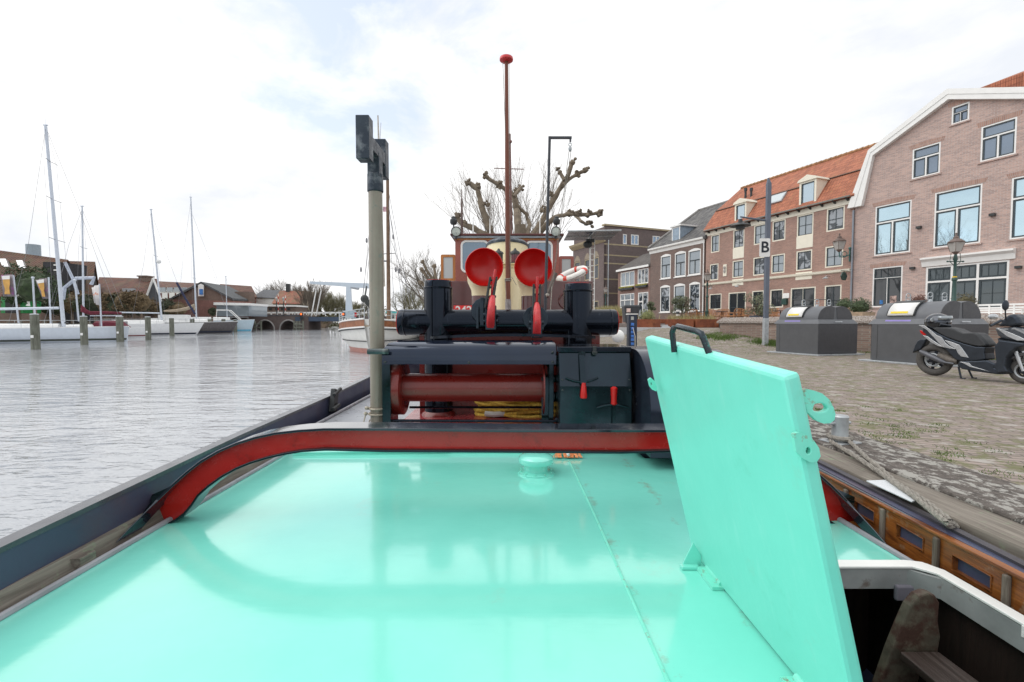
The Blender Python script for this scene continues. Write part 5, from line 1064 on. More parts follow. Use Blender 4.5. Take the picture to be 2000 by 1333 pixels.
# underground-waste containers
U = Vector((.27, -.963, 0)).normalized(); V = Vector((.963, .27, 0)).normalized()
CG = M('bin_front_grey', (.085, .088, .094), .5, var=.08, vs=6, bmp=.12, bs=160); CD = M('bin_shaded_side_grey', (.060, .062, .070), .5, var=.08, vs=6, bmp=.12, bs=160); CT = M('bin_top_grey', (.115, .122, .135), .45, var=.06, bmp=.05, bs=120)  # side grey is darker: shade of the face turned from the sun, painted in
def container(cx_, cy_, label):
    root = thing('waste_container', (cx_, cy_, Q), label, 'waste container', 'dark grey rubbish containers on the quay')
    z0 = gz(cx_, cy_); a, b = 1.41, 1.35; P = lambda u, v, z: Vector((cx_, cy_, 0))+U*u+V*v+Vector((0, 0, z0+z))
    m = MB(); m.prism([P(-.12, -.12, 0), P(a+.12, -.12, 0), P(a+.12, b+.14, 0), P(-.12, b+.14, 0)], (0, 0, .035)); m.build('base_plate', GALV, root, bev=.006)
    m = MB(); ch = .09
    m.prism([P(ch, 0, .035), P(a, 0, .035), P(a, b, .035), P(0, b, .035), P(0, ch, .035)], (0, 0, .80)); bd = m.build('body', CG, root, bev=.008)
    m = MB(); m.prism([P(a+.002, .012, .05), P(a+.002, b-.01, .05), P(a+.002, b-.01, .82), P(a+.002, .012, .82)], U*.008); m.build('shaded_side_skin', CD, bd)  # thin skin added to darken the side face as if in shade
    m = MB(); i_ = .14
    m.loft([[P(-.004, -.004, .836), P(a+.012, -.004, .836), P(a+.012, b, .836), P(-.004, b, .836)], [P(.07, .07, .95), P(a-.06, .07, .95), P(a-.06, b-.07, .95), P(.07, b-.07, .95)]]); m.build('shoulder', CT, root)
    m = MB(); m.prism([P(.20, -.003, .07), P(.208, -.003, .07), P(.208, -.003, .82), P(.20, -.003, .82)], V*.006); m.build('panel_seam', IRON, bd)
    m = MB(); m.prism([P(a+.012, .55, .88), P(a+.012, .80, .88), P(a+.006, .80, .90), P(a+.006, .55, .90)], U*.003); m.build('rivet_strip', GALV, bd)
    # double barrel top
    w0, w1 = .08, b-.08; W_ = w1-w0; H_ = .36
    pr = [(w0+W_*.34*(1-math.cos(R(q))), H_*math.sin(R(q))) for q in range(0, 91, 10)]+[(w0+W_*.5, H_*.90)]
    pr += [(w0+w1-x, z) for x, z in pr[-2::-1]]
    m = MB(); m.loft([[P(.10, v, .95+z) for v, z in pr], [P(a-.09, v, .95+z) for v, z in pr]]); dm = m.build('domed_top', CT, root, smooth=True)
    half = pr[:11]
    for mir in (0, 1):
        pp = [(x if not mir else w0+w1-x, z) for x, z in half]; xm = w0+W_*.5; f_ = -1 if not mir else 1
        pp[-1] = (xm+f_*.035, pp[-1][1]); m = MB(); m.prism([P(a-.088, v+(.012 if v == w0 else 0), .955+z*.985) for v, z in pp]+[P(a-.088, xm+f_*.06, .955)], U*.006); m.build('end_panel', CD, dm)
    lw0, lw1 = .36, .86
    pr2 = [(w0-.02+W_*.34*(1-math.cos(R(q))), (H_+.02)*math.sin(R(q))) for q in range(10, 81, 7)]
    m = MB(); m.loft([[P(lw0-.025, v+.01, .95+z) for v, z in pr2], [P(lw1+.025, v+.01, .95+z) for v, z in pr2]], False, False); m.build('chute_surround', IRON, dm, smooth=True, solid=.02)
    m = MB(); m.loft([[P(lw0, v-.008, .952+z) for v, z in pr2], [P(lw1, v-.008, .952+z) for v, z in pr2]], False, False); ld = m.build('chute_lid', WHITE, root, smooth=True, solid=.01)
    m = MB(); v, z = pr2[1]; v2, z2 = pr2[2]; m.loft([[P(lw0+.06, v-.028, .955+z), P(lw0+.06, v2-.028, .955+z2)], [P(lw1-.10, v-.028, .955+z), P(lw1-.10, v2-.028, .955+z2)]], False, False); m.build('yellow_strip', M('yellow_label', (.80, .62, .03), .5, var=.03), ld)
    m = MB(); m.loft([[P(lw0-.03, .035, .885), P(lw0-.03, .051, .925)], [P(lw1-.03, .035, .885), P(lw1-.03, .051, .925)]], False, False); m.build('violet_label', M('violet_label', (.25, .20, .55), .5, var=.05), root, solid=.004)
    for k, (u, v) in enumerate(((a*.25, b*.5), (a*.55, b*.5), (a*.55, b*.82))):
        c = P(u, v, .95+H_*.9); m = MB(); m.lathe([(.05, 0), (.045, .05), (.03, .09), (0, .1)], c, n=10); m.torus(c+Vector((0, 0, .19)), .05, .010, 14, 6, Matrix.Rotation(R(90), 3, 'X') @ Matrix.Rotation(R(-15), 3, 'Z')); m.tube([c+Vector((-.05, 0, .08)), c+Vector((-.05, 0, .19))], .01, 6); m.tube([c+Vector((.05, 0, .08)), c+Vector((.05, 0, .19))], .01, 6); m.build('lifting_eye', GALV, root, smooth=True)
    return root
container(7.62, 13.25, 'dark grey waste container with white chute, left one, beside the letter B post')
container(8.06, 10.3, 'dark grey waste container with white chute, right one, behind the parked scooter')

# letter B post with lamp
bx_, by_ = 8.41, 15.1; bz = gz(bx_, by_)
bpst = thing('sign_post', (bx_, by_, bz), 'slim slate grey post with white letter B sign and a flat disc street lamp', 'sign post')
zj = at(1495, 622, by_).z; zt = at(1497, 360, by_).z
m = MB(); m.box((bx_, by_, (bz+zj)/2), (.145, .145, zj-bz)); m.build('galvanised_foot', GALV, bpst, bev=.01)
m = MB(); m.box((bx_, by_, (zj+zt)/2), (.125, .125, zt-zj)); m.loft([[(bx_+a*.062, by_+b*.062, zt) for a, b in ((-1, -1), (1, -1), (1, 1), (-1, 1))], [(bx_+a*.02-.02, by_+b*.02, zt+.2) for a, b in ((-1, -1), (1, -1), (1, 1), (-1, 1))]]); m.build('pole', SLATEP, bpst, bev=.006)
c = at(1494, 484, by_-.09); m = MB(); rp_ = rrect(c.x-.17, c.x+.17, c.z-.30, c.z+.30, .04); m.prism([(x, c.y, z) for x, z in rp_], (0, .02, 0)); sg = m.build('sign_plate', WHITE, bpst)
text_mb('B', .50, (c.x, c.y-.004, c.z), (1, 0, 0), (0, 0, 1), .002).build('letter', M('sign_black', (.02, .02, .02), .5), sg)
p0_ = at(1494, 431, by_); p1_ = at(1446, 424, by_-.2); m = MB(); m.tube([p0_, p1_], [.04, .025], 8); m.build('lamp_arm', SLATEP, bpst, smooth=True)
q = at(1446, 441, by_-.2); m = MB(); m.lathe([(0, .22), (.06, .20), (.07, .10), (.12, .08), (.31, .0), (.32, -.02), (.14, -.03), (.13, -.12), (0, -.13)], q, n=24); lp = m.build('lamp_head', IRON, bpst, smooth=True); m = MB(); m.lathe([(.10, .03), (.11, .0), (.10, -.03)], q+Vector((0, 0, -.02)), n=16); m.build('lamp_glass', M('frosted', (.5, .47, .38), .4), lp)

# classic lanterns
def lantern_head(m1, m2, c, k=1.0):
    m2.loft([[(c.x+a*.13*k, c.y+b*.13*k, c.z) for a, b in ((-1, -1), (1, -1), (1, 1), (-1, 1))], [(c.x+a*.21*k, c.y+b*.21*k, c.z+.42*k) for a, b in ((-1, -1), (1, -1), (1, 1), (-1, 1))]])
    m1.lathe([(.30*k, .42*k), (.31*k, .45*k), (.16*k, .58*k), (.10*k, .60*k), (.10*k, .68*k), (.04*k, .72*k), (.03*k, .80*k), (.05*k, .83*k), (0, .88*k)], c, n=8); m1.lathe([(.05*k, -.12*k), (.13*k, -.03*k), (.14*k, 0)], c, n=8)
    for a in (-1, 1):
        for b in (-1, 1): m1.tube([(c.x+a*.135*k, c.y+b*.135*k, c.z), (c.x+a*.215*k, c.y+b*.215*k, c.z+.43*k)], .012*k, 4)
LG = M('lantern_glass', (.40, .385, .36), .25, var=.05)
def lamp(px, y_top, Y, zbase, label, tag_y=None):
    b = at(px, y_top, Y); c = Vector((b.x, b.y, b.z-.66)); r = thing('street_lantern', (b.x, b.y, zbase), label, 'street lamp', 'classic lantern lamp posts')
    m1, m2 = MB(), MB(); lantern_head(m1, m2, c, .78); m1.build('lantern_frame', M('lantern_copper', (.14, .10, .085), .5), r); m2.build('lantern_glass', LG, r)
    m = MB(); h = c.z-.1-zbase; m.lathe([(.16, 0), (.17, .12), (.12, .2), (.10, .7), (.12, .74), (.075, .82), (.06, h*.62), (.085, h*.63), (.085, h*.66), (.05, h*.68), (.04, h*.9), (.07, h*.93), (.04, h)], (b.x, b.y, zbase), n=14); m.build('post', GREENI, r, smooth=True)
    m = MB(); m.tube([(b.x-.28, b.y, c.z-.35), (b.x+.28, b.y, c.z-.35)], .018, 6); m.ball((b.x-.28, b.y, c.z-.35), .035, 6, 5); m.ball((b.x+.28, b.y, c.z-.35), .035, 6, 5)
    for s_ in (-1, 1): m.tube([(b.x+s_*.04, b.y, c.z-.5), (b.x+s_*.2, b.y, c.z-.35), (b.x+s_*.16, b.y, c.z-.05)], .012, 5)
    m.build('ladder_bar', GREENI, r)
    if tag_y: m = MB(); q = at(px, tag_y, Y); m.lathe([(.067, -.03), (.067, .03)], (b.x, b.y, q.z), n=12, caps=False); m.build('yellow_tag', M('tag_yellow', (.75, .50, .02), .5), r)
    return r
lamp(1382, 527, 28.2, ST, 'classic lantern post in front of the left end of the inn terrace'); lamp(1868, 456, 16.5, ST, 'classic lantern post with yellow tag in front of the white shopfront', 542)
lamp(1183, 558, 44, ST, 'distant classic lantern post at the corner of the dark purple building')
# lantern on a wall bracket
w0_ = Frame(*FF.w(0, -1.1, 0)[:2], FD[0], FD[1]); s_, z_ = w0_.sz(1639, 488); cpt = w0_.w(s_, 0, z_)
wl = thing('wall_lantern', FF.w(s_, 0, z_-.3), 'copper topped lantern on an ornate green bracket at the right end of the inn', 'wall lamp')
m1, m2 = MB(), MB(); lantern_head(m1, m2, cpt, 1.2); m1.build('lantern_frame', M('lantern_copper', (.14, .10, .085)), wl); m2.build('lantern_glass', LG, wl)
m = MB(); e = FF.w(s_+.0, -.05, z_-.25); m.tube([cpt+Vector((0, 0, -.12)), cpt+Vector((.08, .05, -.45)), (cpt+e)/2+Vector((0, 0, -.32)), e], .035, 8); m.tube([e+Vector((0, 0, -.45)), e+Vector((0, 0, .35))], .05, 6); m.torus((cpt+e)/2+Vector((0, 0, -.12)), .16, .025, 16, 6, Matrix.Rotation(R(90), 3, 'X') @ Matrix.Rotation(0, 3, 'Z')); m.ball(e+Vector((0, 0, .4)), .09, 8, 6); m.build('bracket', M('verdigris', (.06, .16, .15), .5, var=.3), wl, smooth=True)

# corten planters
COR = M('corten_steel', (.20, .06, .028), .8, var=.35, vs=3, dirt=(.30, .10, .04), dth=(.5, .65), ds=2, bmp=.1)
GRS = M('dry_grass', (.38, .34, .16), .9, var=.4, vs=8)
def planter(x0p, x1p, Y, lab, gr, h=.50, zb=1.252, dep=.9):
    x0, x1 = at(x0p, 630, Y).x, at(x1p, 630, Y).x; r = thing('steel_planter', ((x0+x1)/2, Y+dep/2, zb), lab, 'planter', 'rusty steel planters along the step')
    m = MB(); m.prism([(x0, Y, zb), (x1, Y, zb), (x1+.15, Y+dep, zb), (x0-.35, Y+dep, zb)], (0, 0, h)); m.build('trough', COR, r, bev=.008)
    m = MB(); rr = random.Random(int(x0p))
    for k in range(gr):
        x, y = rr.uniform(x0, x1), rr.uniform(Y+.1, Y+dep-.1); l = rr.uniform(.12, .42); dx, dy = rr.uniform(-.2, .2), rr.uniform(-.2, .2)
        m.add([(x-.012, y, zb+h-.02), (x+.012, y, zb+h-.02), (x+dx, y+dy, zb+h+l)], [(0, 1, 2)])
    if gr: m.build('ornamental_grass', GRS, r)
planter(1245, 1290, 27.12, 'short rusty planter with a round shrub left of the granite stair', 60); planter(1311, 1355, 27.12, 'rusty steel planter with olive tree right of the stair gap', 200); planter(1360, 1404, 27.12, 'rusty steel planter beside the left end of the parapet wall', 140)
planter(1178, 1215, 33, 'far rusty planter with tall ornamental grass before the dark purple building', 0, .6, ST)
m = MB(); a, b = at(1291.5, 630, 27.2).x, at(1307, 630, 27.2).x
for k in range(2): m.span((a, 27.1+k*.26, 1.25), (b, 27.62, 1.335+k*.083))
tag(m.build('granite_stair', STEP, bev=.008), 'two granite steps in the gap between the rusty planters', 'steps')
def tuft(x, y, z, n, h, sp, mat, name, label, cat, seed=1, kindv=None):
    rr = random.Random(seed); m = MB()
    for k in range(n):
        a, r_ = rr.uniform(0, 6.3), sp*rr.random()**.6; px_, py_ = x+r_*math.cos(a), y+r_*math.sin(a); l = h*rr.uniform(.5, 1); dx, dy = rr.uniform(-.5, .5)*h, rr.uniform(-.5, .5)*h
        w_ = .012+h*.01; m.add([(px_-w_, py_, z), (px_+w_, py_, z), (px_+dx, py_+dy, z+l)], [(0, 1, 2)])
    o = m.build(name, mat); tag(o, label, cat); 
    if kindv: kind(o, kindv)
    return o
LEAF = M('olive_leaf', (.13, .15, .085), .7, var=.5, vs=9); BOX = M('box_leaf', (.05, .075, .03), .7, var=.6, vs=14); BARK = M('bark_brown', (.16, .12, .09), .95, var=.4, vs=10, bmp=.6, bs=30)
tuft(at(1190, 630, 33.4).x, 33.4, ST+.55, 700, .85, 1.0, GRS, 'ornamental_grass', 'pale ornamental grass clump in the far planter', 'grass', 3)
def leafball(x, y, z, r, n, mat, m, rr, sq=1, ls=.05):
    for k in range(n):
        a, b = rr.uniform(0, 6.283), math.acos(rr.uniform(-1, 1)); q = r*rr.uniform(.55, 1.02)*(1+.18*math.sin(3*a)*math.sin(2*b)); px_, py_, pz_ = x+q*math.sin(b)*math.cos(a), y+q*math.sin(b)*math.sin(a), z+q*math.cos(b)*sq
        u = Vector((rr.uniform(-1, 1), rr.uniform(-1, 1), rr.uniform(-1, 1))).normalized()*ls; v = u.orthogonal().normalized()*ls*.45; p = Vector((px_, py_, pz_)); m.add([p-u, p+v, p+u, p-v], [(0, 1, 2, 3)])
def shrub(px, py, Y, r, lab, n=900, mat=BOX, z=None, pot=None, ls=.04):
    c = at(px, py, Y); z_ = c.z if z is None else z; rt = thing('shrub', (c.x, c.y, z_-r), lab, 'shrub'); m = MB(); rr = random.Random(int(px)); leafball(c.x, c.y, z_, r, n, mat, m, rr, .85, ls); m.ball((c.x, c.y, z_-.03), r*.72, 10, 8, .12, rr, (1, 1, .8)); m.build('foliage', mat, rt)
    if pot: m = MB(); m.box((c.x+.02, c.y, z_-r*.55-pot[1]/2), (pot[0], pot[0]*.8, pot[1]), rz=.38); m.build('pot', pot[2], rt, bev=.01)
PW = M('planter_wood', (.34, .25, .17), .8, var=.3, vs=6)
shrub(1264, 617, 27.6, .45, 'round olive green shrub standing in the short rusty planter', 900, M('grass_green', (.22, .24, .10), .8, var=.4))
shrub(1680, 599, 18.5, .42, 'round clipped box bush in a square wooden tub between the two waste containers', 1200, BOX, None, (.8, .42, PW)); shrub(1649, 594, 20.5, .34, 'small clipped bush left of the round box bush in its tub', 600, BOX, None, (.5, .4, PW))
shrub(1795, 589, 19, .32, 'low reddish hedge plant under the ground floor window sill', 600, M('reddish_leaf', (.12, .055, .04), .8, var=.5)); shrub(1884, 590, 17.5, .40, 'low green and red shrub below the shopfront left of the bench', 700, M('mix_leaf', (.09, .08, .04), .8, var=.6))
def smalltree(px, Y, y_top, y_bot, rp, lab, pot=True, zb=ST, seed=2):
    t_ = at(px, y_top, Y); r = rp*Y/F; rt = thing('olive_tree', (t_.x, Y, zb), lab, 'tree', 'small olive trees on the terrace'); rr = random.Random(seed); m = MB(); c = Vector((t_.x, Y, t_.z-r*1.1))
    m.tube([(c.x, Y, zb+.3), (c.x+.05, Y, c.z-r*.8), (c.x, Y, c.z)], [.06, .05, .03], 7)
    for k in range(26): e = c+Vector((rr.uniform(-1, 1)*r, rr.uniform(-1, 1)*r, rr.uniform(-.5, 1)*r)); m.tube([c-Vector((0, 0, r*.5)), (c+e)/2, e], [.02, .012, .005], 4, False)
    m.build('trunk', BARK, rt); m = MB()
    for k in range(14): o_ = Vector((rr.uniform(-.75, .75), rr.uniform(-.75, .75), rr.uniform(-.7, .8)))*r; leafball(c.x+o_.x, c.y+o_.y, c.z+o_.z, r*.42, 150, LEAF, m, rr, 1, .05)
    m.build('crown', LEAF, rt)
    if pot: m = MB(); m.lathe([(.26, 0), (.36, .42), (.38, .44), (.34, .44)], (c.x, Y, zb), n=18); m.build('pot', SLATEP, rt, smooth=True)
smalltree(1478, 25.5, 571, 600, 25, 'bushy olive tree in a grey pot on the terrace right of the lantern post', seed=4); smalltree(1331, 28.6, 578, 605, 17, 'thin olive tree in front of the dark brown brick house', seed=8)
smalltree(1272, 34, 590, 600, 8, 'small bare standard tree at the corner of the low brick house', seed=11)
# terrace chairs and tables
RAT = M('rattan', (.42, .20, .085), .6, var=.35, vs=25); 
def make_chair(lab):
    r = thing('rattan_chair', (0, 0, 0), lab, 'chair', 'orange rattan chairs on the inn terrace')
    for sx in (-1, 1):
        for sy in (-1, 1): m = MB(); m.tube([(sx*.22, sy*.22, 0), (sx*.2, sy*.2, .45)], .018, 5); m.build('leg', RAT, r)
    m = MB(); m.box((0, 0, .45), (.46, .46, .05)); m.build('seat', RAT, r, bev=.01)
    m = MB(); m.tube([(-.22, .2, .45), (-.24, .27, .75), (-.15, .3, .88), (.15, .3, .88), (.24, .27, .75), (.22, .2, .45)], .018, 6)
    for k in range(-2, 3): m.tube([(k*.08, .22, .47), (k*.08, .29, .87)], .012, 4)
    m.tube([(-.23, .24, .62), (-.26, -.12, .66), (-.2, -.2, .45)], .016, 5); m.tube([(.23, .24, .62), (.26, -.12, .66), (.2, -.2, .45)], .016, 5); m.build('backrest', RAT, r); return r
chs = [(1347, 29.5), (1357, 28.8), (1369, 29.6), (1379, 28.6), (1393, 28.2), (1402, 29.2), (1415, 28.2), (1423, 29.6), (1433, 27.4), (1443, 28.8), (1453, 27.3), (1465, 28.2), (1487, 27.0), (1497, 28.0), (1507, 26.6), (1518, 27.6)]
where = ['leftmost rattan chair, by the thin olive tree', 'rattan chair behind the stair planter', 'rattan chair left of the lantern post', 'rattan chair just behind the lantern post', 'first rattan chair right of the lantern post', 'second rattan chair right of the lantern post', 'rattan chair before the left double door, front row', 'rattan chair before the left double door, back row', 'rattan chair under the left door jamb', 'rattan chair behind the parapet wall left end', 'rattan chair left of the bushy olive tree', 'rattan chair right beside the grey olive pot', 'first rattan chair right of the bushy olive tree', 'rattan chair just left of the letter B post', 'rattan chair just right of the letter B post', 'rightmost rattan chair, near the small window']
ch0 = None; rr = random.Random(9)
for i, (px, Y) in enumerate(chs):
    o = make_chair(where[i]) if ch0 is None else copy_tree(ch0)
    if ch0 is None: ch0 = o
    p = at(px, 630, Y); o.location = (p.x, Y, ST+.004); o.rotation_euler = (0, 0, rr.uniform(0, 6.28)); o['label'] = where[i]
def make_table(lab):
    r = thing('bistro_table', (0, 0, 0), lab, 'table', 'dark bistro tables on the inn terrace'); m = MB(); m.box((0, 0, .735), (.65, .65, .03)); m.build('table_top', IRON, r, bev=.006); m = MB(); m.tube([(0, 0, .03), (0, 0, .72)], .03, 8); m.build('column', IRON, r); m = MB(); m.box((0, 0, .015), (.5, .06, .03)); m.box((0, 0, .018), (.06, .5, .03)); m.build('foot', IRON, r); return r
tb0 = None
for i, (px, Y, l_) in enumerate(((1363, 29, 'small dark table between the leftmost rattan chairs'), (1409, 28.7, 'small dark table right of the lantern post'), (1448, 28.0, 'small dark table left of the bushy olive tree'), (1524, 26.6, 'small dark table under the small window of the inn'))):
    o = make_table(l_) if tb0 is None else copy_tree(tb0)
    if tb0 is None: tb0 = o
    p = at(px, 630, Y); o.location = (p.x, Y, ST+.004); o['label'] = l_
# white bench in front of the shopfront
bf = Frame(*FF.w(0, -1.3, 0)[:2], FD[0], FD[1]); s0_, s1_ = bf.sz(1902, 600)[0], bf.sz(1999, 600)[0]
bn_ = thing('white_bench', bf.w((s0_+s1_)/2, 0, ST), 'long white slatted bench below the shopfront windows', 'bench', None)
BZ = at(1950, 590, bf.w(s0_+1.5, 0, 0).y).z-.02-.92
BW = lambda s_, y_, z_: bf.w(s_, y_, ST+z_)
L_ = s1_-s0_; parts = MB()
parts.prism([BW(s0_, .35, .88), BW(s1_, .35, .88), BW(s1_, .39, .88), BW(s0_, .39, .88)], (0, 0, .09))
for k in range(3): z = .52+.11*k; parts.prism([BW(s0_, .34, z), BW(s1_, .34, z), BW(s1_, .36, z), BW(s0_, .36, z)], (0, 0, .08))
for k in range(5): s_ = s0_+L_*k/4; parts.prism([BW(s_-.03, .33, .42), BW(s_+.03, .33, .42), BW(s_+.03, .39, .42), BW(s_-.03, .39, .42)], (0, 0, .52))
parts.build('backrest', WHITE, bn_)
m = MB()
for k in range(4): y_ = -.12+.12*k; m.prism([BW(s0_, y_, .43), BW(s1_, y_, .43), BW(s1_, y_+.09, .43), BW(s0_, y_+.09, .43)], (0, 0, .025))
m.prism([BW(s0_, -.13, .34), BW(s1_, -.13, .34), BW(s1_, -.10, .34), BW(s0_, -.10, .34)], (0, 0, .085)); m.build('seat', WHITE, bn_)
for k in range(3):
    s_ = s0_+.03+(L_-.06)*k/2
    for y_ in (-.12, .34): m = MB(); m.prism([BW(s_-.03, y_, 0), BW(s_+.03, y_, 0), BW(s_+.03, y_+.06, 0), BW(s_-.03, y_+.06, 0)], (0, 0, .43)); m.build('leg', WHITE, bn_)
for s_ in (s0_, s1_): m = MB(); m.prism([BW(s_-.03, -.15, .64), BW(s_+.03, -.15, .64), BW(s_+.03, .38, .64), BW(s_-.03, .38, .64)], (0, 0, .035)); m.prism([BW(s_-.03, -.13, .42), BW(s_+.03, -.13, .42), BW(s_+.03, -.07, .42), BW(s_-.03, -.07, .42)], (0, 0, .22)); m.build('armrest', WHITE, bn_)
# wheelie bin, bollard, post, charging column, solar mast
c = at(1233, 612, 25.5); wbz = at(1233, 634, 25.5).z
wb = thing('wheelie_bin', (c.x, 27.9, ST), 'dark grey wheelie bin with a red and white sticker standing on the step', 'wheelie bin'); Yw = 27.9; x0, x1 = at(1219, 600, Yw).x, at(1249, 600, Yw).x; h_ = at(1230, 597, Yw).z-ST
m = MB(); cxx = (x0+x1)/2; m.loft([[(cxx+a*.38, Yw+.3+b*.30, ST+.08) for a, b in ((-1, -1), (1, -1), (1, 1), (-1, 1))], [(cxx+a*.47, Yw+.3+b*.38, ST+h_-.08) for a, b in ((-1, -1), (1, -1), (1, 1), (-1, 1))]]); m.build('body', M('bin_plastic', (.045, .05, .058), .5), wb, bev=.02)
m = MB(); m.loft([[(cxx+a*.50, Yw+.3+b*.42, ST+h_-.08) for a, b in ((-1, -1), (1, -1), (1, 1), (-1, 1))], [(cxx+a*.44, Yw+.3+b*.36, ST+h_+.02) for a, b in ((-1, -1), (1, -1), (1, 1), (-1, 1))]]); m.build('lid', M('bin_plastic', (.045, .05, .058)), wb, bev=.015)
m = MB(); m.box((cxx-.22, Yw-.075, ST+h_-.30), (.24, .012, .24)); m.build('sticker', M('sticker_pale', (.72, .55, .50), .5, var=.2, vs=8), wb)
for s_ in (-1, 1): m = MB(); m.lathe([(0, -.03), (.09, -.03), (.09, .03), (0, .03)], (cxx+s_*.33, Yw+.02, ST+.09), 'X', 14); m.build('wheel', IRON, wb)
c = at(1324, 605, 28.0); r = thing('road_bollard', (c.x, 28, ST), 'black bollard with white bands beside the thin olive tree', 'bollard'); m = MB(); zt = at(1324, 607, 28).z; m.lathe([(.10, 0), (.10, zt-ST-.1), (.07, zt-ST), (0, zt-ST+.02)], (c.x, 28, ST), n=14); m.build('shaft', IRON, r, smooth=True)
for dz in (.22, .45, .72): m = MB(); m.lathe([(.104, 0), (.104, .11)], (c.x, 28, ST+dz), n=14, caps=False); m.build('white_band', WHITE, r)
Yc = 13.6; c = at(1234, 640, Yc); zb = gz(c.x, Yc); zt = at(1234, 615, Yc).z
r = thing('power_pedestal', (c.x, Yc, zb), 'black quayside power pedestal with a column of blue sockets and white cap', 'power pedestal'); m = MB(); m.box((c.x, Yc, (zb+zt)/2), (.25, .25, zt-zb)); m.build('column', M('pedestal_black', (.03, .035, .05), .4), r, bev=.01); m = MB(); m.box((c.x, Yc, zt+.015), (.29, .29, .03)); m.build('cap', WHITE, r)
for k, py in enumerate((634, 642, 649, 657, 664, 672)):
    q = at(1235, py, Yc-.13); m = MB(); m.box((q.x, Yc-.145, q.z), (.085, .05, .085)); m.lathe([(0, -.02), (.035, -.02), (.035, .02)], (q.x, Yc-.17, q.z-.005), 'Y', 12); m.build('blue_socket', M('socket_blue', (.06, .19, .55), .4, var=.2, vs=30), r, bev=.004)
m = MB(); q = at(1235, 622, Yc-.13); m.box((q.x, Yc-.135, q.z), (.08, .02, .10)); m.build('meter_window', M('meter_grey', (.4, .42, .4), .4), r)
m = MB(); a = at(1236, 640, Yc-.2); m.tube([a, a+Vector((.06, -.03, -.25)), a+Vector((.07, -.02, -.8))], .008, 5); m.build('cable', WHITEC, r)
Ys = 20.0; c = at(1155, 560, Ys); 
r = thing('solar_mast', (c.x, Ys, Q), 'white lattice mast carrying a flat dark solar panel above the life ring', 'solar mast'); zt = at(1155, 462, Ys).z
m = MB()
for a in range(3): x, y = c.x+.13*math.cos(a*2.09), Ys+.13*math.sin(a*2.09); m.tube([(x, y, Q), (x, y, zt-.1)], .02, 5)
for k in range(22):
    z = Q+.1+k*.25
    if z > zt-.3: break
    m.torus((c.x, Ys, z), .125, .012, 3, 4)
m.build('mast', WHITE, r)
pa, pb, pc_, pd = at(1111, 453, 18.6), at(1211, 451.5, 18.6), at(1191, 469, 21.4), at(1101, 470.5, 21.4)
m = MB(); up = Vector((0, 0, .04)); m.loft([[pa, pb, pc_, pd], [p+up for p in (pa, pb, pc_, pd)]]); m.build('solar_panel', M('panel_cells', (.02, .03, .07), .25, var=.3, vs=2), r)
m = MB(); m.tube([pa-Vector((.05, .02, -.02)), pb-Vector((-.05, .02, -.02))], .035, 6); m.tube([(pa+pd)/2, (pb+pc_)/2], .03, 6); m.tube([(pa+pb)/2, (pc_+pd)/2], .03, 6); m.tube([(c.x, Ys, zt-.25), (pa+pb+pc_+pd)/4], .05, 6); m.build('panel_frame', GALV, r)
m = MB(); q = at(1148, 478, Ys-.2); m.ball(q, .2, 10, 8, sq=(1, 1, .8)); m.box(q+Vector((.1, 0, .16)), (.35, .2, .12)); m.build('camera_dome', IRON, r, smooth=True)
c = at(1207, 657, 7.0); m = MB(); m.ball(c, .10, 14, 10); tag(m.build('round_fender', WHITE, smooth=True), 'white ball fender resting against the tug beside the cross bar end', 'fender')
# grass
GG = M('weed_green', (.10, .16, .035), .9, var=.5, vs=9)
m = MB(); rr = random.Random(21)
def grassat(cx_, cy_, n, sp, h):
    for k in range(n):
        x, y = cx_+rr.gauss(0, sp), cy_+rr.gauss(0, sp); 
        if x < 2.7: continue
        z = qz(x, y); l = h*rr.uniform(.4, 1); wd_ = .0028+h*.03; m.add([(x-wd_, y, z), (x+wd_, y, z), (x+rr.uniform(-.6, .6)*h, y+rr.uniform(-.6, .6)*h, z+l)], [(0, 1, 2)])
for cx_, cy_ in ((8.75, 15.0), (8.6, 15.6), (7.6, 17.6), (7.9, 16.9)): grassat(cx_, cy_, 420, .22, .16)
for k in range(60): t = rr.uniform(-.2, 9); p = WF.w(t, -rr.uniform(.02, .35), 0); grassat(p.x, p.y, 26, .08, .07)
for k in range(190): x = 2.72+abs(rr.gauss(0, .5)); grassat(x, rr.uniform(1.2, 9.5), 26, .035, .017)
for k in range(60): grassat(rr.uniform(6.5, 9.5), rr.uniform(12.2, 17), 14, .10, .03)
o = m.build('grass_weeds', GG); kind(o, 'stuff'); tag(o, 'green weeds and moss tufts growing between the quay paving bricks', 'weeds')

# ================================================================== SCOOTER
SX, SY = 6.93, 7.5
SFr = Frame(SX, SY, .29, -.957)      # side plane of the scooter; its normal n points away from the camera
zs = Z(1740, 560, 6.058)
sct = thing('parked_scooter', (SX, SY, Q), 'black and silver motor scooter on its centre stand beside the right waste container', 'scooter')
def spt(x, y, off=0):
    p = zs(x, y); s_, z = SFr.sz(p[0], p[1], off); return s_, z
def slabp(pts, hw, name, mat, par=sct, bev=.012, near=None, taper=0):
    """traced side profile given real width: near face at -hw, far face at +hw"""
    o0 = [spt(x, y, -hw) for x, y in pts]; m = MB()
    cs = sum(p[0] for p in o0)/len(o0); cz = sum(p[1] for p in o0)/len(o0)
    rg = lambda off, k: [SFr.w(cs+(s_-cs)*k, off, cz+(z-cz)*k) for s_, z in o0]
    if near is None: m.loft([rg(-hw, 1-taper), rg(-hw*.6, 1), rg(hw*.6, 1), rg(hw, 1-taper)] if taper else [rg(-hw, 1), rg(hw, 1)])
    else: m.loft([rg(-hw-near, 1), rg(-hw+.006, 1)])
    return m.build(name, mat, par, bev=bev)
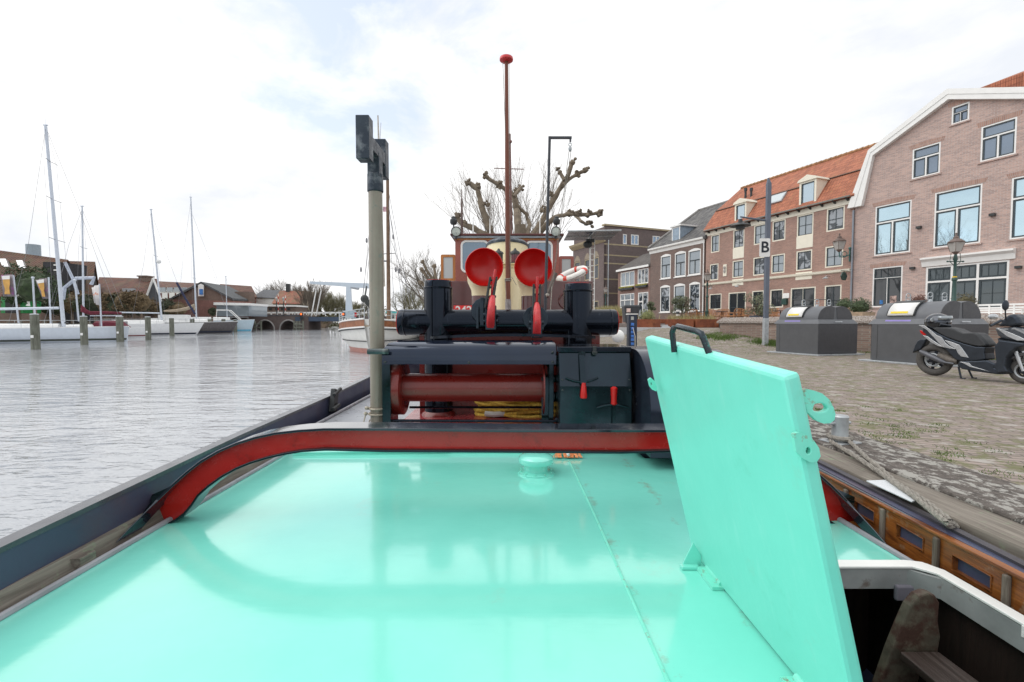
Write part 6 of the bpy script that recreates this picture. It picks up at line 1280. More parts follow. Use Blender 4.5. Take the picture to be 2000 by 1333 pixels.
SB = M('scooter_black_plastic', (.026, .029, .033), .42, var=.15, vs=9); SG = M('scooter_gloss_grey', (.05, .058, .07), .18, var=.15, coat=.8); SS = M('scooter_silver', (.50, .52, .54), .25, metal=.4, var=.06, coat=.5); SEATM = M('seat_vinyl', (.030, .033, .037), .55, var=.1, bmp=.2, bs=200); TYR = M('tyre_rubber', (.085, .08, .075), .85, var=.2, vs=12); RIMM = M('wheel_black', (.02, .02, .022), .35)
slabp([(470, 485), (520, 478), (600, 480), (660, 482), (740, 498), (800, 528), (850, 548), (920, 546), (990, 548), (1030, 568), (1085, 622), (1138, 685), (1135, 708), (1060, 716), (960, 700), (850, 668), (740, 632), (640, 595), (560, 552), (500, 512)], .13, 'seat', SEATM, bev=.02, taper=.06)
slabp([(380, 478), (450, 500), (560, 555), (700, 620), (860, 675), (1000, 712), (1115, 716), (1105, 790), (1120, 862), (1000, 880), (900, 878), (800, 880), (740, 850), (690, 790), (640, 738), (560, 700), (480, 650), (400, 590), (368, 540)], .12, 'side_body', SB, bev=.015)
slabp([(330, 455), (400, 460), (480, 520), (545, 575), (605, 600), (650, 665), (690, 700), (780, 742), (700, 735), (610, 712), (560, 655), (500, 590), (430, 515)], .12, 'silver_side_trim', SS, near=.012, bev=.004)
slabp([(640, 635), (720, 655), (815, 692), (850, 735), (890, 790), (925, 843), (835, 828), (800, 790), (775, 738), (700, 690)], .12, 'silver_side_trim', SS, near=.014, bev=.004)
slabp([(380, 575), (440, 590), (520, 650), (600, 700), (700, 720), (640, 722), (560, 705), (470, 655)], .12, 'silver_side_trim', SS, near=.010, bev=.004)
slabp([(350, 515), (400, 540), (440, 575), (400, 580), (360, 550)], .10, 'tail_lamp', REDB, near=.02, bev=.004)
slabp([(245, 788), (275, 700), (310, 640), (350, 618), (415, 622), (405, 660), (350, 740), (330, 755)], .07, 'rear_mudguard', SB, taper=.1)
slabp([(800, 885), (935, 880), (1000, 880), (1130, 872), (1245, 918), (1230, 965), (1300, 1005), (1380, 1020), (1330, 1040), (1250, 1040), (1100, 1020), (950, 1000), (830, 975), (780, 940)], .16, 'footboard', SB, bev=.02)
slabp([(815, 888), (930, 905), (960, 940), (1180, 1008), (1085, 985), (940, 952), (880, 918)], .16, 'silver_side_trim', SS, near=.01, bev=.003)
slabp([(1245, 600), (1290, 625), (1400, 640), (1510, 655), (1600, 665), (1590, 700), (1500, 712), (1400, 790), (1360, 850), (1345, 960), (1385, 1030), (1250, 1040), (1205, 960), (1235, 900), (1222, 830), (1212, 700), (1262, 640)], .19, 'leg_shield', SB, bev=.03, taper=.08)
slabp([(1205, 484), (1275, 486), (1370, 482), (1470, 472), (1560, 515), (1700, 585), (1790, 660), (1700, 690), (1500, 652), (1300, 620), (1248, 580)], .15, 'front_fairing', SG, bev=.03, taper=.08)
slabp([(1260, 490), (1400, 540), (1520, 590), (1620, 640), (1500, 640), (1380, 590), (1300, 530)], .15, 'silver_front_trim', SS, near=.012, bev=.004)
slabp([(1300, 400), (1350, 360), (1400, 325), (1450, 330), (1500, 365), (1530, 420), (1535, 455), (1400, 478), (1340, 470), (1250, 470), (1290, 430)], .13, 'handlebar_cowl', SB, bev=.03, taper=.1)
m = MB(); cpt = SFr.w(*[spt(1356, 222, -.30)[0]], -.30, spt(1356, 222, -.30)[1]); m.ball(cpt, .065, 14, 10, sq=(.75, .3, 1.15)); a_ = SFr.w(spt(1360, 400, -.15)[0], -.15, spt(1360, 400, -.15)[1]); m.tube([a_, cpt-Vector((0, 0, .07))], .008, 6); m.build('mirror', SB, sct, smooth=True)
cpt = SFr.w(spt(1212, 356, .25)[0], .25, spt(1212, 356, .25)[1]); m = MB(); m.ball(cpt, .065, 12, 8, sq=(1.2, .4, .7)); m.tube([cpt, SFr.w(spt(1330, 370, .12)[0], .12, spt(1330, 370, .12)[1])], .008, 6); m.build('mirror', SS, sct, smooth=True)
m = MB(); a_ = SFr.w(spt(1310, 400, -.2)[0], -.2, spt(1310, 400, -.2)[1]); b_ = SFr.w(spt(1180, 465, -.34)[0], -.34, spt(1180, 465, -.34)[1]); m.tube([a_, b_], .018, 8); m.build('handlebar_grip', SB, sct, smooth=True)
def wheel(x, y, rpx, nm):
    s_, z = spt(x, y); c = SFr.w(s_, 0, z); d3, n3 = SFr.d, SFr.n; Rw = c.z-gz(c.x, c.y); r_ = .055
    rot = Matrix((d3, Vector((0, 0, 1)), n3)).transposed(); m = MB(); m.torus(c, Rw-r_, r_, 44, 12, rot); t_ = m.build(nm, TYR, sct, smooth=True)
    m = MB(); m.torus(c, Rw-r_*1.75, .018, 36, 6, rot); m.torus(c, Rw-r_*1.75, .018, 36, 6, rot)
    for k in range(6):
        a = k*math.pi/3+.3; e = c+rot @ Vector((math.cos(a), math.sin(a), 0))*(Rw-.09); e2 = c+rot @ Vector((math.cos(a+.16), math.sin(a+.16), 0))*(Rw-.09); m.tube([c, e], [.022, .012], 6); m.tube([c, e2], [.02, .010], 6)
    m.tube([c-n3*.06, c+n3*.06], .045, 12); m.build('rim', RIMM, t_, smooth=True)
    m = MB(); m.torus(c-n3*.045, .10, .014, 24, 4, rot); m.build('brake_disc', GALV, t_, smooth=True); return c, Rw
cw, Rw = wheel(515, 868, 0, 'rear_wheel'); cf = wheel(1602, 1000, 0, 'front_wheel')
m = MB(); pts = [SFr.w(spt(x, y, -.14)[0], -.14, spt(x, y, -.14)[1]) for x, y in ((345, 768), (400, 792), (520, 848), (600, 888), (640, 900), (745, 915))]; m.tube(pts, [.030, .042, .044, .038, .02, .015], 12); ex = m.build('exhaust', M('exhaust_grey', (.10, .105, .12), .4, metal=.3), sct, smooth=True)
m = MB(); pts = [SFr.w(spt(x, y, -.05)[0], -.05, spt(x, y, -.05)[1]) for x, y in ((570, 820), (640, 850), (720, 880), (800, 890))]; m.tube(pts, [.06, .075, .07, .05], 10); m.build('engine', M('engine_dirty', (.12, .105, .09), .6, metal=.3, var=.4, vs=20, bmp=.4), sct, smooth=True)
for (x0, y0, x1, y1, of_) in ((800, 950, 830, 1105, -.12), (905, 955, 965, 1092, .12)):
    a_, b_ = SFr.w(spt(x0, y0, of_)[0], of_, spt(x0, y0, of_)[1]), SFr.w(spt(x1, y1, of_)[0], of_, Q+.01); m = MB(); m.tube([a_, b_, b_+SFr.d*.05], .013, 8); m.build('centre_stand_leg', SB, sct, smooth=True)
for o_ in (-.07, .07):
    a_ = SFr.w(spt(1500, 740)[0], o_, spt(1500, 740)[1]); b_ = SFr.w(spt(1602, 1000)[0], o_, spt(1602, 1000)[1]); m = MB(); m.tube([a_, a_*.5+b_*.5, b_], [.022, .022, .016], 8); m.build('front_fork', SS, sct, smooth=True)
slabp([(1400, 865), (1440, 820), (1520, 785), (1600, 780), (1700, 810), (1600, 812), (1500, 830), (1440, 860)], .065, 'front_mudguard', M('mudguard_grey', (.11, .11, .115), .4), bev=.01)
hp = SFr.w(spt(548, 410)[0], 0, spt(548, 410)[1])
hl = thing('motorcycle_helmet', hp-Vector((0, 0, .12)), 'glossy black open visor helmet resting on the tail of the parked scooter', 'helmet')
HM = M('helmet_gloss_black', (.012, .013, .015), .08, var=.1, coat=1); d3 = SFr.d
m = MB(); rings = []
for i in range(1, 12):
    ph = math.pi*i/14; r_ = .145*math.sin(ph); rings.append([hp+d3*(r_*1.22*math.cos(a)+.01*i/12)+SFr.n*(r_*.92*math.sin(a))+Vector((0, 0, .15*math.cos(ph)-.02)) for a in [R(q) for q in range(0, 360, 18)]])
m.loft(rings); m.build('shell', HM, hl, smooth=True)
m = MB(); rings = []
for a in range(-65, 66, 13):
    rings.append([hp+d3*(.19*math.cos(R(a)))+SFr.n*(.145*math.sin(R(a)))+Vector((0, 0, .085)), hp+d3*(.205*math.cos(R(a)))+SFr.n*(.15*math.sin(R(a)))+Vector((0, 0, .02))])
m.loft(rings, False, False); m.build('visor', glassmat('visor_tint', (.28, .31, .33), .05, .5), hl, smooth=True, solid=.004)
m = MB(); m.tube([hp+d3*.10-SFr.n*.12-Vector((0, 0, .05)), hp+d3*.17-Vector((0, 0, .075)), hp+d3*.10+SFr.n*.12-Vector((0, 0, .05))], .028, 8); m.build('chin_guard', HM, hl, smooth=True)
m = MB(); m.lathe([(0, 0), (.03, 0), (.03, .012), (0, .016)], hp-SFr.n*.142+d3*.02+Vector((0, 0, .02)), 'Y', 12); m.build('visor_hinge', GALV, hl)

# ================================================================== LEFT BANK: piles, yachts, flags, houses
PTS = ((70, 683, 615), (165, 674, 619), (235, 668, 619), (290, 665, 620), (336, 657, 622), (376, 653, 623), (409, 651, 624), (437, 649.5, 624), (460, 649, 625))
PW_ = (14, 12, 12, 9.5, 8, 8, 8, 7, 6)
plab = ['nearest mooring pile, leftmost, with a small number plate', 'mooring pile in front of the red sail cover mast', 'mooring pile at the bow of the long white yacht', 'mooring pile beside the red canopy boat', 'mooring pile left of the second white yacht mast', 'mooring pile at the foot of the mast with the sand sail cover', 'mooring pile in front of the brown hull', 'mooring pile between the brown hull and the pale blue hull', 'farthest mooring pile, before the pale blue hull']
for (px, yb_, yt_), wd, l_ in zip(PTS, PW_, plab):
    b = atz(px, yb_, 0); r_ = wd/2*b.y/F; zt = at(px, yt_, b.y).z; m = MB(); t = thing('mooring_pile', (b.x, b.y, 0), l_, 'mooring pile', 'row of wooden mooring piles')
    m.tube([(b.x, b.y, -1), (b.x, b.y, zt)], [r_*1.03, r_*.97], 12); m.build('pile', PILE, t, smooth=True); m = MB(); m.lathe([(r_*.99, 0), (r_*.9, .05), (0, .07)], (b.x, b.y, zt), n=12); m.build('pile_cap', GALV, t)
    if px < 300: m = MB(); m.box((b.x+.04, b.y-r_-.01, .75), (.16, .02, .16)); m.build('number_tag', WHITE, t)
BD = Vector((-.92, -.39, 0)).normalized()
HW = M('gelcoat_pale_blue', (.60, .66, .74), .2, var=.05, coat=.4); HWW = M('gelcoat_white', (.76, .77, .78), .25, var=.04, coat=.3); DKW = M('deck_white', (.78, .79, .79), .4, var=.05); ALU = M('mast_alloy', (.55, .60, .68), .4, metal=.2, var=.06); WIRE = M('rig_wire', (.22, .22, .24), .4)
BRH = M('hull_brown_grey', (.085, .075, .075), .25, coat=.4); BURG = M('burgundy_canvas', (.12, .014, .028), .85, var=.2); SAND = M('sand_canvas', (.35, .29, .22), .9, var=.15); BOOTT = M('boot_stripe', (.015, .02, .04), .3); ANT = M('antifoul_red', (.20, .05, .05), .5)
def yacht(label, ex, ey, L, B, fb, hm, rake=.6, stripe=None, kindn='sailing_yacht'):
    E = atz(ex, ey, 0); r = thing(kindn, E+BD*L*.5, label, 'sailing boat', 'boats moored bow out behind the mooring piles'); N = Vector((-BD.y, BD.x, 0))
    fr = Frame(E.x, E.y, -BD.x, -BD.y); rings = []
    P = lambda t, v, z: E+BD*t+N*v+Vector((0, 0, z))
    n = 12
    for i in range(n+1):
        t = i/n; hb = B/2*(math.sin(min(1, t*1.55+.02)*math.pi/2)**.8)*(1-.22*max(0, t-.6)/.4); zt = fb*(1.12-.25*t+.12*t*t); x = t*L; rk = -rake*(1-t)**3
        rings.append([P(x+rk, hb, zt), P(x+rk*.6, hb*.98, zt*.55), P(x, hb*.86, .12), P(x, hb*.55, -.25), P(x, -hb*.55, -.25), P(x, -hb*.86, .12), P(x+rk*.6, -hb*.98, zt*.55), P(x+rk, -hb, zt)])
    m = MB(); m.loft(rings); h = m.build('hull', hm, r, smooth=True)
    m = MB(); m.loft([[rg[i]+(rg[0]-rg[7]).normalized()*(.012 if i < 4 else -.012)*k_ for i in ids] for rg in rings for ids, k_ in (((2, 3, 4, 5), 1),)]) if False else None
    m = MB()
    for sgn, (a_, b_) in ((1, (2, 1)), (-1, (5, 6))):
        m.loft([[rg[a_]+N*sgn*.01, rg[a_].lerp(rg[b_], .28)+N*sgn*.012] for rg in rings], False, False)
    m.build('waterline_stripe', stripe or BOOTT, h)
    m = MB(); m.loft([[rg[0]+Vector((0, 0, .02)), rg[7]+Vector((0, 0, .02)), rg[7]-Vector((0, 0, .05)), rg[0]-Vector((0, 0, .05))] for rg in rings]); m.build('deck', DKW, r)
    return r, fr, P, N, L, B, fb
def trace(fr, pts, off=0): return [fr.w(fr.sz(x, y, off)[0], off, fr.sz(x, y, off)[1]) for x, y in pts]
def coach(par, P, t0, t1, hb, z0, h):
    m = MB(); m.loft([[P(t0+(t1-t0)*k, hb*w_*v, z0+h*zz) for v, zz in ((-1, -.1), (-.85, .8), (-.4, 1), (.4, 1), (.85, .8), (1, -.1))] for k, w_ in ((0, .35), (.12, .75), (.5, 1), (.85, 1), (1, .95))] ); hh = m.build('coachroof', DKW, par, smooth=True)
    return hh
def rig(par, fr, mast, boom=None, spr=(), stays=(), mr=.09, cover=None, bm=None):
    a_, b_ = trace(fr, mast); m = MB(); m.tube([a_-Vector((0, 0, .5)), b_], [mr, mr*.75], 10); ms = m.build('mast', ALU, par, smooth=True)
    m = MB(); m.tube([b_, b_+Vector((0, 0, .5))], .012, 4); m.box(b_+Vector((0, 0, .05)), (.35, .1, .06)); m.build('masthead_gear', ALU, ms)
    for x, y, hw_ in spr:
        q = trace(fr, [(x, y)])[0]; m = MB(); m.tube([q-fr.n*hw_+fr.d*.1, q, q+fr.n*hw_+fr.d*.1], .022, 5); m.build('spreader', WIRE, ms)
    if boom: m = MB(); m.tube(trace(fr, boom), mr*.75, 8); m.build('boom', ALU, par, smooth=True)
    if cover: m = MB(); pts = trace(fr, cover[0]); m.tube(pts, cover[2], 8); m.build('sail_cover', cover[1], par, smooth=True)
    m = MB()
    for s_ in stays: m.tube(trace(fr, s_), .013, 4, False)
    if spr:
        for sg in (-1, 1): q = trace(fr, [(spr[0][0], spr[0][1])])[0]; m.tube([b_, q+fr.n*sg*spr[0][2], a_+fr.n*sg*1.4], .010, 4, False)
    if m.v: m.build('rigging', WIRE, ms)
    return ms
def rails(par, P, L, B, fb, n=6):
    for k, tt in enumerate((.25, .45, .62)):
        m = MB(); c = P(L*tt, -B*.5-.12, fb*.55); m.ball(c, .15, 8, 6, sq=(.8, .8, 1.7)); m.tube([c, P(L*tt, -B*.46, fb+.3)], .012, 4); m.build('fender', HWW if k % 2 else M('fender_navy', (.02, .025, .04), .5), par, smooth=True)
    for tt, hh in ((.30, .22), (.52, .16), (.75, .3)): m = MB(); m.box(P(L*tt, -.1, fb+hh+.2), (.5, .35, .10), rz=R(23)); m.build('deck_hatch', IRON, par)
    m = MB()
    for sg in (-1, 1):
        pts = [P(.4+(L*.8)*k/n, sg*B*.44*(.35 if k == 0 else .8 if k == 1 else 1), fb*1.0) for k in range(n+1)]
        for p in pts: m.tube([p, p+Vector((0, 0, .6))], .014, 4)
        m.tube([p+Vector((0, 0, .6)) for p in pts], .012, 4)
    m.build('guard_rail', GALV, par)
# Y1 long pale yacht
r, fr, P, N, L, B, fb = yacht('long pale blue-white racing yacht with very tall mast, nearest on the left bank', 248, 667, 13.5, 3.6, 1.12, HW, .15, M('stripe_olive', (.05, .06, .05), .4))
coach(r, P, 4.2, 9.5, 1.1, 1.05, .42); rig(r, fr, [(124, 628), (89, 246)], [(-6, 604), (115, 602)], [(98, 316, .9), (103, 390, 1.1), (109, 469, 1.2)], [[(90, 250), (152, 402), (240, 640)], [(89, 250), (55, 480), (15, 640)], [(127, 512), (86, 628)], [(127, 512), (143, 545)]], .13); rails(r, P, L, B, fb)
m = MB(); c = P(9.4, 1.85, .75); fnd = atz(26, 668, 0); c = at(26, 649, E_y) if False else P(8.6, -1.9, .7); m.ball(c, .22, 10, 8, sq=(.8, .8, 1.5)); m.tube([c, c+Vector((0, 0, .7))], .015, 4); m.build('hanging_fender', M('fender_navy', (.02, .025, .04), .5), r, smooth=True)
# Y2 mast with burgundy cover (hull hidden behind Y1)
r, fr, P, N, L, B, fb = yacht('small white yacht with burgundy boom cover, moored behind the long pale yacht', 246, 662, 9.5, 3.0, 1.0, HWW, .3)
coach(r, P, 2.5, 6, .9, .95, .4); rig(r, fr, [(163, 628), (160.5, 404)], None, [(161, 484, .7)], [[(160, 410), (134, 480), (98, 625)], [(161, 410), (240, 600)]], .085, cover=([(160, 596), (163, 607), (176, 612), (205, 611), (237, 612)], BURG, [.08, .24, .18, .14, .1]))
m = MB(); m.tube(trace(fr, [(176, 617), (238, 617)]), .05, 6); m.build('boom_rest', ALU, r)
# red canopy motor boat
r, fr, P, N, L, B, fb = yacht('low white motor boat with a red canvas canopy and windscreen', 284, 659, 6.5, 2.6, .95, HWW, .5, ANT, 'motor_boat')
r['category'] = 'motor boat'
m = MB(); m.loft([[P(t, v, .95+z*h) for v, z in ((-1.15, 0), (-1, .75), (-.5, 1), (.5, 1), (1, .75), (1.15, 0))] for t, h in ((1.5, .15), (2.0, .75), (2.8, .85), (3.9, .75), (4.3, .2))]); cn = m.build('canopy', BURG, r, smooth=True); m = MB(); m.box(P(2.2, -1.08, 1.45), (.8, .04, .45), rz=R(23)); m.box(P(3.4, -1.08, 1.45), (.8, .04, .4), rz=R(23)); m.build('canopy_window', glassmat('clear_vinyl', (.45, .48, .5), .15, .2), cn)
# Y4 white yacht
r, fr, P, N, L, B, fb = yacht('white sailing yacht with raked bow and slightly leaning mast, middle of the row', 382, 655, 11.5, 3.5, 1.35, HWW, .9)
coach(r, P, 3.2, 8, 1.1, 1.3, .55); rig(r, fr, [(317, 630), (295, 410)], [(233, 610.5), (312, 612)], [(302, 500, .9)], [[(300, 428), (345, 550), (381, 628)], [(295, 412), (280, 520), (255, 632)]], .10); rails(r, P, L, B, fb)
m = MB(); q = trace(fr, [(306, 511)])[0]; m.ball(q+fr.d*.2, .26, 10, 8, sq=(1, 1, 1)); m.build('radar_dome', DKW, r, smooth=True)
m = MB(); pts = trace(fr, [(345, 552), (362, 583), (381, 614)]); m.tube(pts, .12, 7); m.build('furled_foresail', M('navy_canvas', (.03, .035, .08), .8), r, smooth=True)
# Y5 brown hull with sand cover
r, fr, P, N, L, B, fb = yacht('dark brown hulled yacht with sand coloured boom cover and light deckhouse', 452, 651, 12, 3.8, 1.55, BRH, .9)
coach(r, P, 3.0, 9.5, 1.4, 1.5, .6); rig(r, fr, [(384, 628), (372.5, 386)], None, [(378, 544, 1.0)], [[(376, 420), (422, 540), (448, 628)], [(373, 390), (358, 500), (345, 630)]], .11, cover=([(320, 608), (345, 607), (366, 603), (379, 597), (381, 606)], SAND, [.12, .2, .24, .26, .16])); rails(r, P, L, B, fb)
m = MB(); m.loft([[P(t, v, 1.9+z) for v, z in ((-1.2, 0), (-1.1, .75), (1.1, .75), (1.2, 0))] for t in (5.2, 5.5, 8.5)]); hs = m.build('deckhouse', DKW, r); m = MB()
for k in range(4): m.box(P(5.9+k*.7, -1.17, 2.3), (.45, .05, .3), rz=R(23))
m.build('deckhouse_window', GLASS, hs)
# Y7 pale blue hull
r, fr, P, N, L, B, fb = yacht('light blue hulled boat with white wheel shelter and bare frame, farthest in the row', 490, 648.5, 10, 3.6, 1.85, M('hull_light_blue', (.48, .60, .68), .3, var=.06), .6, M('stripe_cyan', (.12, .42, .60), .4))
coach(r, P, 3, 8, 1.2, 1.8, .6); rig(r, fr, [(444, 632), (441, 541)], None, [], [[(442, 545), (470, 628)], [(418, 540), (444, 612)]], .07); rails(r, P, L, B, fb); m = MB(); m.tube([P(1.5, -1, 2.0), P(3, -1.2, 3.6), P(5, -1.2, 3.6)], .07, 6); m.tube([P(1.5, 1, 2.0), P(3, 1.2, 3.6), P(5, 1.2, 3.6)], .07, 6); m.tube([P(5, -1.2, 3.6), P(5, 1.2, 3.6)], .07, 6); m.tube([P(5, -1.2, 3.6), P(5.2, -1.3, 1.9)], .05, 6); m.build('davit_frame', WHITE, r)
# white-blue lifting frame ashore
lf = thing('boat_lift_frame', at(150, 640, 44)-Vector((0, 0, 1)), 'pale blue-grey tubular frame arching over the yacht sterns', 'steel frame'); m = MB(); m.tube([at(x, y, 44) for x, y in ((123, 585), (126, 562), (134, 556), (148, 544), (184, 543), (178, 556))], .16, 6); m.tube([at(x, y, 44) for x, y in ((127, 513), (143, 546), (152, 575))], .13, 6); m.build('arched_tube', M('frame_blue_grey', (.45, .50, .60), .5), lf, smooth=True)
# flags
def flag(pole, quad_, Y, mat, label, glass=None):
    b = at(pole[0][0], pole[0][1], Y); r = thing('banner_flag', (b.x, b.y, .9), label, 'banner', None); m = MB(); t = at(pole[1][0], pole[1][1], Y); m.tube([(b.x, b.y, min(b.z, 1.0)), t], .06, 6); m.build('pole', ALU, r)
    q = [at(x, y, Y) for x, y in quad_]; m = MB(); rows = []
    for i in range(7):
        a_ = q[0].lerp(q[1], i/6); b_ = q[3].lerp(q[2], i/6); o_ = Vector((0, .12*math.sin(i*1.7), 0)); rows.append([a_+o_, b_+o_])
    m.loft(rows, False, False); c_ = m.build('cloth', mat, r, smooth=True, solid=.012)
    if glass:
        at_ = lambda u, v: (q[0].lerp(q[1], u)).lerp(q[3].lerp(q[2], u), v)+Vector((0, -.14, 0))
        m = MB(); m.prism([at_(u, v) for u, v in ((.22, .12), (.80, .12), (.76, .45), (.68, .62), (.72, .90), (.28, .90), (.34, .62), (.26, .45))], (0, .01, 0)); m.build('printed_glass', M('amber_print', (.60, .34, .09), .7), c_)
        m = MB(); m.prism([at_(u, v)+Vector((0, -.012, 0)) for u, v in ((.20, .06), (.82, .06), (.80, .22), (.23, .22))], (0, .01, 0)); m.build('printed_foam', WHITE, c_)
FG = M('banner_grey_violet', (.26, .23, .25), .9, var=.25, vs=2, dirt=(.40, .13, .38), dth=(.54, .64), ds=1.2)
flag([(37, 628), (26, 538)], [(2, 538), (27, 536), (31, 580), (6, 579)], 37.5, FG, 'printed banner with an amber drink glass, leftmost', 1); flag([(99, 628), (95, 542)], [(69, 547), (93, 543), (96, 584), (83, 584)], 38.5, FG, 'printed banner with an amber drink glass, left of the tall yacht mast', 1)
flag([(198, 630), (194, 555)], [(179, 562), (195, 555), (196, 599), (184, 592)], 40, M('banner_white_orange', (.74, .72, .72), .9, var=.06, dirt=(.75, .35, .25), dth=(.6, .66), ds=1.4), 'white banner with a faint orange mark behind the burgundy boom cover')
for x0, y0, x1, y1 in ((68, 614, 64, 543), (154, 628, 146, 548)): b = at(x0, y0, 41); t = at(x1, y1, 41); m = MB(); m.tube([b, t], .07, 6); m.ball(t, .12, 8, 6); tag(m.build('flag_pole', ALU), 'bare white flag pole %s' % ('between the two drink glass banners' if x0 == 68 else 'just right of the tall yacht mast'), 'flag pole')
# bank houses
TLB = tilemat('brown_left_tiles', (.17, .075, .048), (.11, .055, .04), (.04, .025, .02), .28, .32, moss=(.10, .09, .045), mth=(.45, .62)); TLD = tilemat('dark_red_tiles', (.20, .09, .065), (.12, .06, .05), (.05, .03, .03), .26, .3, moss=(.15, .13, .08), mth=(.5, .66)); SLA = M('grey_slate', (.085, .09, .10), .7, var=.2, vs=1.5, bmp=.2, bs=10)
BRL = brickmat('left_brown_brick', (.26, .18, .145), (.19, .135, .11), (.22, .19, .17)); BRR = brickmat('left_red_brick', (.27, .12, .10), (.19, .09, .08), (.2, .14, .12)); TIMD = M('dark_boarding', (.035, .035, .04), .8, var=.3)
def house(label, xL, xR, eL, eR, rL, rR, YL, YR, dep, wm_, rm, zb=.9, ov=.4, verge=None, extra=None):
    """long side faces the water; e = eaves pixel heights, r = ridge pixel heights"""
    a = at(xL, eL, YL); b = at(xR, eR, YR); d = Vector((b.x-a.x, b.y-a.y, 0)); Ln = d.length; d.normalize(); n = Vector((-d.y, d.x, 0))
    if n.y < 0: n = -n
    r = thing('bank_house', (a.x*.5+b.x*.5, a.y*.5+b.y*.5, zb), label, 'building'); ze0, ze1 = a.z, b.z
    za_ = at(xL, rL, YL+dep/2).z; zb2 = at(xR, rR, YR+dep/2).z; A0 = Vector((a.x, a.y, 0)); B0 = Vector((b.x, b.y, 0)); up = lambda p, z: Vector((p.x, p.y, z))
    def sec(p, ze, zr): return [up(p, zb), up(p, ze), up(p+n*dep/2, zr-.1), up(p+n*dep, ze), up(p+n*dep, zb)]
    m = MB(); m.loft([sec(A0, ze0, za_), sec(B0, ze1, zb2)]); w_ = m.build('wall', wm_, r)
    m = MB()
    def rs(p, ze, zr): return [up(p-n*ov, ze-.12), up(p+n*dep/2, zr), up(p+n*(dep+ov), ze-.12), up(p+n*(dep+ov), ze-.25), up(p+n*dep/2, zr-.15), up(p-n*ov, ze-.25)]
    m.loft([rs(A0-d*.2, ze0, za_), rs(B0+d*.2, ze1, zb2)]); rf_ = m.build('roof', rm, r)
    return r, w_, rf_, d, n, A0, B0
def on_front(A0, d, n, s_, z, w_, h, mat, par, name, out=.06):
    c = A0+d*s_-n*out; m = MB(); m.prism([Vector((c.x, c.y, z))+d*(-w_/2), Vector((c.x, c.y, z))+d*(w_/2), Vector((c.x, c.y, z))+d*(w_/2)+n*(out+.05), Vector((c.x, c.y, z))-d*(w_/2)+n*(out+.05)], (0, 0, h)); return m.build(name, mat, par)
r, w_, rf_, d, n, A0, B0 = house('long house with mossy brown tiled roof and two skylights, far left', -60, 78, 588, 566, 490, 508, 58, 60, 11, BRL, TLB)
for px, py in ((12.5, 515), (45, 518)):
    q = [at(px+dx, py+dy, 61.5-dy*.13) for dx, dy in ((-9, -8), (3, -8), (9, 7), (-3, 7))]; m = MB(); m.loft([[p+Vector((0, -.3, .05)) for p in q], [p+Vector((0, 0, -.1)) for p in q]]); m.build('skylight', glassmat('roof_light%d' % px, (.55, .57, .62), .1, .3), rf_)
r, w_, rf_, d, n, A0, B0 = house('boarded gable house with dark side wall and steep red tiled roof', 80, 176, 572, 575, 511, 513, 63, 66, 10, TIMD, TLB)
for x in (108, 110):
    pass
m = MB(); c1 = at(98, 540, 61.5); m.prism([at(x, y, 61.6) for x, y in ((83, 566), (112, 566), (116, 512), (84, 512))], (0, 4, 0)); tw = m.build('dark_stair_tower', TIMD, r); m = MB()
for y in (518, 528): q = at(108, y, 61.5); m.box(q, (.42, .06, .18))
m.build('tower_window', WHITE, tw)
r, w_, rf_, d, n, A0, B0 = house('low house with weathered red tiled roof and chimney, behind the white banner', 184, 300, 583, 590, 543, 546, 70, 74, 12, BRL, TLD)
m = MB(); q = at(285, 552, 78); m.box(q+Vector((0, 0, -.6)), (1.4, 1.4, 3)); m.box(q+Vector((0, 0, 1.0)), (1.7, 1.7, .2)); m.build('chimney', BRL, rf_)
m = MB(); q = at(252, 567, 73.6); m.box(q, (1.8, .5, .5)); m.build('roof_light', glassmat('roof_light_b', (.5, .52, .55), .1), rf_)
# slate gable with white verge boards
g0 = thing('slate_gable_house', at(299, 600, 72), 'dark slate gable with two white verge boards, behind the white yacht mast', 'building')
tri = [at(x, y, 71) for x, y in ((283, 612), (283, 588), (299, 545), (315, 588), (315, 612))]; m = MB(); m.prism(tri, (-7.6, 9, 0)); m.build('wall', SLA, g0)
for a_, b_ in (((283, 588), (299, 544)), ((299, 544), (316, 590))): m = MB(); m.tube([at(a_[0], a_[1], 70.7), at(b_[0], b_[1], 70.7)], .17, 4); m.build('verge_board', WHITE, g0)
m = MB(); p = [at(x, y, 70.8) for x, y in ((284, 612), (316, 612), (316, 590), (284, 590))]; m.prism(p, (0, -.1, 0)); m.build('brick_base', BRL, g0)
# white dormered terrace behind
r, w_, rf_, d, n, A0, B0 = house('distant terrace with white dormers and blue window bands', 300, 400, 560, 565, 550, 555, 120, 124, 9, WHITE, TLD, 4)
for k in range(6): on_front(A0, d, n, 1.5+k*2.1, A0.z+0, .1, .1, WHITE, r, 'trim') if False else None
for k in range(5):
    q = at(318+k*14, 566, 119.5); m = MB(); m.box(q, (1.5, .2, 1.1)); m.build('window', GLASSG, w_)
m = MB(); m.prism([at(x, y, 117) for x, y in ((312, 612), (380, 612), (380, 573), (312, 573))], (0, 2, 0)); w2 = m.build('lower_storeys', BRR, r)
for k in range(4):
    q = at(322+k*14, 578, 116.9); m = MB(); m.box(q, (1.4, .1, 1.5)); m.build('window', WHITE, w2)
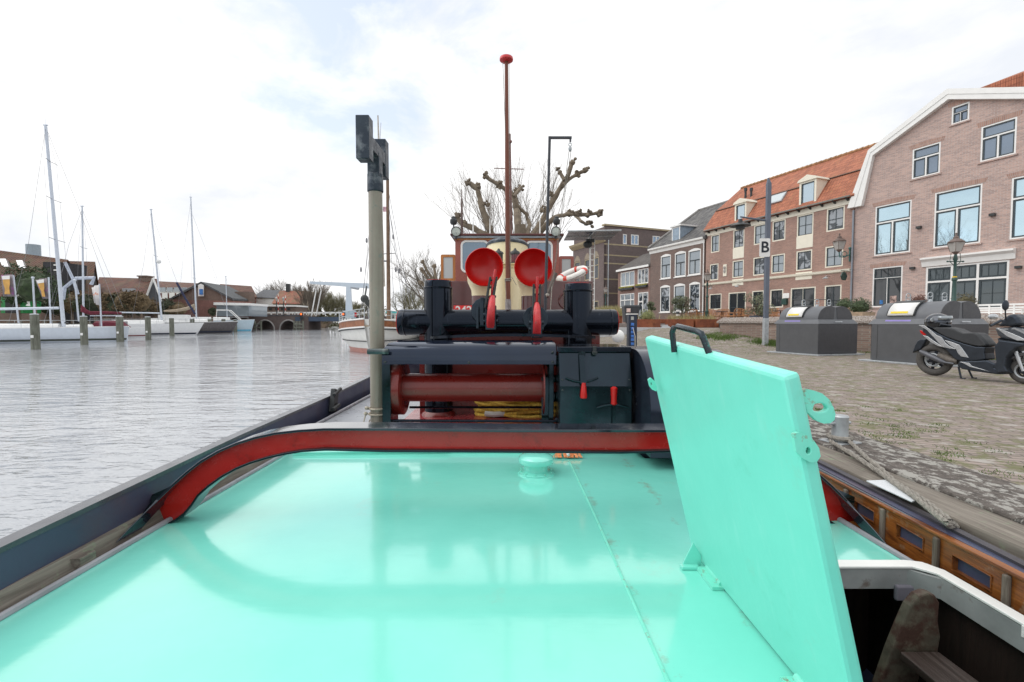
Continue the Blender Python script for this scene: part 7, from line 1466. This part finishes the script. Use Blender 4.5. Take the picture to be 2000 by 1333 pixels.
# warehouse gable
g1 = thing('warehouse', at(400, 612, 88), 'brown brick warehouse with a wide gable, dark roof and blue and white sign', 'building')
gp = [at(x, y, 84) for x, y in ((322, 612), (322, 588), (392, 552), (452, 582), (452, 612))]; m = MB(); m.prism(gp, (-6, 18, .3)); m.build('wall', BRL, g1)
a_, b_, c_ = at(320, 589, 83.6), at(392, 550.5, 83.6), at(454, 583, 83.6); bk = Vector((-6, 18, .6)); th = Vector((0, 0, -.35))
m = MB(); m.loft([[b_, c_, c_+th, b_+th], [b_+bk*1.0, c_+bk, c_+bk+th, b_+bk+th]]); m.loft([[a_, b_, b_+th, a_+th], [a_+bk, b_+bk, b_+bk+th, a_+bk+th]]); m.build('roof', M('warehouse_roof', (.075, .08, .085), .8, var=.25, vs=.5), g1)
m = MB(); m.prism([at(x, y, 83.7) for x, y in ((387.5, 579), (398.5, 579), (398.5, 555), (387.5, 555))], (0, -.1, 0)); sg = m.build('sign_board', WHITE, g1); m = MB(); m.prism([at(x, y, 83.5) for x, y in ((389.5, 576), (396.5, 576), (396.5, 565), (389.5, 565))], (0, -.05, 0)); m.build('blue_panel', M('sign_blue', (.06, .20, .52), .5, var=.3, vs=2), sg)
q = at(478, 580, 96); m = MB(); m.box(q+Vector((0, 0, -1)), (3, 2, 4)); m.build('roof_stack', BRL, g1)
# flat roofed hall, red annex
g2 = thing('flat_roofed_hall', at(490, 612, 92), 'long low flat roofed hall with white fascia behind the bridge railing', 'building')
for (x0, x1, yt_, yb_, Y, mt, nm) in ((402, 486, 597, 612, 80, GLASSG, 'glazed_front'), (400, 488, 592.5, 597, 79.6, WHITE, 'white_fascia'), (486, 578, 600, 612, 110, BRL, 'brick_front'), (484, 580, 596.5, 599.5, 109.5, WHITE, 'white_fascia')):
    m = MB(); m.prism([at(x, y, Y) for x, y in ((x0, yb_+(6 if nm != 'white_fascia' else -1)), (x1, yb_+(6 if nm != 'white_fascia' else 0)), (x1, yt_), (x0, yt_-2))], (0, 6, 0)); m.build(nm, mt, g2)
for k in range(7): q = at(492+k*12, 604, 109.9); m = MB(); m.box(q, (.7, .1, .5)); m.build('window', IRON, g2)
g3 = thing('red_annex', at(360, 612, 80), 'low red brick annex below the warehouse gable', 'building'); m = MB(); m.prism([at(x, y, 79) for x, y in ((312, 620), (408, 620), (408, 587), (312, 585))], (4, 6, 0)); m.build('wall', BRR, g3)
# gable-roofed red house at the bridge
g4, w_, rf_, d, n, A0, B0 = house('stone house with faded red hipped roof and stepped right gable, left of the drawbridge', 533, 592, 592, 593, 568, 569, 128, 129, 12, brickmat('pale_stone', (.40, .34, .26), (.32, .27, .21), (.3, .27, .23), .5, .25), tilemat('faded_red', (.36, .12, .08), (.25, .10, .07), (.12, .07, .05), .4, .45, moss=(.20, .15, .08), mth=(.45, .6)), 2)
m = MB(); m.prism([at(x, y, 127.5) for x, y in ((590, 618), (600, 618), (600, 586), (597, 577), (594, 568), (590, 592))], (0, 8, 0)); m.build('stepped_gable', MATS['pale_stone'], g4)
for x, y in ((594, 588), (597.5, 588), (594, 600), (597.5, 600)): q = at(x, y, 127.3); m = MB(); m.box(q, (.35, .1, .8)); m.build('window', SASH, g4)
m = MB(); q = at(563, 563, 134); m.box(q, (1, 1, 2.4)); m.build('chimney', IRON, rf_)
# rows behind
house('dark roofed house with two chimneys behind the warehouse', 440, 500, 575, 580, 556, 560, 125, 130, 12, BRR, TLD, 3); house('grey roofed house left of the bare trees', 495, 536, 580, 582, 566, 568, 135, 135, 12, WHITE, SLA, 3)
m = MB(); q0 = at(66, 507, 95); m.lathe([(1.15, 0), (1.15, 3.0)], (q0.x, q0.y, q0.z), n=20); m.box((q0.x, q0.y, q0.z-1.2), (3.2, 3, 3.0)); m.box((q0.x-1.9, q0.y, q0.z-1), (2.2, 2, 1.6)); m.box((q0.x, q0.y, q0.z-5), (6, 6, 5)); tag(m.build('plant_chimney', M('steel_blue_grey', (.30, .36, .42), .5, var=.1)), 'grey cylindrical steel chimney rising above the far left roofs', 'chimney')
m = MB(); x = 30
cp = thing('green_doored_shed', at(28, 615, 52), 'small shed with green doors under the white awning behind the yacht boom', 'shed')
for x0, x1, mt, nm in ((2, 10, M('shed_green', (.02, .22, .06), .5), 'green_door'), (10, 33, TIMD, 'slatted_wall'), (33, 45, MATS['shed_green'], 'green_door')): m = MB(); m.prism([at(x, y, 52) for x, y in ((x0, 612), (x1, 612), (x1, 580), (x0, 580))], (0, 2, 0)); m.build(nm, mt, cp)
m = MB(); m.tube([at(x, y, 51.5) for x, y in ((33, 578), (54, 578), (56, 584), (55, 598))], .2, 5); m.build('awning_arm', WHITE, cp)

# ================================================================== BRIDGE
YBr = 98.0
br = thing('drawbridge', at(640, 640, YBr), 'brick arched canal bridge with white railings, blue drawbridge span and tall white balance frame', 'bridge')
BBK = brickmat('bridge_brick', (.18, .14, .13), (.14, .11, .105), (.17, .15, .14), .3, .1)
zd = at(0, 617, YBr).z; x0, x1, x2, x3 = at(440, 630, YBr).x, at(587, 630, YBr).x, at(668, 630, YBr).x, at(900, 630, YBr).x
def archface(xa_, xb_, arches):
    m = MB(); top_ = zd; cols = []
    xs_ = sorted(set([xa_, xb_]+[c+r_*math.cos(math.pi*k/14) for c, r_, h in arches for k in range(15)]))
    def under(x):
        for c, r_, h in arches:
            if abs(x-c) <= r_+1e-6: return max(-.5, h*math.sqrt(max(0, 1-((x-c)/r_)**2)))
        return -.5
    ring = [(x, under(x)) for x in xs_]; 
    for (xa2, za2), (xb2, zb2) in zip(ring, ring[1:]):
        m.loft([[(xa2, YBr, za2), (xb2, YBr, zb2), (xb2, YBr, top_), (xa2, YBr, top_)], [(xa2, YBr+7, za2), (xb2, YBr+7, zb2), (xb2, YBr+7, top_), (xa2, YBr+7, top_)]])
    return m
ca, ra = at(518, 630, YBr).x, 17.5*YBr/F; cb, rb_ = at(563.5, 630, YBr).x, 17*YBr/F; h_ = at(0, 626, YBr).z
archface(x0, x1, [(ca, ra, h_), (cb, rb_, h_)]).build('arched_brickwork', BBK, br)
for c, r_ in ((ca, ra), (cb, rb_)):
    m = MB(); m.tube([(c+r_*1.02*math.cos(math.pi*k/16), YBr-.05, max(0, h_*1.02*math.sin(math.pi*k/16))) for k in range(17)], .16, 4); m.build('arch_ring', M('arch_ring_stone', (.30, .29, .28), .8), br)
m = MB(); m.span((x0-.2, YBr-.1, zd), (x1+.1, YBr+.3, zd+.22)); m.build('stone_string', M('dark_stone', (.10, .10, .11), .8), br)
m = MB(); m.span((x1-1.0, YBr-.3, at(0, 628, YBr).z), (x2, YBr+6, at(0, 619.5, YBr).z)); m.build('blue_span_girder', M('girder_blue', (.05, .075, .12), .5, var=.15, vs=1), br)
m = MB(); m.span((x1+.2, YBr-.4, -1), (at(592, 630, YBr).x+1.3, YBr+6, zd-.3)); m.build('pier', BBK, br); m = MB(); m.span((at(668, 630, YBr).x, YBr-.4, -1), (at(694, 630, YBr).x, YBr+8, zd-.1)); m.span((at(694, 630, YBr).x, YBr+.4, -1), (x3, YBr+8, zd-.1)); m.build('pier', BBK, br)
m = MB(); zr0, zr1 = zd+.22, at(0, 610.5, YBr).z
x = x0
while x < x3: m.box((x, YBr, (zr0+zr1)/2), (.16, .14, zr1-zr0)); x += 1.25
for z in (zr1, (zr0+zr1)/2+.1): m.box(((x0+x3)/2, YBr, z), (x3-x0, .14, .17))
x = x0
while x < x3: m.box((x, YBr+6.8, (zr0+zr1)/2), (.11, .11, zr1-zr0)); x += 1.25
m.box(((x0+x3)/2, YBr+6.8, zr1), (x3-x0, .11, .12)); m.build('white_railing', WHITE, br)
PBL = M('balance_frame_paint', (.56, .64, .72), .4, var=.04)
for dy in (.5, 6.5):
    m = MB(); a, b = at(682, 612, YBr+dy), at(681, 560, YBr+dy); m.loft([[(a.x-.75, a.y-.3, a.z-1), (a.x+.75, a.y-.3, a.z-1), (a.x+.75, a.y+.3, a.z-1), (a.x-.75, a.y+.3, a.z-1)], [(b.x-.45, b.y-.25, b.z+.5), (b.x+.45, b.y-.25, b.z+.5), (b.x+.45, b.y+.25, b.z+.5), (b.x-.45, b.y+.25, b.z+.5)]]); m.build('tower_leg', PBL, br)
    m = MB(); a, b = at(606, 552.5, YBr+dy), at(720, 558.5, YBr+dy); m.loft([[(a.x, a.y-.25, a.z-.25), (a.x, a.y+.25, a.z-.25), (a.x, a.y+.25, a.z+.25), (a.x, a.y-.25, a.z+.25)], [(b.x, b.y-.25, b.z-.6), (b.x, b.y+.25, b.z-.6), (b.x, b.y+.25, b.z+.5), (b.x, b.y-.25, b.z+.5)]]); m.build('balance_beam', PBL, br)
    m = MB(); m.tube([at(617 if dy < 1 else 627, 569, YBr+dy), at(608 if dy < 1 else 617, 618, YBr+dy)], .13, 6); m.tube([at(617 if dy < 1 else 627, 569, YBr+dy), at(612 if dy < 1 else 624, 553, YBr+dy)], .06, 6); m.build('hanger', WHITE, br)
a, b = at(612, 553, YBr+.5), at(612, 553, YBr+6.5); m = MB(); m.tube([a, b], .25, 6); a = at(681, 560, YBr+.5); m.tube([a, a+Vector((0, 6, 0))], .35, 6); m.build('cross_tie', PBL, br)
m = MB(); q = at(683, 615, YBr-.6); m.box(q, (2.4, 1.2, 1.7)); m.build('control_box', M('pale_box', (.42, .52, .58), .5), br)
for px, py, l_ in ((589, 617.5, 'red navigation light on the left pier of the drawbridge'), (671, 617.5, 'red navigation light on the right pier of the drawbridge')):
    q = at(px, py, YBr-1.2); t = thing('signal_light', q-Vector((0, 0, 1.3)), l_, 'traffic light', 'red navigation signals'); m = MB(); m.box(q, (.62, .4, 1.5)); m.tube([q-Vector((0, 0, .7)), q-Vector((0, 0, 2.4))], .07, 6); m.build('housing', IRON, t, bev=.04); m = MB(); m.lathe([(0, -.05), (.19, -.03), (.20, .03)], q+Vector((0, -.22, .38)), 'Y', 14); m.build('red_lamp', M('lamp_red_lit', (1.0, .12, .02), .4, emit=1.8, var=0), t)
m = MB(); q = at(694, 615, YBr-1); m.box(q, (.5, .3, .9)); m.build('red_marker', REDB, br)
# timber fenders before the piers
for xs_, l_ in (((575, 580, 585, 592), 'timber fender piles at the left pier of the drawbridge'), ((669, 674, 679, 684), 'white timber fender frame at the right pier of the drawbridge'), ((510, 498), 'low timber jetty before the left arch of the bridge')):
    t = thing('fender_frame', atz(xs_[0], 644.5, 0), l_, 'timber fender'); m = MB(); mt = WHITE if xs_[0] == 669 else PILE
    ps = [at(x, 640, YBr-3) for x in xs_]
    for p in ps: m.tube([(p.x, p.y, -.5), (p.x, p.y, 1.9 if xs_[0] != 669 else 2.4)], .2, 6)
    for z in (.5, 1.2): m.tube([(ps[0].x, ps[0].y-.2, z), (ps[-1].x, ps[-1].y-.2, z)], .13, 5)
    m.build('timber', mt, t)
m = MB()
for px, y0, y1, c in ((543.5, 612, 574, 0), (557.5, 612, 578, 0)):
    t = thing('barrier_pole', at(px, 612, YBr+3), 'raised striped barrier pole on the bridge, %s' % ('left one' if px < 550 else 'right one'), 'barrier'); m = MB(); a, b = at(px, y0, YBr+3), at(px, y1, YBr+3); m.tube([a, b], .07, 6); m.build('pole', WHITE, t); m = MB()
    for k in range(1, 7, 2): m.tube([a.lerp(b, k/7), a.lerp(b, (k+1)/7)], .075, 6)
    m.build('red_stripe', REDB, t)
for px in (540, 553.5): t = at(px, 589, YBr-.3); m = MB(); m.tube([(t.x, t.y, zd), (t.x, t.y, t.z)], .1, 6); r = thing('bridge_lantern', (t.x, t.y, zd), 'small black lantern post on the bridge parapet, %s' % ('left' if px < 545 else 'right'), 'street lamp'); m.build('post', IRON, r); m = MB(); m.lathe([(.12, 0), (.28, .6), (.3, .65), (.05, .95), (0, 1.1)], t, n=6); m.build('lantern_glass', LG, r)
# barge under the bridge
m = MB(); a, b = at(612, 637, 135), at(642, 637, 135); m.loft([[(a.x, 135, 0), (a.x, 139, 0), (a.x, 139, 1.2), (a.x, 135, 1.2)], [(b.x-1.5, 135.5, 0), (b.x-1.5, 138, 0), (b.x, 138, 2.0), (b.x, 136, 2.0)]]); q = (a.x+b.x)/2; m.span((a.x+.5, 135.6, 1.2), (q, 138.5, 2.4)); tag(m.build('moored_barge', M('barge_varnish', (.30, .22, .15), .4, var=.4, vs=.8)), 'distant moored barge seen beneath the drawbridge span', 'barge')
lk = thing('far_bank_hedge', (-60, 190, 0), 'dense dark hedge line on the far bank beyond the bridge', 'hedge')

# ================================================================== WHITE SAILING SHIP AHEAD
ws = thing('sailing_ship', (-7.5, 31, 0), 'white wooden sailing ship with varnished bulwark moored bow-on beyond the tug', 'sailing ship')
AX = Vector((-.16, 1, 0)).normalized(); AN = Vector((AX.y, -AX.x, 0)); E0_ = atz(724, 691, 0); E0_ = Vector((E0_.x-.05, E0_.y, 0))
rings = []; SHW = M('ship_white', (.82, .81, .76), .35, var=.06, coat=.2); nseg = 14
def shp(t): return E0_+AX*t
for i in range(nseg+1):
    t = 20*(i/nseg)**1.6; hb = 2.35*(1-math.exp(-t/1.5)) if i else .10; hw = 2.0*(1-math.exp(-max(0, t-.1)/2.2)) if i else .02; zt = 1.72-.52*(1-math.exp(-t/6))
    f = shp(t-.8*math.exp(-t/1.5)); w0 = shp(t); rings.append([f-AN*hb+Vector((0, 0, zt)), f-AN*hb*1.0+Vector((0, 0, zt-.38)), f.lerp(w0, .5)-AN*(hb*.55+hw*.5)+Vector((0, 0, .62)), w0-AN*hw+Vector((0, 0, .12)), w0-AN*hw*.9-Vector((0, 0, .3)), w0+AN*hw*.9-Vector((0, 0, .3)), w0+AN*hw+Vector((0, 0, .12)), f.lerp(w0, .5)+AN*(hb*.55+hw*.5)+Vector((0, 0, .62)), f+AN*hb+Vector((0, 0, zt-.38)), f+AN*hb+Vector((0, 0, zt))])
m = MB(); m.loft(rings); hl_ = m.build('hull', SHW, ws, smooth=True)
for sd, (a_, b_) in ((-1, (0, 1)), (1, (9, 8))): m = MB(); m.loft([[rg[a_]+AN*sd*.02, rg[b_]+AN*sd*.02+Vector((0, 0, .05))] for rg in rings], False, False); m.build('varnished_bulwark', M('ship_varnish', (.28, .11, .05), .35, var=.3, vs=4), hl_)
for sd, a_, dz, r_, mt in ((-1, 0, .02, .045, WHITE), (1, 9, .02, .045, WHITE), (-1, 1, .0, .05, WHITE), (1, 8, .0, .05, WHITE), (-1, 1, -.07, .03, IRON), (1, 8, -.07, .03, IRON), (-1, 2, .0, .025, IRON), (1, 7, .0, .025, IRON)): m = MB(); m.tube([rg[a_]+AN*sd*.03+Vector((0, 0, dz)) for rg in rings], r_, 5); m.build('rubbing_strake', mt, hl_, smooth=True)
for sd, a_, b_ in ((-1, 3, 2), (1, 6, 7)): m = MB(); m.loft([[rg[a_]+AN*sd*.012-Vector((0, 0, .12)), rg[a_].lerp(rg[b_], .25)+AN*sd*.014] for rg in rings], False, False); m.build('pink_boot_top', M('boot_pink', (.50, .24, .20), .5), hl_)
m = MB(); m.loft([[rg[0]-Vector((0, 0, .3)), rg[9]-Vector((0, 0, .3)), rg[9]-Vector((0, 0, .36)), rg[0]-Vector((0, 0, .36))] for rg in rings]); m.build('deck', M('ship_deck', (.35, .28, .2), .8), ws)
m = MB()
for sd, a_ in ((-1, 0), (1, 9)):
    for rg in rings[:9]: m.tube([rg[a_], rg[a_]+Vector((0, 0, .5))], .02, 4)
    m.tube([rg[a_]+Vector((0, 0, .5)) for rg in rings[:9]], .018, 4); m.tube([rg[a_]+Vector((0, 0, .25)) for rg in rings[:9]], .012, 4)
m.build('bow_rail', GALV, ws)
mf = shp(7); a, b = at(759, 612, mf.y), at(757, 350, mf.y); c = at(738, 226, mf.y+3)
m = MB(); m.tube([(a.x, a.y, 1), b], [.14, .10], 10); ms = m.build('mast', woodmat('ship_spar', (.14, .09, .06), (.27, .17, .11), .6, axis=2, k=.3), ws, smooth=True); m = MB(); d0 = at(753, 560, mf.y+3); m.tube([at(749, 560, mf.y+3), at(742, 350, mf.y+3), c], [.13, .10, .05], 8); ms2 = m.build('main_mast', M('mast_whiteish', (.50, .47, .42), .6, var=.2), ws, smooth=True)
m = MB()
for x0_, y0_, x1_, y1_ in ((704, 636, 735, 300), (709, 632, 737, 330), (716, 630, 738, 380), (700, 640, 722, 470), (803, 606, 760, 380), (795, 604, 762, 420), (788, 604, 759, 400), (812, 608, 764, 470), (770, 604, 757, 360), (724, 640, 744, 240)): m.tube([at(x0_, y0_, mf.y-.5), at(x1_, y1_, mf.y)], .014, 4, False)
m.tube([at(740, 497, mf.y), at(773, 495, mf.y)], .03, 5); m.tube([at(747, 510, mf.y), at(762, 511, mf.y)], .06, 6)
for x, y in ((716, 470), (705, 527), (768, 463), (773, 527), (779, 530)): m.ball(at(x, y, mf.y-.3), .12, 6, 5, sq=(.6, .6, 1.6))
m.build('rigging', WIRE, ms)
m = MB(); m.prism([at(x, y, mf.y) for x, y in ((748, 404), (756, 404), (756, 414), (748, 414))], (0, .02, 0)); m.build('small_ensign', M('ensign', (.55, .35, .40), .8, var=.8, vs=3), ms)
m = MB(); q = at(712, 584, E0_.y+2.5); m.ball(q, .23, 8, 6); m.tube([q, q+Vector((.4, .2, -.5))], .16, 8); m.tube([at(697, 632, E0_.y+2), q, at(722, 628, E0_.y+2.5)], .035, 5); m.tube([q, at(716, 560, E0_.y+3)], .05, 5); m.build('windlass_and_searchlight', IRON, ws, smooth=True)
tc_ = thing('teal_deckhouse_boat', at(775, 640, 40)-Vector((0, 0, .2)), 'small white cabin boat with a teal roof edge behind the white ship', 'cabin boat'); m = MB(); a, b = at(752, 640, 38), at(800, 640, 38); m.span((a.x, 38, -.1), (b.x, 45, .9)); m.build('hull', WHITE, tc_, bev=.05); m = MB(); m.span((a.x+.1, 38.4, .9), (b.x-.1, 44, at(770, 612, 38).z)); cb_ = m.build('cabin', M('cabin_white', (.62, .64, .62), .5), tc_); m = MB(); z = at(770, 612, 38).z; m.span((a.x, 38.2, z), (b.x, 44.2, z+.16)); m.build('roof', M('teal_paint', (.05, .35, .36), .5), tc_)
for k in range(4): q = at(758+k*9, 619, 38.35); m = MB(); m.box(q, (.22, .06, .3)); m.build('cabin_window', IRON, cb_)

# ================================================================== TREES
TW = M('twig_brown', (.15, .125, .10), .95, var=.3); TWG = M('twig_olive', (.16, .15, .085), .95, var=.4, vs=1); PLB = M('plane_bark', (.18, .145, .105), .95, var=.4, vs=3, bmp=.8, bs=9, dirt=(.13, .10, .075), dth=(.5, .65), ds=5)
def grow(m, p, d, l, r, lev, rr, kids_=3, spread=.6, up=.12, mt=None, lim=None):
    q = p+d*l*.5+Vector((rr.uniform(-1, 1), rr.uniform(-1, 1), rr.uniform(-1, 1)))*l*.06; e = q+(d+Vector((rr.uniform(-.2, .2), rr.uniform(-.2, .2), rr.uniform(-.05, .2)))).normalized()*l*.5
    m.tube([p, q, e], [r, r*.85, r*.66], 5 if lev > 3 else 3, False)
    if lev == 0: return
    for k in range(kids_):
        nd = (d+Vector((rr.uniform(-1, 1), rr.uniform(-1, 1), rr.uniform(-.8, 1)))*spread+Vector((0, 0, up))).normalized(); st = e if k < 2 else q
        grow(m, st, nd, l*rr.uniform(.62, .85), r*(.62 if k == 0 else .5), lev-1, rr, kids_, spread, up)
def bare(px, Y, ytop, zb, label, seed, lev=5, r0=.3, kids_=3, spread=.6, mat=TW, stem=.28, grp=None, up=.12):
    t = at(px, ytop, Y); H = t.z-zb; b = Vector((at(px, 630, Y).x, Y, zb)); rt = thing('bare_tree', b, label, 'tree', grp); rr = random.Random(seed)
    m = MB(); m.tube([b-Vector((0, 0, .3)), b+Vector((0, 0, H*stem))], [r0*1.25, r0], 8); m.build('trunk', BARK, rt)
    m = MB()
    for k in range(4): a = k*1.57+rr.uniform(-.4, .4); grow(m, b+Vector((0, 0, H*stem*(.8+.2*(k % 2)))), Vector((math.cos(a)*spread, math.sin(a)*spread, 1)).normalized(), H*.275, r0*.6, lev, rr, kids_, spread, up)
    m.build('bare_crown', mat, rt); return rt
# pollarded plane behind the wheelhouse
YP = 20.0; b = at(1018, 630, YP); pl = thing('pollarded_plane_tree', (b.x, b.y, ST), 'big pollarded plane tree with knobbly bare limbs directly behind the tug wheelhouse', 'tree')
rr = random.Random(4); kn = YP/F
limbs = [([(1018, 640), (1016, 560), (1016, 480), (1016, 440)], 22, 17, []), ([(1012, 480), (975, 466), (940, 455), (918, 443), (900, 437), (893, 424)], 11, 7, [(893, 422), (905, 436)]),
 ([(1008, 485), (958, 458), (948, 425), (938, 395), (932, 370), (918, 358)], 10, 7, [(914, 356), (932, 364), (949, 398)]), ([(1014, 460), (1010, 420), (1006, 395), (1003, 380)], 11, 9, [(1002, 380), (1018, 367), (1008, 374)]), ([(1004, 385), (1018, 366)], 6, 5, []),
 ([(1026, 470), (1034, 440), (1028, 420), (1012, 402)], 8, 5, []), ([(998, 420), (990, 372), (972, 360), (950, 346)], 7, 5, [(975, 362), (949, 344)]), ([(1020, 480), (1045, 455), (1066, 418), (1080, 392), (1098, 362), (1110, 340), (1117, 320)], 12, 6, [(1118, 315), (1078, 381), (1062, 408)]),
 ([(1098, 362), (1118, 346), (1132, 338), (1144, 333)], 6, 5, [(1145, 332), (1128, 342)]), ([(1102, 352), (1093, 337)], 5, 5, [(1092, 334)]), ([(1030, 485), (1068, 438), (1085, 425), (1110, 418), (1140, 420), (1168, 416)], 8, 5, [(1170, 416), (1130, 416), (1112, 416), (1150, 417)]), ([(1125, 421), (1134, 432), (1144, 438), (1152, 437)], 5, 4, [(1152, 438)])]
m = MB(); kb_ = MB()
for pts, ra_, rz_, kk in limbs:
    dd = rr.uniform(-1.6, 1.6); P3 = []; n_ = len(pts)
    fine = []
    for i in range(n_-1):
        for k in range(3): t = k/3; fine.append((pts[i][0]*(1-t)+pts[i+1][0]*t+rr.uniform(-.9, .9), pts[i][1]*(1-t)+pts[i+1][1]*t+rr.uniform(-.9, .9)))
    fine.append(pts[-1]); N_ = len(fine)
    P3 = [at(x, y, YP+dd*min(1, i/4)) for i, (x, y) in enumerate(fine)]; m.tube(P3, [(ra_+(rz_-ra_)*i/(N_-1))*kn*.62*rr.uniform(.85, 1.18) for i in range(N_)], 9)
    for x, y in kk:
        c = at(x, y, YP+dd)
        for j in range(9): m.ball(c+Vector((rr.uniform(-1, 1), rr.uniform(-1, 1), rr.uniform(-1, 1)))*5*kn, rr.uniform(2.2, 4.0)*kn, 6, 5, .25, rr)
m.build('trunk', PLB, pl, smooth=True)
bare(965, 27, 345, ST, 'fine twigged bare tree behind the left half of the pollarded plane', 3, 5, .11, 3, .36, TW, .2); bare(1035, 29, 322, ST, 'taller fine twigged bare tree behind the right half of the pollarded plane', 8, 5, .13, 3, .42, TW, .2)
# smaller pollard left of the wheelhouse
b = at(858, 630, 34); sp = thing('small_pollard_tree', (b.x, 34, ST), 'small pollarded tree with raised fists left of the wheelhouse', 'tree'); m = MB()
for pts in ([(862, 630), (860, 590), (858, 560)], [(858, 565), (845, 545), (833, 528), (826, 512)], [(858, 562), (850, 540), (848, 520)], [(858, 560), (862, 535), (868, 512)], [(850, 565), (832, 560), (822, 552)], [(846, 548), (836, 545), (824, 527)]): m.tube([at(x, y, 34) for x, y in pts], [.16, .11, .10, .09][:len(pts)], 7); m.ball(at(pts[-1][0], pts[-1][1], 34), .17, 6, 5, .3, rr)
m.build('trunk', PLB, sp, smooth=True)
bare(845, 46, 478, ST, 'bare bushy tree above the left bitt, right of the ship mast', 12, 6, .25, 3, .7, TW, .15); bare(812, 52, 545, ST, 'low olive toned bare tree between the ship rigging and the left bitt', 13, 6, .2, 3, .8, TWG, .1); bare(790, 60, 560, ST, 'low tangled bare tree behind the ship rigging', 14, 6, .2, 3, .9, TWG, .1); bare(872, 42, 500, ST, 'bare tree just left of the wheelhouse door', 17, 5, .2, 3, .6, TW, .15); bare(828, 64, 565, ST, 'dim olive bare tree lowest behind the cross bar', 19, 6, .2, 3, .9, TWG, .1)
for i, (px, Y, yt_, zb, mt, sp_, l_) in enumerate(((543, 150, 541, 2, TW, .6, 'wide bare tree behind the faded red roof, left one'), (570, 150, 552, 2, TW, .7, 'wide bare tree behind the faded red roof, middle one'), (607, 118, 548, 1.5, TW, .5, 'tall dark bare tree right of the stone house'), (628, 140, 560, 1.5, TWG, .7, 'olive bare tree behind the bridge hangers'), (645, 135, 561, 1.5, TWG, .7, 'round olive bare tree left of the bridge tower'), (664, 140, 572, 1.5, TWG, .8, 'olive bare tree just behind the bridge tower'), (700, 150, 585, 1.5, TWG, .8, 'low bare tree right of the bridge tower'), (520, 140, 566, 2, TW, .7, 'small bare tree at the left of the faded red roof'))): bare(px, Y, yt_, zb, l_, 30+i, 5, .45, 4, sp_, mt, .14)
# foliage masses
m = MB(); rr = random.Random(6)
for k in range(46): px = rr.uniform(600, 760); leafball(at(px, 600, 150+rr.uniform(-15, 15)).x, 150+rr.uniform(-15, 15), rr.uniform(1, 5), rr.uniform(2, 3.6), 120, TWG, m, rr, .9, .35)
m.build('hedge_foliage', TWG, lk)
def bush(px, py, Y, r, label, seed, mat, n=1500, ls=.16):
    c = at(px, py, Y); rt = thing('leafy_bush', (c.x, c.y, .9), label, 'bush'); m = MB(); rr = random.Random(seed)
    for k in range(9): leafball(c.x+rr.uniform(-.6, .6)*r, c.y+rr.uniform(-.5, .5)*r, c.z+rr.uniform(-.5, .45)*r, r*rr.uniform(.4, .62), n//9, mat, m, rr, .9, ls)
    m.ball((c.x, c.y, c.z-r*.1), r*.62, 10, 8, .15, rr); m.build('foliage', mat, rt); m = MB(); m.tube([(c.x, c.y, .8), (c.x, c.y, c.z)], .15, 6); m.build('trunk', BARK, rt)
LG1 = M('bay_leaf', (.032, .055, .02), .7, var=.6, vs=2); LG2 = M('dark_leaf', (.04, .05, .025), .8, var=.6, vs=2); LG3 = M('brown_scrub', (.12, .085, .045), .9, var=.5, vs=2)
bush(66, 556, 46, 2.3, 'large dense round evergreen between the two drink glass banners', 2, LG1, 3200, .13); bush(36, 575, 52, 1.5, 'smaller evergreen behind the leftmost banner', 3, LG1, 1200, .13)
for i, (px, py, r_, mt) in enumerate(((118, 598, 1.3, LG2), (140, 590, 1.6, LG3), (160, 596, 1.5, LG2), (185, 592, 1.5, LG2), (208, 590, 1.7, LG3), (228, 594, 1.6, LG2), (248, 588, 2.0, LG3), (262, 597, 1.5, LG2), (275, 588, 1.7, LG3), (92, 602, 1.0, LG1), (330, 600, 1.4, LG2), (350, 603, 1.3, LG3), (414, 609, .6, LG2), (305, 604, 1.1, LG3))):
    bush(px, py, 56 if px < 290 else 70, r_*(1 if px < 290 else 1.15), ['dark scrub bush behind the tall yacht mast foot', 'brown scrub under the arched frame', 'dark scrub left of the burgundy cover', 'dark scrub behind the white banner', 'brown scrub right of the white banner', 'dark scrub before the low red roof', 'tall brown scrub climbing the low red roof', 'dark scrub above the red canopy', 'brown scrub left of the slate gable', 'small green bush below the drink glass banner', 'dark scrub right of the slate gable', 'brown scrub before the red annex', 'low dark hedge at the hall front', 'low brown scrub at the slate gable foot'][i], 50+i, mt, 1100, .15)
